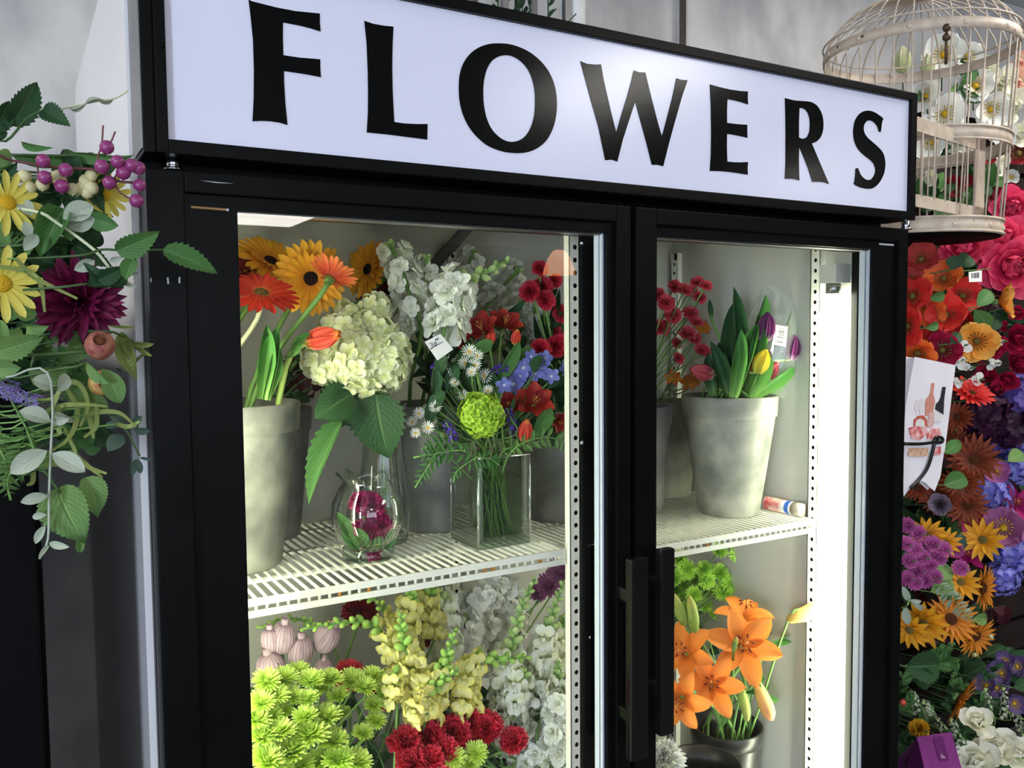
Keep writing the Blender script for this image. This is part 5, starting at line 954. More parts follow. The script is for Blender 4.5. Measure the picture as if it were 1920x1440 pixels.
for px, py, Y, f, r, k, noun in ((1392, 1212, .20, (0.12, 0.12, 1), 82, k_lily, 'large orange lily facing the glass, in the middle of its bunch'), (1394, 1160, .26, (0.15, 0.85, 0.5), 62, k_lily, 'orange lily tipped upward behind the large one'), (1335, 1284, .18, (0.0, 0.1, 1), 68, k_lily, 'orange lily low in the bunch, beside the bucket rim'), (1285, 1225, .22, (-0.3, 0.2, 0.9), 66, k_lily, 'orange lily half hidden by the right door handle'), (1278, 1310, .17, (-0.2, -0.3, 0.9), 66, k_lily, 'lowest orange lily hanging down behind the handle'), (1455, 1150, .34, (0.35, 0.75, 0.5), 50, k_lilyp, 'pink lily behind the orange ones')):
    b, v_ = lil(); bloom('lily', noun, 'flower', px, py, Y, f, r, k, b, v_, 0.004, None, 0.3 if px == 1392 else None)
bl = fill('lilybud', lambda: g_lathe([(0.02, -1), (0.2, -0.85), (0.3, -0.4), (0.31, 0), (0.25, 0.5), (0.13, 0.85), (0.02, 1)], 12), P_lbud); blo = fill('lilybudo', lambda: g_lathe([(0.02, -1), (0.18, -0.85), (0.3, -0.3), (0.36, 0.3), (0.30, 0.7), (0.12, 0.95), (0.02, 1)], 12), P_lbudo)
for px, py, Y, f, r, me, noun in ((1298, 1152, .21, (-0.15, 1, .2), 38, bl, 'green lily bud standing left of the orange blooms'), (1273, 1142, .22, (-0.4, 1, .2), 36, bl, 'green lily bud touching the door handle edge'), (1437, 1122, .30, (0.15, 1, .1), 30, bl, 'upright pale green lily bud beside the pink lily'), (1432, 1312, .20, (0.4, -1, .2), 40, blo, 'drooping peach lily bud below the blooms'), (1518, 1148, .16, (1, 0.35, .2), 46, blo, 'peach lily bud reaching right toward the bright tube'), (1396, 1322, .21, (0.2, -1, .3), 30, bl, 'green lily bud hanging over the bucket rim'), (1378, 1208, .175, (0.2, 1, .5), 18, bl, 'tiny green lily bud in front of the large lily')):
    b, v_ = lil(); bloom('lily_bud', noun, 'flower', px, py, Y, f, r, (lambda par, M, me=me: child(par, 'bud', me, M)), b, v_, 0.0026)
for p0, p1, w, Y in (((1430, 1210), (1492, 1190), 14, .24), ((1440, 1190), (1480, 1150), 12, .28), ((1405, 1290), (1435, 1265), 14, .24), ((1410, 1290), (1462, 1312), 14, .24), ((1370, 1330), (1352, 1365), 14, .20), ((1395, 1300), (1445, 1285), 12, .25), ((1330, 1200), (1300, 1180), 14, .26), ((1415, 1270), (1420, 1230), 14, .27)):
    b, v_ = lil(); q = at(p0[0], p0[1], Y); o = newthing('lily_leaf', ('narrow green lily leaf', 'between the orange lily blooms'), 'leaf', b, p1[0]); child(o, 'stem', mesh('stem', g_tube(stemcurve([b, v_, q], 4), 0.0016, 5), M_stem)); leaf_px(o, p0, p1, Y, w, 'lance', M_leaf, 0.2, 0.0)
b, v_ = inb(RL[1], zL, .25, .02); bloom('white_bloom', 'white ruffled bloom low beside the centre door frame', 'flower', 1248, 1422, 0.16, (-0.2, 0.4, 0.9), 36, k_wcarn, b, None, 0.003)
# ================================================================== left: black cabinet with an artificial arrangement on it
PZ = 1.56
pc = thing('black_cabinet', 'tall plain black cabinet beside the cooler at the left edge', 'cabinet', (-0.35, 0.45, 0))
child(pc, 'body', bevel(mesh('body', g_box(-0.60, -0.112, 0.045, 0.90, 0.0, PZ - 0.02), M_black2, False), 0.004))
child(pc, 'door', bevel(mesh('door', g_box(-0.595, -0.117, 0.028, 0.044, 0.06, PZ - 0.03), M_black2, False), 0.003))
child(pc, 'cabinet_top', bevel(mesh('cabinet_top', g_box(-0.61, -0.110, 0.022, 0.905, PZ - 0.02, PZ), M_black2, False), 0.004))
pl = thing('planter', 'dark basket holding the artificial arrangement on the black cabinet', 'planter', (-0.235, 0.10, PZ))
child(pl, 'body', mesh('body', g_lathe([(0.001, 0), (0.055, 0), (0.07, 0.09), (0.066, 0.09), (0.052, 0.006), (0.001, 0.006)], 24, (-0.235, 0.10, PZ)), M_black2))
child(pl, 'foam', mesh('foam', g_lathe([(0.001, 0.084), (0.055, 0.08), (0.06, 0.07)], 20, (-0.235, 0.10, PZ)), M_stem_d))
G0 = V3(-0.215, 0.08, PZ + 0.06)
def gb(): return G0 + V3(U(-.03, .03), U(-.03, .03), U(-0.02, .02))
def gvia(p, Y): return at(min(p[0] - 90, -20), p[1] * 0.6 + 0.4 * 480, Y + 0.02)
def lsprig(name, label, stem, leaves, m, kind='oval', Y=-0.07, sr=0.0012, sm=None, dY=0.0):
    q0 = at(-45, stem[0][1], Y + 0.06); pts = [gb(), q0] + [at(p[0], p[1], Y) for p in stem]; o = thing(name, label, 'foliage', pts[0])
    child(o, 'stem', mesh('stem', g_tube(stemcurve(pts, 4), sr, 6), sm or M_stem_d))
    for lf in leaves: leaf_px(o, lf[0], lf[1], Y + U(-0.006, 0.006), lf[2], lf[4] if len(lf) > 4 and lf[4] else kind, m, lf[3] if len(lf) > 3 else U(-0.5, 0.5), U(-0.015, 0.015))
    return o
def lbloom(name, label, cat, px, py, Y, f, r, kind, roll=None, sr=0.0022): return bloom(name, label, cat, px, py, Y, f, r, kind, gb(), at(min(px - 60, -30), py, Y + 0.05), sr, M_stem_d, roll)
DS = 'serrate'
lsprig('ivy_sprig', 'dark serrated ivy sprig at the top of the left arrangement', [(10, 265), (50, 222), (82, 206)], [((20, 235), (72, 152), 52, 0.2, DS), ((80, 205), (132, 236), 40, -0.2, DS), ((-15, 245), (20, 188), 40, 0.3, DS), ((5, 262), (-30, 215), 34, 0, DS)], M_leaf_d, DS)
lsprig('curly_sprig', 'thin pale twisted tendril pointing right at the top left', [(80, 212), (128, 201), (180, 190), (215, 184), (240, 170)], [((130, 203), (165, 192), 9, 0.8, 'lance'), ((160, 196), (195, 186), 8, -0.8, 'lance'), ((185, 190), (215, 183), 7, 0.8, 'lance')], M_leaf_g, 'lance', -0.06, 0.0009, M_stem_p)
lsprig('long_leaf_sprig', 'row of long green leaves above the purple berries', [(20, 290), (130, 292), (200, 290)], [((22, 293), (135, 300), 26, 0.5, 'oval'), ((95, 296), (140, 292), 26, 0.9, 'oval'), ((130, 287), (210, 296), 26, 0.6, 'oval'), ((200, 290), (252, 292), 9, 0.8, 'lance'), ((40, 265), (100, 278), 16, 0.5, 'lance')], M_leaf, 'oval', -0.05)
# berries
def berries(name, label, pts, r, m, stems, Y, sm):
    o = thing(name, label, 'berries', gb()); root = o.location.copy()
    child(o, 'stem', mesh('stem', g_join([(g_tube(stemcurve([root, at(-40, stems[0][0][1], Y)] + [at(x, y, Y) for x, y in stems[0]], 4), 0.0013, 6), None)] + [(g_tube(stemcurve([at(x, y, Y) for x, y in s], 4), 0.0009, 5), None) for s in stems[1:]]), sm))
    for x, y in pts: child(o, 'berry', mesh('berry', g_join([(g_ball(1, 16), None), (g_ball(0.16, 6), Tr(0, 0, -1))]), m, key='berry'), Tr(at(x, y, Y - 0.004 + U(-.004, .004))) @ Rx(U(-.5, .5)) @ Sc(r * U(0.92, 1.05)))
z1 = lambda a, b: (a / 2.571, b / 2.571)
M_berry = mat('purple_berry', (150, 62, 118), 0.35, 0.5, rgb2=(124, 42, 96), scale=300)
M_cberry = mat('cream_berry', (216, 210, 164), 0.5, 0.3, rgb2=(196, 190, 140), scale=300)
berries('berry_spray', 'spray of shiny purple berries reaching over the cooler frame', [z1(*p) for p in ((515, 710), (208, 775), (317, 820), (215, 855), (298, 897), (492, 803), (567, 780), (633, 797), (668, 810), (595, 832), (673, 892), (528, 880), (658, 968))], 0.0068, M_berry, [[z1(60, 775), z1(200, 800), z1(350, 812), z1(470, 820), z1(560, 870), z1(640, 880)], [z1(470, 820), z1(470, 760), z1(490, 700), z1(497, 605)], [z1(490, 700), z1(530, 690), z1(555, 635)], [z1(545, 870), z1(580, 930), z1(640, 962)], [z1(550, 860), z1(580, 815), z1(620, 800)], [z1(180, 800), z1(185, 830), z1(205, 850)], [z1(240, 880), z1(290, 895)], [z1(240, 800), z1(315, 818)]], -0.075, mat('brown_twig', (112, 64, 66), 0.6))
berries('berry_spray', 'cluster of cream berries under the purple ones', [z1(*p) for p in ((280, 850), (292, 878), (205, 890), (438, 848), (414, 872), (442, 908), (420, 928), (372, 915), (350, 912), (140, 905), (425, 900), (118, 850), (395, 905))], 0.0062, M_cberry, [[z1(60, 860), z1(200, 870), z1(320, 890), z1(420, 900)], [z1(380, 900), z1(430, 850)]], -0.06, M_stem)
k_yda = K_ray(P_yda, C_yel, 15, 0, 0.26, 0.1, 0.26, 'ray', -0.2)
lbloom('daisy', 'yellow daisy at the left edge, upper of the pair', 'flower', 14, 380, -0.075, (0.45, 0.2, 0.8), 56, k_yda)
lbloom('daisy', 'yellow daisy at the left edge facing front, lower of the pair', 'flower', 4, 532, -0.085, (0.15, 0.0, 1), 64, k_yda)
lbloom('daisy', 'yellow daisy half hidden behind the cream berries', 'flower', 196, 366, -0.04, (0.5, -0.3, 0.7), 44, k_yda)
lbloom('dahlia', 'big burgundy dahlia in the middle of the left arrangement', 'flower', 146, 566, -0.045, (0.32, -0.15, 0.9), 92, K_dahlia(P_dah))
z2 = lambda a, b: (a / 3.6, 380 + b / 3.6)
lsprig('lily_pad_sprig', 'broad cupped green leaf beside the upper daisy', [(40, 460), (80, 440), (110, 400)], [(z2(430, 40), z2(270, 375), 52, 0.2, 'cupped'), (z2(420, 160), z2(480, 260), 26, -.5, 'oval'), ((135, 385), (210, 412), 12, .3, 'lance'), ((145, 375), (205, 405), 16, .6, 'lance'), ((160, 405), (222, 424), 36, .3, 'oval')], M_leaf, 'cupped', -0.075)
lsprig('sage_sprig', 'sage grey sprig arching right over the dahlia', [(60, 395), (110, 420), (178, 470), (212, 510), (250, 536)], [((125, 425), (178, 408), 34, .3), ((118, 410), (175, 385), 40, -.2), (z2(500, 455), z2(640, 390), 24, .2), (z2(760, 440), z2(940, 480), 10, .4), (z2(820, 540), z2(930, 566), 8, .2), (z2(800, 530), z2(720, 580), 9, .2), (z2(740, 390), z2(830, 370), 12, .2), ((60, 405), (40, 375), 26, .1), ((70, 440), (45, 470), 24, .1), ((45, 415), (62, 445), 22, .2)], M_leaf_g, 'oval', -0.085, 0.0016, M_stem_p)
lsprig('serrated_leaf_pair', 'pair of serrated green leaves crossing the black door frame', [(140, 480), (190, 468), (240, 470), (310, 468)], [((218, 470), (301, 434), 48, .3, DS), ((306, 469), (410, 513), 44, -.3, DS), ((250, 480), (235, 525), 30, .3, 'oval')], M_leaf, DS, -0.10, 0.0012, M_stem_d)
lsprig('half_moon_leaf', 'half folded green leaf in front of the dahlia', [(90, 540), (165, 532)], [(z2(590, 560), z2(840, 585), 40, -.6, 'cupped'), (z2(660, 520), z2(850, 430), 34, .3, DS), (z2(700, 540), z2(560, 400), 22, .2, DS), (z2(760, 560), z2(860, 500), 20, .3, 'oval')], M_leaf_d, 'cupped', -0.10)
# ornamental pomegranates
M_pom = mat('blush_fruit_skin', (172, 118, 92), 0.6, 0.3, rgb2=(136, 62, 68), scale=2.2, bump=0.3, bscale=24)
M_pom2 = mat('yellow_blush_fruit_skin', (188, 170, 92), 0.5, 0.3, rgb2=(170, 96, 74), scale=1.6, bump=0.3, bscale=24)
M_crown = mat('brown_fruit_crown', (110, 68, 46), 0.9, 0.1, var=0.4, scale=300)
def fruit(label, px, py, r, m, f):
    P = at(px, py, -0.085); S = r * mpp(P); M, d = orient(P, f, 0, S); o = thing('ornamental_fruit', label, 'fruit', gb())
    child(o, 'skin', mesh('skin', g_lathe([(0.01, -1), (0.5, -0.9), (0.85, -0.55), (1, 0), (0.9, 0.5), (0.62, 0.86), (0.5, 0.95), (0.42, 0.84), (0.25, 0.72), (0.01, 0.66)], 24), m), M)
    child(o, 'crown', mesh('crown', g_join([(g_ball(0.34, 10, 0.5), Tr(0, 0, 0.74))] + [(g_tube([(0.3 * math.cos(a), 0.3 * math.sin(a), 0.7), (0.46 * math.cos(a), 0.46 * math.sin(a), 1.04)], 0.03, 4), None) for a in [k * 0.35 for k in range(18)]]), M_crown), M)
    child(o, 'stem', mesh('stem', g_tube(stemcurve([o.location, at(-30, py, -0.05), P - d * S * 0.9], 5), 0.0018, 6), M_stem_d))
fruit('blush pink artificial pomegranate under the dahlia', 187, 648, 27, M_pom, (0.05, 0.45, 0.9))
fruit('yellowish artificial pomegranate wrapped by a green leaf', 190, 718, 24, M_pom2, (0.4, -0.1, 0.9))
z3 = lambda a, b: (a / 3.13, 640 + b / 3.13)
lsprig('fruit_leaf', 'bright green folded leaf beside the lower pomegranate', [(120, 690), (160, 680)], [(z3(505, 120), z3(640, 250), 30, .9, 'oval'), (z3(600, 160), z3(710, 365), 42, -.2, 'oval')], M_leaf_l, 'oval', -0.11)
lsprig('strap_leaf_sprig', 'dark pointed leaf with green strips against the cooler edge', [(180, 620), (225, 628), (250, 640)], [((228, 622), (256, 714), 34, .2, 'lance'), ((230, 640), (287, 642), 11, .4, 'strap'), ((250, 645), (287, 668), 10, .2, 'strap'), ((270, 665), (238, 694), 8, .2, 'strap'), ((222, 640), (244, 680), 14, .5, 'lance'), ((205, 610), (250, 612), 6, .2, 'strap')], M_grass, 'lance', -0.06)
lsprig('curled_leaf_sprig', 'curled lime leaves below the lower daisy', [(20, 640), (60, 660), (58, 690)], [((52, 695), (128, 684), 44, .6, 'cupped'), ((62, 680), (62, 620), 0.1, 0, 'oval'), ((50, 612), (94, 610), 34, .5, 'cupped'), ((22, 582), (70, 590), 30, .2, 'oval'), ((-10, 660), (85, 630), 50, .2, 'serrate'), ((-10, 690), (40, 690), 40, .3, 'serrate'), ((0, 600), (14, 650), 22, .1, DS), ((-10, 290), (22, 300), 36, .1, 'oval')], M_leaf_l, 'cupped', -0.08)
# lavender
FL = floret4(petal('lavender_floret', [(0, (128, 112, 176)), (1, (172, 158, 222))], vary=0.15), 0.5, 5, 'lav')
spike('lavender', 'pale lavender spike at the left edge', 'flower', [(-20, 722), (20, 738), (68, 752)], -0.09, FL, bud_mesh(M_bud), 22, 46, 0, 1.0, gb(), at(-40, 700, -0.05), 0.42, 0.0014)
spike('lavender', 'shadowed lavender spike above the pale one', 'flower', [(-20, 715), (12, 722), (34, 726)], -0.06, FL, bud_mesh(M_bud), 16, 24, 0, 1.0, gb(), at(-40, 700, -0.05), 0.42, 0.0014)
# ribbon grass
def ribbon(p, w):
    P = [at(x, y, -0.095 + 0.004 * math.sin(i * 2.0)) for i, (x, y) in enumerate(p)]; A = stemcurve(P, 6); V, F, T = [], [], []
    for i, q in enumerate(A):
        d = (A[min(i + 1, len(A) - 1)] - A[max(i - 1, 0)]).normalized(); s = d.cross(CAM - q).normalized(); s = (s + (CAM - q).normalized() * 0.5).normalized(); k = w * (0.5 + 0.5 * math.sin(pi * min(1, 0.15 + i / len(A))))
        V += [q - s * k, q + s * k]; T += [(0, i / len(A)), (1, i / len(A))]
        if i: F.append((2 * i - 2, 2 * i - 1, 2 * i + 1, 2 * i))
    return V, F, T
rg = [[(95, 770), (120, 720), (150, 722), (165, 760), (150, 800)], [(120, 720), (145, 770), (130, 820), (90, 850)], [(70, 780), (110, 762), (150, 758), (200, 762)], [(160, 778), (190, 772), (225, 775), (255, 800)], [(100, 800), (108, 770), (118, 760)], [(112, 815), (108, 790), (112, 770)], [(85, 872), (120, 868), (140, 850), (130, 825)], [(140, 850), (165, 875), (200, 888)], [(135, 845), (160, 870), (192, 895)], [(180, 760), (180, 800), (158, 820)], [(70, 750), (100, 745), (130, 715)], [(120, 800), (140, 840), (148, 860)], [(160, 758), (172, 800), (175, 822)], [(220, 795), (240, 800), (262, 790)], [(50, 505), (75, 530), (84, 585)], [(30, 485), (65, 520), (145, 560)], [(0, 500), (50, 508), (72, 520)], [(20, 880), (45, 888), (58, 870)], [(60, 850), (62, 900), (50, 910)]]
for i, p in enumerate(rg):
    o = newthing('grass_blade', ('curling ribbon grass blade', 'in the left arrangement'), 'grass blade', gb(), p[-1][0], p[-1][1]); r0 = at(p[0][0], p[0][1], -0.095); child(o, 'stem', mesh('stem', g_tube(stemcurve([o.location, at(-35, p[0][1], -0.06), r0], 4), 0.0009, 5), M_stem)); child(o, 'blade', mesh('blade', ribbon(p, 0.0026 if i not in (10, 11) else 0.0014), M_grass))
# ferns and hanging sprigs
frond('fern_frond', 'bright green fern frond hanging at the left edge', 'fern', [(48, 800), (35, 860), (14, 900), (20, 938)], -0.10, 34, 14, M_leaf_l, gb(), lw=0.22)
frond('fern_frond', 'fern frond tucked behind the ribbon grass', 'fern', [(-5, 840), (45, 825), (85, 812)], -0.07, 26, 12, M_leaf, gb(), lw=0.24)
frond('fern_frond', 'pale fern frond in the lower left corner of the arrangement', 'fern', [(-10, 820), (10, 870), (8, 920)], -0.09, 26, 12, M_leaf_l, gb(), lw=0.24)
lsprig('hanging_sage', 'long sage grey sprig hanging lowest of the arrangement', [(75, 690), (98, 745), (95, 850), (92, 930), (90, 1010), (74, 1048)], [((88, 845), (18, 888), 40, .2), ((98, 850), (160, 885), 36, -.2), ((90, 930), (38, 942), 22, .2), ((88, 965), (60, 970), 14, .1), ((85, 985), (66, 1020), 16, .3), ((92, 1018), (130, 1026), 15, .2), ((92, 1022), (72, 1048), 9, .3), ((97, 790), (130, 785), 18, .3), ((95, 790), (35, 770), 34, .5), ((96, 770), (140, 790), 14, .3), ((100, 725), (60, 712), 34, .5), ((110, 735), (125, 700), 26, .4)], M_leaf_g, 'oval', -0.115, 0.0011, petal('sage_stem', [(0, (150, 160, 146)), (1, (170, 180, 164))], trans=0))
lsprig('big_leaf', 'large crinkled green leaf at the bottom of the arrangement', [(70, 880), (98, 905), (112, 925)], [((108, 915), (158, 1022), 86, .25, 'big'), ((160, 895), (186, 972), 50, -.4, 'big'), ((150, 1000), (150, 1038), 16, 0, 'lance')], M_leaf_l, 'big', -0.10)
lsprig('eucalyptus_sprig', 'dark blue green eucalyptus sprig by the cooler edge', [(160, 760), (200, 775), (235, 805), (262, 855)], [((230, 815), (202, 846), 30, .2), ((225, 800), (196, 798), 20, .6), ((245, 795), (266, 780), 18, .6), ((250, 805), (282, 808), 16, .5), ((235, 795), (205, 780), 16, .2), ((255, 860), (248, 892), 12, .1), ((258, 860), (264, 888), 14, .1), ((262, 858), (286, 862), 6, .1), ((222, 695), (226, 690), 12, .1)], M_leaf_e, 'oval', -0.06, 0.0011, M_stem_d)
for i in range(52):
    px, py = (U(-25, 170), U(300, 880)) if i < 36 else (U(0, 125), U(385, 640)); Y = U(-0.05, 0.005)
    lsprig('filler_sprig', 'dark green filler leaves deep inside the left arrangement', [(px - 20, py), (px + 15, py + U(-15, 15))], [((px + U(-15, 15), py + U(-15, 15)), (px + U(-60, 60), py + U(-55, 55)), U(26, 44), U(-.5, .5), random.choice(('oval', DS))) for _ in range(5)], (M_leaf_d, M_leaf_d, M_leaf, M_leaf_l)[i % 4], 'oval', Y)['group'] = 'filler leaves of the left arrangement'

# ================================================================== right: flower wall
RKY = 0.50
rk = thing('flower_rack', 'dark slatted rack holding the artificial flowers beside the cooler', 'rack', (2.1, RKY, 0))
for x in (1.42, 2.2, 3.0): child(rk, 'post', mesh('post', g_box(x - 0.02, x + 0.02, RKY, RKY + 0.04, 0, 2.15), M_black2, False))
sl_ = mesh('slat', g_box(1.40, 3.02, RKY - 0.012, RKY, 0, 0.09), mat('dark_brown_slat', (34, 26, 24), 0.7, 0.2, var=0.3, scale=12), False)
child(rk, 'backing', mesh('backing', g_box(1.40, 3.02, RKY, RKY + 0.01, 0.25, 2.12), M_black2, False))
for i in range(17): child(rk, 'slat', sl_, Tr(0, 0, 0.30 + i * 0.105))
child(rk, 'foot', mesh('foot', g_box(1.40, 3.02, RKY - 0.25, RKY + 0.2, 0, 0.03), M_black2, False))
WH = 'in the flower wall'
def wl(name, noun, px, py, r, kind, f=None, Y=None, roll=None, where=WH, cat='flower'):
    Y = U(0.22, 0.32) if Y is None else Y; P = at(px, py, Y); b = V3(P.x + U(0.02, .08), RKY - 0.005, P.z - U(0.02, 0.10))
    f = f or (U(-.4, .4), U(-.25, .45), 1); return bloom(name, (noun, where) if where else noun, cat, px, py, Y, f, r, kind, b, None, 0.002, M_stem_d, roll)
kp = {c: K_poppy(m, C_olive, C_yel) for c, m in (('r', P_pop_r), ('o', P_pop_o), ('y', P_pop_y), ('c', P_pop_c), ('w', P_rose))}
for px, py, r, c, f, Y in ((1727, 488, 40, 'c', None, .26), (1770, 524, 42, 'o', None, .24), (1712, 556, 44, 'r', (-.3, .2, 1), .22), (1738, 578, 40, 'o', (.1, -.3, 1), .25), (1803, 556, 40, 'r', (.3, .2, .9), .27), (1772, 592, 46, 'r', (.1, .2, 1), .22), (1703, 612, 44, 'r', (-.5, 0, 1), .20), (1871, 566, 40, 'y', (.85, .1, .5), .22), (1831, 640, 46, 'y', (.1, 0, 1), .20), (1766, 656, 42, 'w', (.1, 0, 1), .23), (1720, 660, 42, 'o', (0, -.5, .9), .20), (1758, 622, 34, 'r', (0, -.3, 1), .30), (1700, 525, 32, 'c', None, .30), (1745, 545, 30, 'y', (0, .2, 1), .30), (1708, 590, 34, 'o', None, .28), (1805, 600, 30, 'r', None, .32), (1730, 510, 28, 'y', None, .33)):
    wl('poppy', {'r': 'red fabric poppy', 'o': 'orange fabric poppy', 'y': 'amber fabric poppy', 'c': 'coral fabric poppy', 'w': 'crimson fabric poppy'}[c], px, py, r, kp[c], f, Y)
kpeo = K_rose(P_peo, 34, 0.75, 0.25, 0.06); kros = K_rose(P_rose, 22)
for px, py, r, f, Y in ((1900, 500, 72, (.2, 0, 1), .22), (1806, 462, 56, (0, .3, .9), .28), (1882, 444, 50, (0, .3, .9), .30), (1898, 388, 46, (0, 0, 1), .34), (1850, 470, 42, (0, .2, 1), .33), (1716, 462, 30, (0, .4, .8), .34), (1915, 420, 40, (0, 0, 1), .36)): wl('peony', 'hot pink peony', px, py, r, kpeo, f, Y)
for px, py, r in ((1908, 634, 38), (1912, 682, 38), (1862, 652, 32), (1850, 702, 30), (1886, 712, 30), (1882, 612, 14), (1870, 730, 24), (1905, 588, 22)): wl('rose', 'crimson fabric rose', px, py, r, kros, None, .24)
kwh = K_rose(P_white2, 10, 0.8, 0.3, 0.06)
for px, py, r in ((1798, 676, 20), (1861, 682, 16), (1832, 712, 18), (1797, 716, 13), (1803, 650, 20), (1876, 640, 10), (1815, 690, 12)): wl('small_blossom', 'small white fabric blossom', px, py, r, kwh, None, .20)
wl('zinnia', 'red zinnia seen from its side', 1822, 738, 38, K_ray(P_pop_r, C_brown, 22, 16, 0.26, 0.1, 0.2), (.35, .6, .6), .20, where='below the white blossoms in the flower wall')
khp = K_hyd(P_lil, 40, 0.30, key='hw'); khv = K_hyd(petal('violet_hydrangea_petal', [(0, (120, 100, 170)), (1, (92, 70, 150))], vary=0.15), 40, 0.30, key='hw'); khd = K_hyd(P_plum, 36, 0.34, key='hw')
for px, py, r, k, noun in ((1914, 742, 46, khv, 'violet hydrangea'), (1846, 924, 46, khp, 'lilac blue hydrangea'), (1912, 868, 38, khp, 'lilac blue hydrangea'), (1908, 1036, 44, khp, 'lilac blue hydrangea'), (1880, 1082, 32, khp, 'lilac blue hydrangea'), (1842, 772, 44, khd, 'dark plum hydrangea'), (1890, 792, 44, khd, 'dark plum hydrangea'), (1838, 800, 34, khd, 'dark plum hydrangea'), (1880, 826, 30, khv, 'violet hydrangea')): wl('hydrangea', noun, px, py, r, k, (0, .1, 1), U(.24, .32))
krust = K_ray(P_rust, C_brown, 20, 16, 0.3, 0.12, 0.26, 'point', -0.1)
for px, py, r, f in ((1826, 862, 46, (.1, .1, 1)), (1798, 838, 34, (-.3, .5, .8)), (1800, 905, 38, (0, -.5, .9)), (1812, 948, 38, (.2, -.2, 1)), (1760, 930, 36, (-.2, 0, 1)), (1795, 782, 30, (-.3, .2, 1)), (1720, 915, 26, (-.2, .2, 1))): wl('sunflower', 'rust brown fabric sunflower', px, py, r, krust, f, U(.24, .30))
kane = K_poppy(P_ane, C_yel, C_yel); kor = K_poppy(P_mag, C_yel, C_yel)
wl('anemone', 'mauve anemone with pale centre', 1882, 990, 48, kane, (-.1, .1, 1), .22, where='right of the golden sunflowers')
wl('orchid', 'pink orchid blossom', 1868, 884, 30, K_poppy(petal('orchid_pink', [(0, (206, 120, 180)), (1, (176, 92, 160))]), C_yel, C_yel, 5), (0, .1, 1), .24, where='between rust sunflower and blue hydrangea')
wl('orchid', 'mottled grey lilac pansy', 1762, 946, 26, K_poppy(petal('grey_lilac', [(0, (50, 40, 50)), (0.4, (90, 76, 92)), (1, (128, 110, 124))]), C_dark, C_yel, 5), (0, .1, 1), .25, where='under the rust sunflowers')
klm = K_lily(P_mag, C_fil, C_anther, -0.6, 0.6, 0.42)
for px, py, r, f in ((1820, 972, 46, (.2, .5, .8)), (1906, 945, 44, (.1, .2, 1)), (1815, 1040, 36, (0, .2, 1))): wl('lily', 'magenta fabric lily', px, py, r, klm, f, .28)
ksun = K_ray(P_sun, C_olive, 14, 8, 0.36, 0.12, 0.26, 'point', -0.15); ksuno = K_ray(P_suno, C_brown, 22, 16, 0.24, 0.1, 0.3, 'point', -0.1)
for px, py, r, k, f, noun in ((1843, 1012, 38, ksun, (-.2, 0, 1), 'golden small sunflower'), (1738, 1004, 34, ksun, (0, .5, .8), 'golden small sunflower'), (1772, 1018, 28, ksun, (0, .2, 1), 'golden small sunflower'), (1802, 1092, 34, ksun, (0, .2, 1), 'golden small sunflower'), (1842, 1102, 40, ksuno, (.7, -.1, .6), 'orange shaggy sunflower'), (1733, 1168, 44, ksun, (-.2, -.5, .9), 'golden small sunflower'), (1782, 1162, 46, ksuno, (.3, .2, .9), 'orange shaggy sunflower'), (1828, 1192, 40, ksuno, (.5, -.3, .7), 'orange shaggy sunflower'), (1706, 1180, 38, ksun, (-.4, -.5, .8), 'golden small sunflower'), (1797, 1310, 46, ksuno, (.55, -.35, .35), 'orange shaggy sunflower')): wl('sunflower', noun, px, py, r, k, f, U(.20, .26))
kpm = K_mum(P_pmum)
for px, py in ((1702, 985), (1720, 1000), (1698, 1020), (1716, 1030), (1735, 1025), (1748, 1020), (1728, 1045), (1704, 1052), (1718, 1070), (1742, 1060), (1700, 1085), (1715, 1092), (1735, 1088), (1760, 1045), (1768, 1030), (1792, 1030), (1800, 1065), (1752, 1082)): wl('small_mum', 'orchid purple pompon mum', px, py, 17, kpm, None, U(.17, .21), where='by the cooler edge')
for p0, p1, w, m, kd in (((1770, 910), (1815, 895), 36, M_leaf, 'serrate'), ((1772, 850), (1802, 826), 26, M_leaf, 'serrate'), ((1832, 575), (1858, 545), 30, M_leaf, 'oval'), ((1826, 580), (1856, 615), 32, M_leaf, 'oval'), ((1890, 865), (1920, 850), 30, M_leaf_l, 'oval'), ((1800, 500), (1820, 480), 34, M_leaf_d, 'oval'), ((1788, 505), (1790, 478), 30, M_leaf_d, 'oval'), ((1800, 1035), (1803, 1000), 24, M_leaf_e, 'oval'), ((1748, 1085), (1780, 1060), 40, M_leaf_l, 'oval'), ((1745, 1110), (1785, 1085), 40, M_leaf_l, 'oval'), ((1765, 1100), (1785, 1120), 24, M_leaf, 'oval'), ((1825, 1160), (1852, 1158), 24, M_leaf_l, 'serrate'), ((1740, 560), (1772, 552), 20, M_leaf, 'oval'), ((1735, 615), (1760, 608), 18, M_leaf, 'oval'), ((1782, 645), (1800, 625), 22, M_leaf_d, 'oval'), ((1860, 620), (1875, 600), 18, M_leaf_d, 'oval'), ((1700, 1250), (1765, 1245), 60, M_leaf_d, 'serrate'), ((1715, 1255), (1745, 1290), 36, M_leaf_d, 'serrate'), ((1900, 1290), (1925, 1280), 26, M_leaf_d, 'oval')):
    Y = .20; q = at(p0[0], p0[1], Y); b = V3(q.x, RKY - .005, q.z - .03); o = newthing('fabric_leaf', ('single green fabric leaf', WH), 'leaf', b, p1[0], p1[1]); child(o, 'stem', mesh('stem', g_tube([b, q], 0.0014, 5), M_stem_d)); leaf_px(o, p0, p1, Y, w, kd, m, U(-.3, .3), 0)
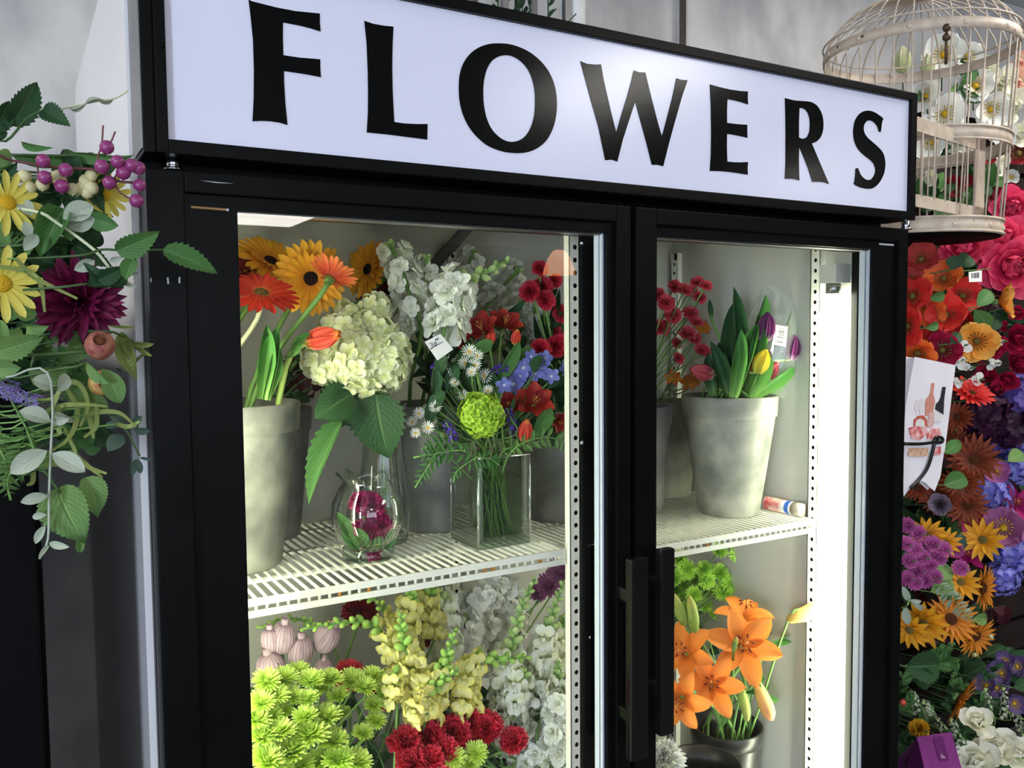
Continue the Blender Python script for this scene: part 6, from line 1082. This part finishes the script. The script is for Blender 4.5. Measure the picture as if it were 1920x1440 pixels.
frond('silver_fern', 'pale silvery fern frond over the sunflowers', 'fern', [(1762, 1098), (1795, 1135), (1830, 1172)], 0.17, 22, 15, petal('silver_fern_leaf', [(0, (150, 168, 140)), (1, (176, 188, 164))], trans=0.15), V3(at(1762, 1098, .17).x, RKY - .005, at(1762, 1098, .17).z), lw=0.22)
sprig('dusty_miller', 'grey green leaf sprig at the cooler edge beside the purple mums', 'foliage', [(1690, 1140), (1706, 1124)], 0.18, [((1704, 1128), (1692, 1098), 13, .1), ((1706, 1126), (1732, 1142), 10, .1), ((1706, 1124), (1728, 1128), 9, .4), ((1698, 1135), (1702, 1172), 16, .1), ((1722, 1130), (1720, 1140), 6, .1)], M_leaf_g, 'oval', base=V3(at(1690, 1140, .4).x, RKY - .005, at(1690, 1140, .4).z))
for i in range(72):
    px, py = U(1695, 1925), U(455, 1440); Y = U(0.32, 0.44); q = at(px, py, Y); b = V3(q.x, RKY - .005, q.z - .05); o = newthing('leaf_sprig', ('dark leaf sprig', 'filling the gaps of the flower wall'), 'foliage', b, px); child(o, 'stem', mesh('stem', g_tube([b, q], 0.0016, 5), M_stem_d)); m = M_burg if (i % 3 == 0 and py < 1250) else (M_leaf if i % 5 == 0 else M_leaf_d)
    for k in range(6): s = b.lerp(q, 0.3 + 0.14 * k); leaf_at(o, s, s + V3(U(-.08, .08), U(-.05, .02), U(-.07, .07)), U(.03, .05), random.choice(('oval', 'serrate')), m, U(-.6, .6))
# lower right of the wall
kcl = K_poppy(petal('grey_violet_petal', [(0, (180, 160, 190)), (0.3, (104, 84, 128)), (1, (86, 68, 112))]), C_yel, C_yel, 6)
for px, py, r in ((1878, 1262, 28), (1908, 1250, 24), (1850, 1285, 26), (1868, 1290, 24), (1900, 1318, 26), (1914, 1255, 20), (1885, 1240, 20)): wl('clematis', 'dusky violet clematis', px, py, r, kcl, None, .26, where='at the lower right of the flower wall')
kmg = K_rose(P_cream, 14, 0.95, 0.35, 0.03)
for px, py, r, f in ((1832, 1352, 38, (.1, .5, .8)), (1872, 1404, 48, (0, .5, .8)), (1830, 1430, 50, (-.2, .3, .9)), (1908, 1412, 40, (.2, .3, .9))): wl('magnolia', 'large white fabric magnolia', px, py, r, kmg, f, .18, where='at the bottom right beside the purple box')
FWm = floret4(petal('artemisia_bud', [(0, (150, 160, 130)), (1, (206, 210, 186))]), 0.9, 4, 'art')
for path in ([(1850, 1360), (1855, 1320), (1848, 1292)], [(1880, 1350), (1884, 1320), (1882, 1290)], [(1720, 1340), (1716, 1310), (1708, 1298)], [(1742, 1345), (1738, 1325), (1732, 1316)], [(1770, 1370), (1752, 1345), (1738, 1330)], [(1800, 1395), (1790, 1365), (1784, 1350)], [(1850, 1400), (1865, 1380), (1880, 1372)], [(1905, 1340), (1912, 1360), (1918, 1380)]):
    q = at(path[0][0], path[0][1], .22); spike('artemisia', ('pale flowering artemisia spike', 'near the purple box'), 'flower', path, .20, FWm, bud_mesh(M_bud_w), 11, 26, 4, .9, V3(q.x, RKY - .005, q.z), None, 0.36, 0.0012)
for i in range(14):
    px, py = U(1695, 1860), U(1230, 1400); q = at(px, py, U(.22, .28)); b = V3(q.x, RKY - .005, q.z - .03); o = newthing('boxwood_sprig', ('small leaved boxwood sprig', 'low in the flower wall'), 'foliage', b, px); e = q + V3(U(-.05, .05), -.02, U(.02, .07)); child(o, 'stem', mesh('stem', g_tube(stemcurve([b, q, e], 3), 0.0012, 5), M_stem_d))
    for k in range(8): s = q.lerp(e, k / 7); leaf_at(o, s, s + V3(U(-.03, .03), U(-.02, .01), U(-.01, .03)), .013, 'oval', M_leaf if i % 2 else M_leaf_d, U(-.6, .6))
wl('marigold', 'small yellow marigold', 1724, 1366, 18, K_carn(petal('marigold_petal', [(0, (206, 150, 20)), (1, (232, 184, 50))])), (0, .2, 1), .18, where='just above the purple box')
for px, py, r, m in ((1857, 1195, 6, 'g'), (1693, 1317, 6, 'r'), (1828, 1228, 4, 'g')):
    q = at(px, py, .2); o = newthing('berry_pick', ('tiny red berry' if m == 'r' else 'tiny green berry', 'on a stem in the flower wall'), 'berry', V3(q.x, RKY - .005, q.z), px); child(o, 'berry', mesh('berry', g_ball(r * mpp(q), 10), mat('red_berry', (190, 60, 50), .4) if m == 'r' else mat('green_berry', (160, 170, 120), .4)), Tr(q)); child(o, 'stem', mesh('stem', g_tube([V3(q.x, RKY - .005, q.z), q], 0.0012, 5), M_stem_d))
# barcode tag
q = at(1828, 505, .2); bt = thing('barcode_tag', 'small white barcode tag hanging among the pink peonies', 'tag', V3(q.x + .06, RKY - .005, q.z)); child(bt, 'stem', mesh('stem', g_tube([bt.location, at(1862, 504, .25), at(1806, 508, .199)], 0.0012, 5), M_stem))
label_card(bt, 'tag_card', [(1816, 510), (1841, 507), (1841, 528), (1817, 529)], .195, 'v', box=(0.2, 0.8, 0.15, 0.65))
# tea-towel packet tied with black ribbon
Yt = 0.13; tq = [(1716, 672), (1790, 687), (1766, 860), (1752, 920), (1698, 925), (1698, 780)]
tw = thing('towel_packet', 'wrapped tea towel printed with wine bottles, tied with black ribbon', 'towel', at(1735, 925, Yt))
M_tow = mat('white_cotton_wrap', (222, 218, 222), 0.45, 0.4, var=0.06, scale=20)
def slab(pts, Y0, Y1, ya=None):
    A = [at(x, y, Y0) for x, y in pts]; B = [p + V3(0, Y1 - Y0, 0) for p in A]; n = len(A); return A + B, [tuple(range(n)), tuple(reversed(range(n, 2 * n)))] + [(i, (i + 1) % n, (i + 1) % n + n, i + n) for i in range(n)], [(0, 0)] * (2 * n)
child(tw, 'towel', bevel(mesh('towel', slab(tq[:2] + [(1770, 845), (1694, 845), (1700, 760)], Yt, Yt + 0.02), M_tow, False), 0.003))
child(tw, 'towel_end', bevel(mesh('towel_end', slab([(1695, 845), (1769, 845), (1762, 892), (1752, 918), (1735, 902), (1718, 896), (1696, 926)], Yt + 0.002, Yt + 0.018), M_tow, False), 0.003))
def z6(a, b): return (1660 + a / 4, 420 + b / 4)
def z7(a, b): return (1660 + a / 4, 740 + b / 4)
def pr(name, pts, rgb, lab=None, k=0, rgb2=None): child(tw, name, mesh(name, slab(pts, Yt - 0.0012 - k * 0.0003, Yt - 0.0004), mat('print_' + '_'.join(map(str, rgb)), rgb, .5, .3, rgb2=rgb2, scale=90), False), None, lab)
pr('printed_bottle', [z7(298, 160), z7(300, 60), z6(308, 1312), z6(326, 1290), z6(336, 1270), z6(348, 1194), z6(370, 1192), z6(360, 1275), z6(368, 1300), z6(374, 1330), z7(372, 60), z7(352, 160)], (196, 134, 116), 'printed rosé bottle')
pr('printed_bottle', [z7(376, 110), z7(382, 70), z6(402, 1330), z6(416, 1300), z6(430, 1222), z6(455, 1222), z6(444, 1300), z6(440, 1335), z7(442, 60), z7(436, 150)], (44, 42, 48), 'printed dark bottle', 1)
pr('printed_glass', [z6(215, 1380), z6(232, 1320), z6(296, 1308), z6(288, 1400), z6(262, 1440), z7(250, 110), z7(238, 110), z6(240, 1440)], (212, 204, 206), None, 0)
pr('printed_glass', [z7(318, 250), z7(326, 140), z7(372, 128), z7(368, 200), z7(350, 250)], (206, 168, 160), None, 2)
pr('printed_apple', [z7(215, 240), z7(215, 190), z7(245, 160), z7(285, 155), z7(312, 185), z7(315, 240)], (186, 92, 72), None, 2)
pr('printed_glass', [z7(225, 240), z7(232, 195), z7(262, 178), z7(292, 195), z7(298, 240)], (214, 208, 204), None, 3)
pr('printed_cloth', [z7(178, 250), z7(240, 235), z7(308, 250), z7(320, 290), z7(260, 340), z7(200, 330)], (176, 44, 44), 'printed red gingham cloth', 4, (222, 180, 176))
pr('printed_cloth', [z7(315, 290), z7(360, 255), z7(410, 252), z7(420, 300), z7(370, 330), z7(318, 335)], (188, 54, 50), None, 5, (224, 186, 180))
pr('printed_label', [z7(365, 200), z7(370, 130), z7(424, 140), z7(418, 205)], (216, 210, 206), None, 4)
pr('printed_bread', [z7(160, 395), z7(240, 388), z7(320, 390), z7(315, 460), z7(160, 460)], (206, 170, 140), None, 1, (170, 120, 92)) if False else None
child(tw, 'printed_bread', mesh('printed_bread', slab([z7(170, 440), z7(175, 400), z7(325, 395), z7(318, 462), z7(180, 465)], Yt - 0.0006, Yt + 0.001), mat('print_bread', (208, 176, 150), .5, .3, rgb2=(176, 128, 100), scale=120), False))
child(tw, 'printed_red_edge', mesh('printed_red_edge', slab([z7(368, 395), z7(418, 388), z7(416, 450), z7(366, 455)], Yt - 0.0006, Yt + 0.001), MATS['print_176_44_44'], False))
M_rib = mat('black_satin_ribbon', (16, 15, 17), 0.3, 0.5)
child(tw, 'ribbon', mesh('ribbon', g_join([(g_tube(stemcurve([at(*z7(a, b), Yt - 0.004) for a, b in l], 5), 0.0036, 6), None) for l in ([(145, 368), (240, 370), (330, 362), (390, 345)], [(390, 345), (400, 318), (372, 325), (360, 400), (320, 540), (260, 630), (190, 700)], [(390, 318), (425, 325), (425, 355), (385, 362)])]), M_rib))
# purple gift box
Yb = 0.10
gbx = thing('gift_box', 'purple gable gift box at the bottom right', 'box', at(1750, 1440, Yb + .04) - V3(0, 0, 0.25))
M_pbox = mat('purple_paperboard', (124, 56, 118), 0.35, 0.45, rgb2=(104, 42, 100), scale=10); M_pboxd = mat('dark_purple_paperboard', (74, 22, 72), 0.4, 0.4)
def z8(a, b): return (1660 + a / 3.79, 1060 + b / 3.79)
fq = [at(*z8(228, 1222), Yb), at(*z8(470, 1185), Yb), at(*z8(545, 1450), Yb - 0.03), at(*z8(285, 1460), Yb - 0.03)]
def drop(p, dz): return V3(p.x, p.y, p.z - dz)
F0, F1, F2, F3 = fq; bk = V3(0.03, 0.09, 0); D = 0.25
child(gbx, 'roof_panel', mesh('roof_panel', ([F0, F1, F2, F3] + [p + V3(0.001, 0.004, -0.001) for p in fq], [(0, 3, 2, 1), (4, 5, 6, 7), (0, 1, 5, 4), (1, 2, 6, 5), (2, 3, 7, 6), (3, 0, 4, 7)], [(0, 0)] * 8), M_pbox, False))
Ls = at(*z8(140, 1450), Yb + 0.05)
child(gbx, 'side_panel', mesh('side_panel', ([F0 + V3(0, .003, 0), F3 + V3(0, .003, 0), drop(F3, D) + V3(0, .003, 0), drop(Ls, D), Ls, at(*z8(180, 1340), Yb + .03)], [(0, 5, 4, 3, 2, 1)], [(0, 0)] * 6), M_pboxd, False))
child(gbx, 'front_panel', mesh('front_panel', ([F3, F2, drop(F2, D), drop(F3, D)], [(0, 3, 2, 1)], [(0, 0)] * 4), M_pbox, False))
child(gbx, 'back_panel', mesh('back_panel', ([F0, F1, F1 + V3(.03, .07, -.1), drop(F2, D) + bk, drop(F3, D) + bk, Ls + V3(0, .03, 0), drop(Ls, D)], [(0, 1, 2, 5), (2, 3, 4, 5), (5, 4, 6)], [(0, 0)] * 7), M_pboxd, False))
lq = [z8(330, 1236), z8(400, 1225), z8(444, 1392), z8(372, 1405)]
e = lambda a, b: F0.lerp(F1, a).lerp(F3.lerp(F2, a), b)
def onbox(u0, u1, v0, v1, k): return ([e(u, v) + V3(0, -k, k * .3) for u, v in ((u0, v0), (u1, v0), (u1, v1), (u0, v1))], [(0, 3, 2, 1)], [(0, 0)] * 4)
child(gbx, 'box_label', mesh('box_label', onbox(.42, .70, .06, .74, .0012), M_pboxd and mat('plum_label', (92, 30, 88), .4), False))
child(gbx, 'printed_mark', mesh('printed_mark', g_join([(onbox(a, b, c, d, .002), None) for a, b, c, d in ((.50, .515, .56, .66), (.535, .545, .54, .57), (.535, .545, .60, .66), (.56, .57, .60, .66), (.585, .595, .62, .66), (.50, .62, .665, .67))]), mat('pale_print', (214, 180, 206), .5), False))
# ================================================================== birdcage
Yc = 0.235; cb = at(1724, 450, Yc); band = at(1722, 100, Yc); rC = 166 * mpp(band); zb = cb.z; zb2 = band.z; cx, cy = band.x, Yc; rb_ = rC * 0.87; ztop = at(1720, -6, Yc).z
M_cage = mat('chipped_cream_paint', (206, 190, 170), 0.5, 0.35, rgb2=(184, 166, 146), scale=40, bump=0.1, bscale=120)
cg = thing('birdcage', 'chipped cream wire birdcage with domed top above the flower wall', 'birdcage', (cx, cy, zb))
def hoop(r, z, h, t, nm='band', n=56): child(cg, nm, mesh(nm, g_lathe([(r, -h / 2), (r + t, -h / 2), (r + t, h / 2), (r, h / 2), (r, -h / 2)], n, (cx, cy, z)), M_cage))
def rz(z): return rb_ + (rC - rb_) * (z - zb) / (zb2 - zb)
hoop(rC, zb2, 0.022, 0.003); hoop(rz(zb + .20), zb + 0.20, 0.022, 0.003); hoop(rb_, zb + 0.014, 0.030, 0.003); hoop(rC + .002, zb2 + 0.026, 0.003, 0.003, 'hoop'); hoop(rz(zb + .2) + .003, zb + 0.213, 0.004, 0.003, 'hoop'); hoop(rz(zb + .2) + .003, zb + 0.187, 0.004, 0.003, 'hoop'); hoop(rb_ + .003, zb + .03, .005, .003, 'hoop'); hoop(rb_ + .003, zb + .002, .005, .003, 'hoop')
child(cg, 'base_pan', mesh('base_pan', g_lathe([(0.001, 0.0), (rb_, 0.0), (rb_, 0.006), (0.001, 0.006)], 48, (cx, cy, zb - 0.002)), M_black2), None, 'dark round bottom of the cage')
nb_ = 34
for k in range(nb_):
    a = 2 * pi * k / nb_; c_, s_ = math.cos(a), math.sin(a)
    child(cg, 'bar', mesh('bar', g_tube([(cx + rz(z) * c_, cy + rz(z) * s_, z) for z in (zb + .01, (zb + zb2) / 2, zb2)], 0.0018, 6), M_cage))
    pts = [(cx + rC * math.cos(t) * c_, cy + rC * math.cos(t) * s_, zb2 + (ztop - zb2) * math.sin(t)) for t in [pi / 2 * i / 9 for i in range(10)]]
    child(cg, 'dome_rib', mesh('dome_rib', g_tube([p if i < 9 else (cx + .006 * c_, cy + .006 * s_, ztop) for i, p in enumerate(pts)], 0.0018, 6), M_cage))
child(cg, 'finial', mesh('finial', g_join([(g_ball(0.016, 12, .8), Tr(cx, cy, ztop + .008)), (g_tube([(cx + .02 * math.cos(t), cy, ztop + .038 + .02 * math.sin(t)) for t in [2 * pi * i / 16 for i in range(17)]], 0.003, 6), None)]), M_cage))
child(cg, 'hanging_wire', mesh('hanging_wire', g_tube([(cx, cy, ztop + .055), (cx, cy, RH)], 0.0025, 6), M_steel))
# screws / washers on the bands
for a in range(0, 360, 30):
    t = math.radians(a)
    for r, z in ((rC + .003, zb2), (rb_ + .003, zb + .014)): child(cg, 'rivet', mesh('rivet', g_ball(.006, 8, .5), M_cage, key='rivet'), Tr(cx + r * math.cos(t), cy + r * math.sin(t), z) @ Vector((math.cos(t), math.sin(t), 0)).to_track_quat('Z', 'Y').to_matrix().to_4x4())
M_chipd = mat('bare_rust_spot', (104, 78, 60), 0.8, 0.2, var=0.4, scale=200)
for k in range(34):
    t = U(0, 2 * pi); r, z = random.choice(((rC + .0032, zb2 + U(-.009, .009)), (rb_ + .0032, zb + .014 + U(-.01, .012)), (rz(zb + .2) + .0032, zb + .2 + U(-.009, .009))))
    child(cg, 'paint_chip', mesh('paint_chip', g_ball(.0032, 6, .12), M_chipd, key='cagechip'), Tr(cx + r * math.cos(t), cy + r * math.sin(t), z) @ Vector((math.cos(t), math.sin(t), 0)).to_track_quat('Z', 'Y').to_matrix().to_4x4() @ Matrix.Diagonal((U(.6, 1.6), U(.5, 1.2), 1, 1)))
P = at(1775, 52, Yc - rC * .92); child(cg, 'latch', mesh('latch', g_join([(g_ball(.008, 10), Tr(P)), (g_ball(.008, 10), Tr(P - V3(0, 0, .018))), (g_tube([P, P - V3(0, 0, .07)], .003, 6), None)]), mat('worn_brown_metal', (88, 66, 52), .5, .4, .5)))
# cage door: flat frame proud of the bars, with its own bars
dx0, dx1 = at(1690, 320, Yc - rC * 0.95), at(1842, 320, Yc - rC * 0.62)
def dpt(u, z): p = dx0.lerp(dx1, u); return V3(p.x, p.y - .006, z)
zd1 = zb + .205; zd0 = zb + .034
def flat(u0, u1, z0, z1, t=.004):
    A = [dpt(u0, z0), dpt(u1, z0), dpt(u1, z1), dpt(u0, z1)]; B = [p + V3(.001, t, 0) for p in A]; return A + B, [(0, 1, 2, 3), (7, 6, 5, 4), (0, 4, 5, 1), (1, 5, 6, 2), (2, 6, 7, 3), (3, 7, 4, 0)], [(0, 0)] * 8
dr = child(cg, 'cage_door', mesh('cage_door', g_join([(flat(-.05, 1, zd1 - .028, zd1), None), (flat(.86, 1, zd0, zd1), None), (flat(-.05, 1, zd0, zd0 + .024), None), (flat(-.05, .06, zd0, zd1), None)]), M_cage, False))
for u in (.2, .34, .48, .62, .76): child(dr, 'bar', mesh('bar', g_tube([dpt(u, zd0 + .02), dpt(u, zd1 - .02)], .0018, 6), M_cage))
# white flowers behind and inside the cage
CW = 'behind the birdcage bars'
for px, py, r, f in ((1768, 104, 44, (0, .2, 1)), (1812, 108, 36, (.3, .2, 1)), (1772, 214, 46, (0, .1, 1)), (1736, 182, 38, (-.2, .3, 1)), (1828, 162, 40, (.2, .2, 1)), (1856, 205, 40, (.2, 0, 1)), (1744, 268, 36, (0, 0, 1)), (1802, 262, 36, (0, 0, 1)), (1734, 326, 34, (-.2, 0, 1)), (1866, 302, 38, (.6, 0, .8)), (1700, 250, 34, (0, 0, 1)), (1845, 130, 34, (0, .3, 1)), (1896, 332, 18, (0, 0, 1)), (1865, 165, 34, (0, 0, 1)), (1880, 250, 30, (0, 0, 1))): wl('magnolia', 'white fabric magnolia', px, py, r, kmg if px % 4 else K_poppy(P_white2, C_yel, C_yel), f, .46, where=CW)
for px, py, r in ((1692, 112, 24), (1740, 122, 20), (1762, 348, 12)): wl('flower_bud', 'greenish white closed bud', px, py, r, K_tulip(P_twh, .02), (0, 1, .2), .455, where=CW)
for px, py, r, m in ((1896, 200, 44, P_cream), (1908, 158, 42, P_peach), (1885, 150, 30, P_cream), (1915, 250, 34, P_cream), (1912, 120, 30, P_peach)): wl('fabric_lily', 'cream or peach fabric lily', px, py, r, K_rose(m, 12, .8, .4, .06), (.1, .1, 1), .42, where='right of the birdcage at the photo edge')
for px, py, r in ((1788, 348, 24), (1852, 300, 16), (1910, 290, 40), (1890, 372, 36), (1812, 338, 14)): wl('poppy', 'dark red fabric poppy', px, py, r, K_poppy(P_redd, C_olive, C_yel), None, .45, where='low behind the birdcage')
for i in range(18):
    px, py = (U(1725, 1830), U(330, 400)) if i < 9 else (U(1730, 1920), U(100, 380)); q = at(px, py, .46); b = V3(q.x, RKY - .005, q.z - .03); o = newthing('leaf_sprig', ('green leaf sprig', 'behind the birdcage'), 'foliage', b, px); child(o, 'stem', mesh('stem', g_tube([b, q], 0.0016, 5), M_stem_d))
    for k in range(5): s = b.lerp(q, 0.5 + 0.12 * k); leaf_at(o, s, s + V3(U(-.08, .08), U(-.03, .01), U(-.05, .07)), U(.025, .04), 'oval', M_leaf_d if i % 2 else M_leaf, U(-.6, .6))
# ================================================================== on top of the cooler: lantern with greenery
lx0, lx1 = at(946, 30, 0.40).x, at(1062, 40, 0.40).x; TZ = 1.9405
ln = thing('lantern', 'grey metal lantern with greenery inside on top of the cooler', 'lantern', ((lx0 + lx1) / 2, 0.46, TZ))
for x in (lx0, lx1):
    for y in (0.40, 0.52): child(ln, 'post', mesh('post', g_box(x - .006, x + .006, y - .006, y + .006, TZ, TZ + .46), M_steel, False))
for z in (TZ, TZ + .448): child(ln, 'frame', mesh('frame', g_boxes([(lx0 - .01, lx1 + .01, .39, .53, z, z + .012)]), M_steel, False))
for y in (.4, .52): child(ln, 'glass_pane', mesh('glass_pane', g_box(lx0 + .006, lx1 - .006, y - .001, y + .001, TZ + .012, TZ + .448), clear('lantern_glass', gain=1.0), False))
for i in range(9):
    x = U(lx0 + .015, lx1 - .015); y = U(.42, .50); b = V3(x, y, TZ + .012); q = V3(x + U(-.015, .015), y, TZ + U(.22, .34)); o = newthing('cedar_sprig', ('green cedar sprig', 'inside the lantern on the cooler'), 'foliage', b, x); child(o, 'stem', mesh('stem', g_tube([b, q], .0016, 5), M_stem_d))
    for k in range(9): s = b.lerp(q, .25 + .08 * k); leaf_at(o, s, s + V3(U(-.02, .02), U(-.015, .015), U(.01, .03)), .008, 'lance', M_leaf_d, U(-.6, .6))
x0, x1 = at(1067, 20, .40).x, at(1112, 20, .40).x
solo('pillar_candle', mesh('pillar_candle', g_join([(g_lathe([(.001, 0), ((x1 - x0) * .46, 0), ((x1 - x0) * .46, .36), ((x1 - x0) * .42, .365), (.001, .358)], 28, ((x0 + x1) / 2, .43, TZ)), None), (g_tube([((x0 + x1) / 2, .43, TZ + .356), ((x0 + x1) / 2, .43, TZ + .375)], .0015, 5), None)]), mat('white_wax', (232, 230, 226), .5)), 'thick white pillar candle beside the lantern on the cooler', 'candle', ((x0 + x1) / 2, .43, TZ))
q = at(1078, 28, .36); ot = thing('twig', 'small dark twig beside the lantern', 'twig', V3(q.x - .02, .37, TZ)); child(ot, 'stem', mesh('stem', g_tube([V3(q.x - .02, .37, TZ), at(1066, 40, .37), at(1080, 26, .37)], .0015, 5), M_stem_d))
finish_clusters()
